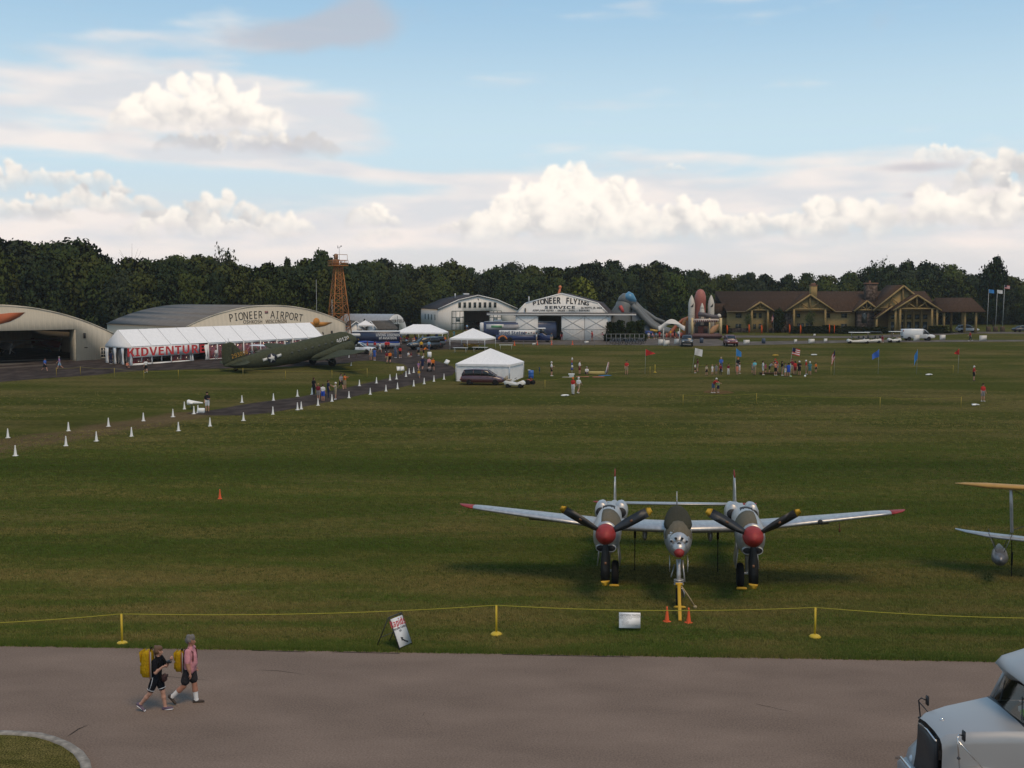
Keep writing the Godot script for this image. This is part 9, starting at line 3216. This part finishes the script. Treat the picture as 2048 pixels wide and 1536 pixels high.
	var fn := ["red triangular flag leftmost in the field flag row","white flag on a leaning pole left of the children","light blue flag above the black-shirted adult","red and white striped flag with blue canton above the field group","narrow hanging striped flag right of the field group","dark blue flag streaming left on its pole","light blue flag folded on its pole at the right","small red flag rightmost in the field flag row"]
	for k in fl.size():
		flag(fn[k],Vector3(-889.36,2.4,-2000) if false else foot(fl[k][0],fl[k][1]),fl[k][2],fl[k][3],fl[k][4])
	var ff := [[1453.0,670.0],[1497.0,668.0],[1522.0,670.0],[1578.0,668.0],[1600.0,670.0],[1658.0,668.0],[1668.0,669.0]]
	for k in 7:
		s = st()
		tube(s,Vector3(0,0,0),Vector3(0,2.1,0),0.02,0.02,5)
		slab(s,PackedVector2Array([Vector2(0,0.35),Vector2(0.26,0.3),Vector2(0.32,1.2),Vector2(0.24,1.9),Vector2(0.05,2.1)]),-0.02,0.02)
		solo("feather_flag",s,mat(lin(0.50,0.085,0.02),0.8),"orange feather flag on the lodge lawn, %s from the photo's left" % ordinal[k],"flag",foot(ff[k][0],ff[k][1]),0.2 * k - 0.4,"orange feather flags on the lodge lawn")
	flag("small striped flag on a tall pole before the lodge's dark shrub tree",on(55.66,-240.0),4.4,"stripes",3)
	for k in 3:
		var px: float = [1973.0,1990.0,2004.0][k]
		flag(["light blue flag on a tall flagpole right of the lodge, leftmost of three","small white flag on the middle one of three tall flagpoles","striped flag on the rightmost of three tall flagpoles"][k],on((px - 1024.0) / 2250.0 * 262.0,-262.0),[9.6,9.5,10.6][k],["lightblue","white","stripes"][k],6)
	for k in 3:
		s = st()
		cbox(s,Vector3(0,0.55,0),Vector3(0.8,1.2,0.8),0.05)
		solo("gate_pier",s,worn(lin(0.19,0.13,0.09),0.9,0.5,1.5),"low stone pier under the flagpoles, %s of three" % ["left","middle","right"][k],"pier",on(((1976.0 + k * 14.0) - 1024.0) / 2250.0 * 256.0,-256.0),0.0,"stone piers under the flagpoles")
	o = thing("wind_spinner","striped red, white and blue wind spinner on a pole among the kites","spinner",Vector3(7.41,0.68,-138.66))
	s = st()
	tube(s,Vector3.ZERO,Vector3(0,2.2,0),0.02,0.02,5)
	put("pole",s,white,o)
	for k in 5:
		s = st()
		cbox(s,Vector3(0.02 * sin(k * 2.0),0.75 + k * 0.31,0),Vector3(0.3 - 0.03 * k,0.28,0.16),0.05,Basis(Vector3.UP,k * 0.6))
		put("spinner_panel",s,mat([lin(0.03,0.05,0.2),lin(0.6,0.58,0.56),lin(0.05,0.09,0.3),lin(0.4,0.06,0.04),lin(0.6,0.58,0.56)][k],0.7),o)
	s = st()
	cbox(s,Vector3(0,0.35,0),Vector3(0.75,0.1,0.5),0.02)
	cbox(s,Vector3(0,0.16,0),Vector3(0.55,0.3,0.35),0.02)
	solo("low_table",s,white,"small white table in front of the wind spinner","table",Vector3(7.22,0.61,-136.2))
	s = st()
	cbox(s,Vector3(0,0.2,0),Vector3(2.0,0.36,0.5),0.05)
	for y in [0.1,0.25]:
		box(s,Vector3(0,y,0.255),Vector3(1.96,0.03,0.02))
	solo("kite_box",s,mat(lin(0.42,0.32,0.10),0.7),"long pale yellow box lying on the grass among the kites","box",Vector3(10.49,0.7,-139.28),0.05)
	s = st()
	slab(s,PackedVector2Array([Vector2(-0.22,0),Vector2(0.12,0),Vector2(0.32,1.45),Vector2(0.2,1.5)]),-0.04,0.04)
	var kb := solo("kite_board",s,mat(lin(0.55,0.52,0.50),0.6),"upright white kite sail with dark red edges beside the yellow box","kite",Vector3(11.78,0.72,-139.91),0.1)
	s = st()
	slab(s,PackedVector2Array([Vector2(-0.05,0.0),Vector2(0.06,0.0),Vector2(0.29,1.46),Vector2(0.22,1.46)]),0.042,0.06)
	put("red_stripe",s,mat(lin(0.22,0.02,0.03),0.6),kb)
	for k in 4:
		var q: Vector3 = [Vector3(6.71,0.59,-135.6),Vector3(8.56,0.61,-136.2),Vector3(10.48,0.6,-135.9),Vector3(11.41,0.65,-137.73)][k]
		s = st()
		cbox(s,Vector3(0,0.04,0),Vector3([1.2,1.6,1.4,1.5][k],0.05,0.7),0.02,Basis(Vector3.UP,0.3 * k - 0.4))
		solo("kite_sail",s,mat([lin(0.36,0.32,0.25),lin(0.34,0.13,0.09),lin(0.42,0.16,0.11),lin(0.05,0.17,0.34)][k],0.8),["tan kite sail flat on the grass in front of the white table","brown-red kite sail flat on the grass below the maroon shorts","orange-red kite sail flat on the grass below the yellow box","blue kite sail flat on the grass right of the yellow box"][k],"kite",q,0.0)
	s = st()
	box(s,Vector3(0,0.6,0),Vector3(0.12,0.5,0.1))
	tube(s,Vector3.ZERO,Vector3(0,0.5,0),0.02)
	solo("marker_flag",s,mat(lin(0.03,0.06,0.13),0.8),"small dark blue marker on a stake right of the blue barrel","marker",Vector3(3.43,0.72,-139.91))
	s = st()
	cbox(s,Vector3(0,0.15,0),Vector3(2.6,0.12,0.8),0.03)
	for x in [-1.1,1.1]:
		cbox(s,Vector3(x,0.05,0),Vector3(0.12,0.1,0.7),0.02)
	solo("bench",s,mat(lin(0.055,0.035,0.022),0.8),"low dark wooden platform at the feet of the field group","platform",Vector3(32.09,0.71,-139.59))
	for b in [[1628.0,711.0,"white foam glider lying on the grass behind the field group",0.0],[1130.0,793.0,"white scrap lying on the grass near the white-trousered person",0.4],[1858.0,751.0,"white scrap lying on the grass below the light blue flag",0.2],[1949.0,812.0,"white scrap lying on the grass near the right edge",0.8],[1610.0,754.0,"white ball on the grass by the black-clad person",0.0],[1551.0,712.0,"yellow foam pieces on the grass left of the striped flag",0.1]]:
		s = st()
		ball(s,Vector3(0,0.12,0),Vector3(0.5,0.10,0.16) if not "ball" in b[2] else Vector3(0.13,0.13,0.13),10)
		if not "ball" in b[2]:
			ball(s,Vector3(0.1,0.14,0.05),Vector3(0.1,0.07,0.42),8)
		solo("ball" if "ball" in b[2] else "foam_glider",s,white if not "yellow" in b[2] else mat(lin(0.55,0.33,0.02),0.7),b[2],"ball" if "ball" in b[2] else "toy",foot(b[0],b[1]),b[3])
	for k in 6:
		picnic_table("picnic table under the wide white tent, %s" % ["front left","front middle","front right","back left","back middle","back right"][k],on(-15.77 + (k % 3 - 1) * 2.6,-195.0 - (k / 3) * 3.2),0.1 * k,"picnic tables under the tent")
	var tm := mat(lin(0.62,0.6,0.57),0.6)
	for k in 4:
		s = st()
		cbox(s,Vector3(0,0.73,0),Vector3([2.3,2.4,2.2,2.0][k],0.05,0.75),0.02)
		for x in [-0.9,0.9]:
			for z in [-0.3,0.3]:
				tube(s,Vector3(x,0,z),Vector3(x,0.72,z),0.02,0.02,5)
		solo("folding_table",s,tm,["white folding table at the open frame tent's front left","white folding table at the open frame tent's front right","white folding table right of the open frame tent","white folding table before the white hangar's right door"][k],"table",[Vector3(-7.92,1.76,-172.86),Vector3(-4.95,1.79,-173.84),Vector3(-0.96,1.94,-179.02),on(-8.97,-232.0)][k],[-0.25,-0.25,0.0,0.1][k])
	var bike := make_bike(Vector3(16.71,2.19,-189.84),0.3)
	for k in 11:
		var q := foot(1229.0 + k * 5.6,687.5 + (k % 3) * 1.2)
		copy_of(bike,"bicycle parked at the fence by the arborvitae, %s from the photo's left" % ordinal[k + 1],q,0.3 + k * 0.37,"bicycles parked at the fence")
	o = thing("fence","low grey pipe fence behind the parked bicycles","fence",Vector3(19.98,2.33,-198.85))
	for k in 9:
		s = st()
		tube(s,Vector3(-3.3 + k * 0.83,0,0),Vector3(-3.3 + k * 0.83,1.45,0),0.035,0.035,5)
		put("fence_post",s,mat(lin(0.30,0.29,0.28),0.5),o)
	for y in [0.7,1.42]:
		s = st()
		tube(s,Vector3(-3.3,y,0.04),Vector3(3.35,y,0.04),0.03,0.03,5)
		put("fence_rail",s,mat(lin(0.30,0.29,0.28),0.5),o)
	for k in 5:
		var q := foot(1060.0 + k * 29.0,693.0)
		s = st()
		for x in [-1.1,1.1]:
			tube(s,Vector3(x,0,0),Vector3(x,1.0,0),0.025,0.025,5)
		for y in [0.25,0.6,0.97]:
			tube(s,Vector3(-1.1,y,0),Vector3(1.1,y,0),0.02,0.02,5)
		solo("crowd_barrier",s,mat(lin(0.13,0.13,0.13),0.5),"thin dark barrier along the grass edge before the hangars, %s from the photo's left" % ordinal[k],"barrier",q,0.03,"barriers along the grass edge")

func gate_road(px: float,py: float) -> Vector3:
	return foot(px,py)

func foot(px: float,py: float) -> Vector3:
	var th := deg_to_rad(4.447)
	var u := (px - 1024.0) / 2250.0
	var v := (py - 768.0) / 2250.0
	var ry := -sin(th) - v * cos(th)
	var rz := -cos(th) + v * sin(th)
	var lo := 10.0
	var hi := 900.0
	for k in 40:
		var m := (lo + hi) / 2.0
		if CAM_H + ry * m / -rz - gh(-m) > 0.0:
			lo = m
		else:
			hi = m
	return Vector3(u * lo / -rz,gh(-lo),-lo)

func flag(label: String,at: Vector3,h: float,kind: String,form: int) -> void:
	var o := thing("flag",label,"flag",at)
	var s := st()
	var r := 0.02 if h < 5.0 else 0.07
	var lean := Vector3(0.12 * h * (1.0 if form == 1 else 0.15),h,0)
	tube(s,Vector3.ZERO,lean,r,r * 0.7,6)
	put("flagpole",s,mat(lin(0.34,0.34,0.32),0.5),o)
	var w: float = [1.2,0.95,0.65,0.7,0.85,0.6,1.2][form]
	var ht: float = [0.85,0.85,0.95,1.2,0.95,0.8,0.8][form]
	var dx := 1.0 if form in [0,1,2,6] else -1.0
	var pt := func(u: float,v: float) -> Vector3:
		var base := lean * (1.0 - v * ht / h)
		var drop: float = [0.78,0.35,0.6,0.9,0.9,1.0,0.2][form] * u * ht * 0.8
		var narrow := 1.0 - (0.96 * u if form in [0,5] else 0.35 * u if form in [2,4] else 0.0)
		return Vector3(base.x + dx * u * w * (0.55 if form == 3 else 1.0),lean.y - v * ht * narrow - drop,0.10 * sin(u * 6.0 + v * 2.0))
	if kind == "stripes":
		for k in 7:
			var v0 := k / 7.0
			var v1 := (k + 1) / 7.0
			var u0 := 0.42 if k < 4 else 0.0
			s = st()
			for i in 8:
				var a := lerpf(u0,1.0,i / 8.0)
				var b := lerpf(u0,1.0,(i + 1) / 8.0)
				quad(s,pt.call(a,v0),pt.call(b,v0),pt.call(b,v1),pt.call(a,v1))
			put("stripe",s,mat(hue("red") if k % 2 == 0 else hue("white"),0.8),o)
		s = st()
		for i in 4:
			quad(s,pt.call(0.42 * i / 4.0,0.0),pt.call(0.42 * (i + 1) / 4.0,0.0),pt.call(0.42 * (i + 1) / 4.0,4.0 / 7.0),pt.call(0.42 * i / 4.0,4.0 / 7.0))
		put("canton",s,mat(hue("navy"),0.8),o)
	else:
		s = st()
		for i in 10:
			for j in 6:
				quad(s,pt.call(i / 10.0,j / 6.0),pt.call((i + 1) / 10.0,j / 6.0),pt.call((i + 1) / 10.0,(j + 1) / 6.0),pt.call(i / 10.0,(j + 1) / 6.0))
		put("cloth",s,mat(lin(0.05,0.20,0.46) if kind == "lightblue" else hue(kind),0.8),o)

func picnic_table(label: String,at: Vector3,turn: float,group: String) -> void:
	var o := thing("picnic_table",label,"table",at,turn,group)
	var m := mat(lin(0.20,0.16,0.12),0.8)
	var s := st()
	cbox(s,Vector3(0,0.74,0),Vector3(1.8,0.05,0.75),0.015)
	put("tabletop",s,m,o)
	for z in [-0.6,0.6]:
		s = st()
		cbox(s,Vector3(0,0.43,z),Vector3(1.8,0.05,0.26),0.015)
		put("seat",s,m,o)
	for x in [-0.6,0.6]:
		s = st()
		tube(s,Vector3(x,0,-0.65),Vector3(x,0.72,-0.2),0.035,0.035,4)
		tube(s,Vector3(x,0,0.65),Vector3(x,0.72,0.2),0.035,0.035,4)
		tube(s,Vector3(x,0.4,-0.68),Vector3(x,0.4,0.68),0.03,0.03,4)
		put("leg",s,m,o)

func make_bike(at: Vector3,turn: float) -> Node3D:
	var o := thing("bicycle","bicycle parked at the fence by the arborvitae, first from the photo's left","bicycle",at,turn,"bicycles parked at the fence")
	for x in [-0.5,0.5]:
		var s := st()
		var pts := []
		for k in 15:
			pts.append(Vector3(x + cos(TAU * k / 14.0) * 0.32,0.34 + sin(TAU * k / 14.0) * 0.32,0))
		pipe(s,pts,0.025,5)
		put("wheel",s,mat(lin(0.02,0.02,0.02),0.8),o)
	var s := st()
	for e in [[Vector3(-0.5,0.34,0),Vector3(-0.05,0.32,0)],[Vector3(-0.5,0.34,0),Vector3(-0.15,0.8,0)],[Vector3(-0.05,0.32,0),Vector3(-0.17,0.88,0)],[Vector3(-0.05,0.32,0),Vector3(0.36,0.76,0)],[Vector3(-0.15,0.8,0),Vector3(0.35,0.82,0)],[Vector3(0.5,0.34,0),Vector3(0.33,0.95,0)]]:
		tube(s,e[0],e[1],0.025,0.025,5)
	put("frame",s,mat(lin(0.09,0.10,0.13),0.4),o)
	s = st()
	tube(s,Vector3(0.32,0.97,-0.26),Vector3(0.32,0.97,0.26),0.02,0.02,5)
	put("handlebar",s,mat(lin(0.3,0.3,0.3),0.3,0.5),o)
	s = st()
	cbox(s,Vector3(-0.18,0.91,0),Vector3(0.25,0.06,0.14),0.025)
	put("saddle",s,mat(lin(0.02,0.02,0.02),0.7),o)
	return o

func _ready() -> void:
	rng.seed = 1
	make_world()
	make_ground()
	make_trees()
	make_hangars()
	make_lodge()
	make_tents()
	make_inflatables()
	make_vehicles()
	make_fighter()
	make_transport()
	make_biplane()
	make_truck()
	make_people()
	make_walkers()
	make_small()
	make_grass()
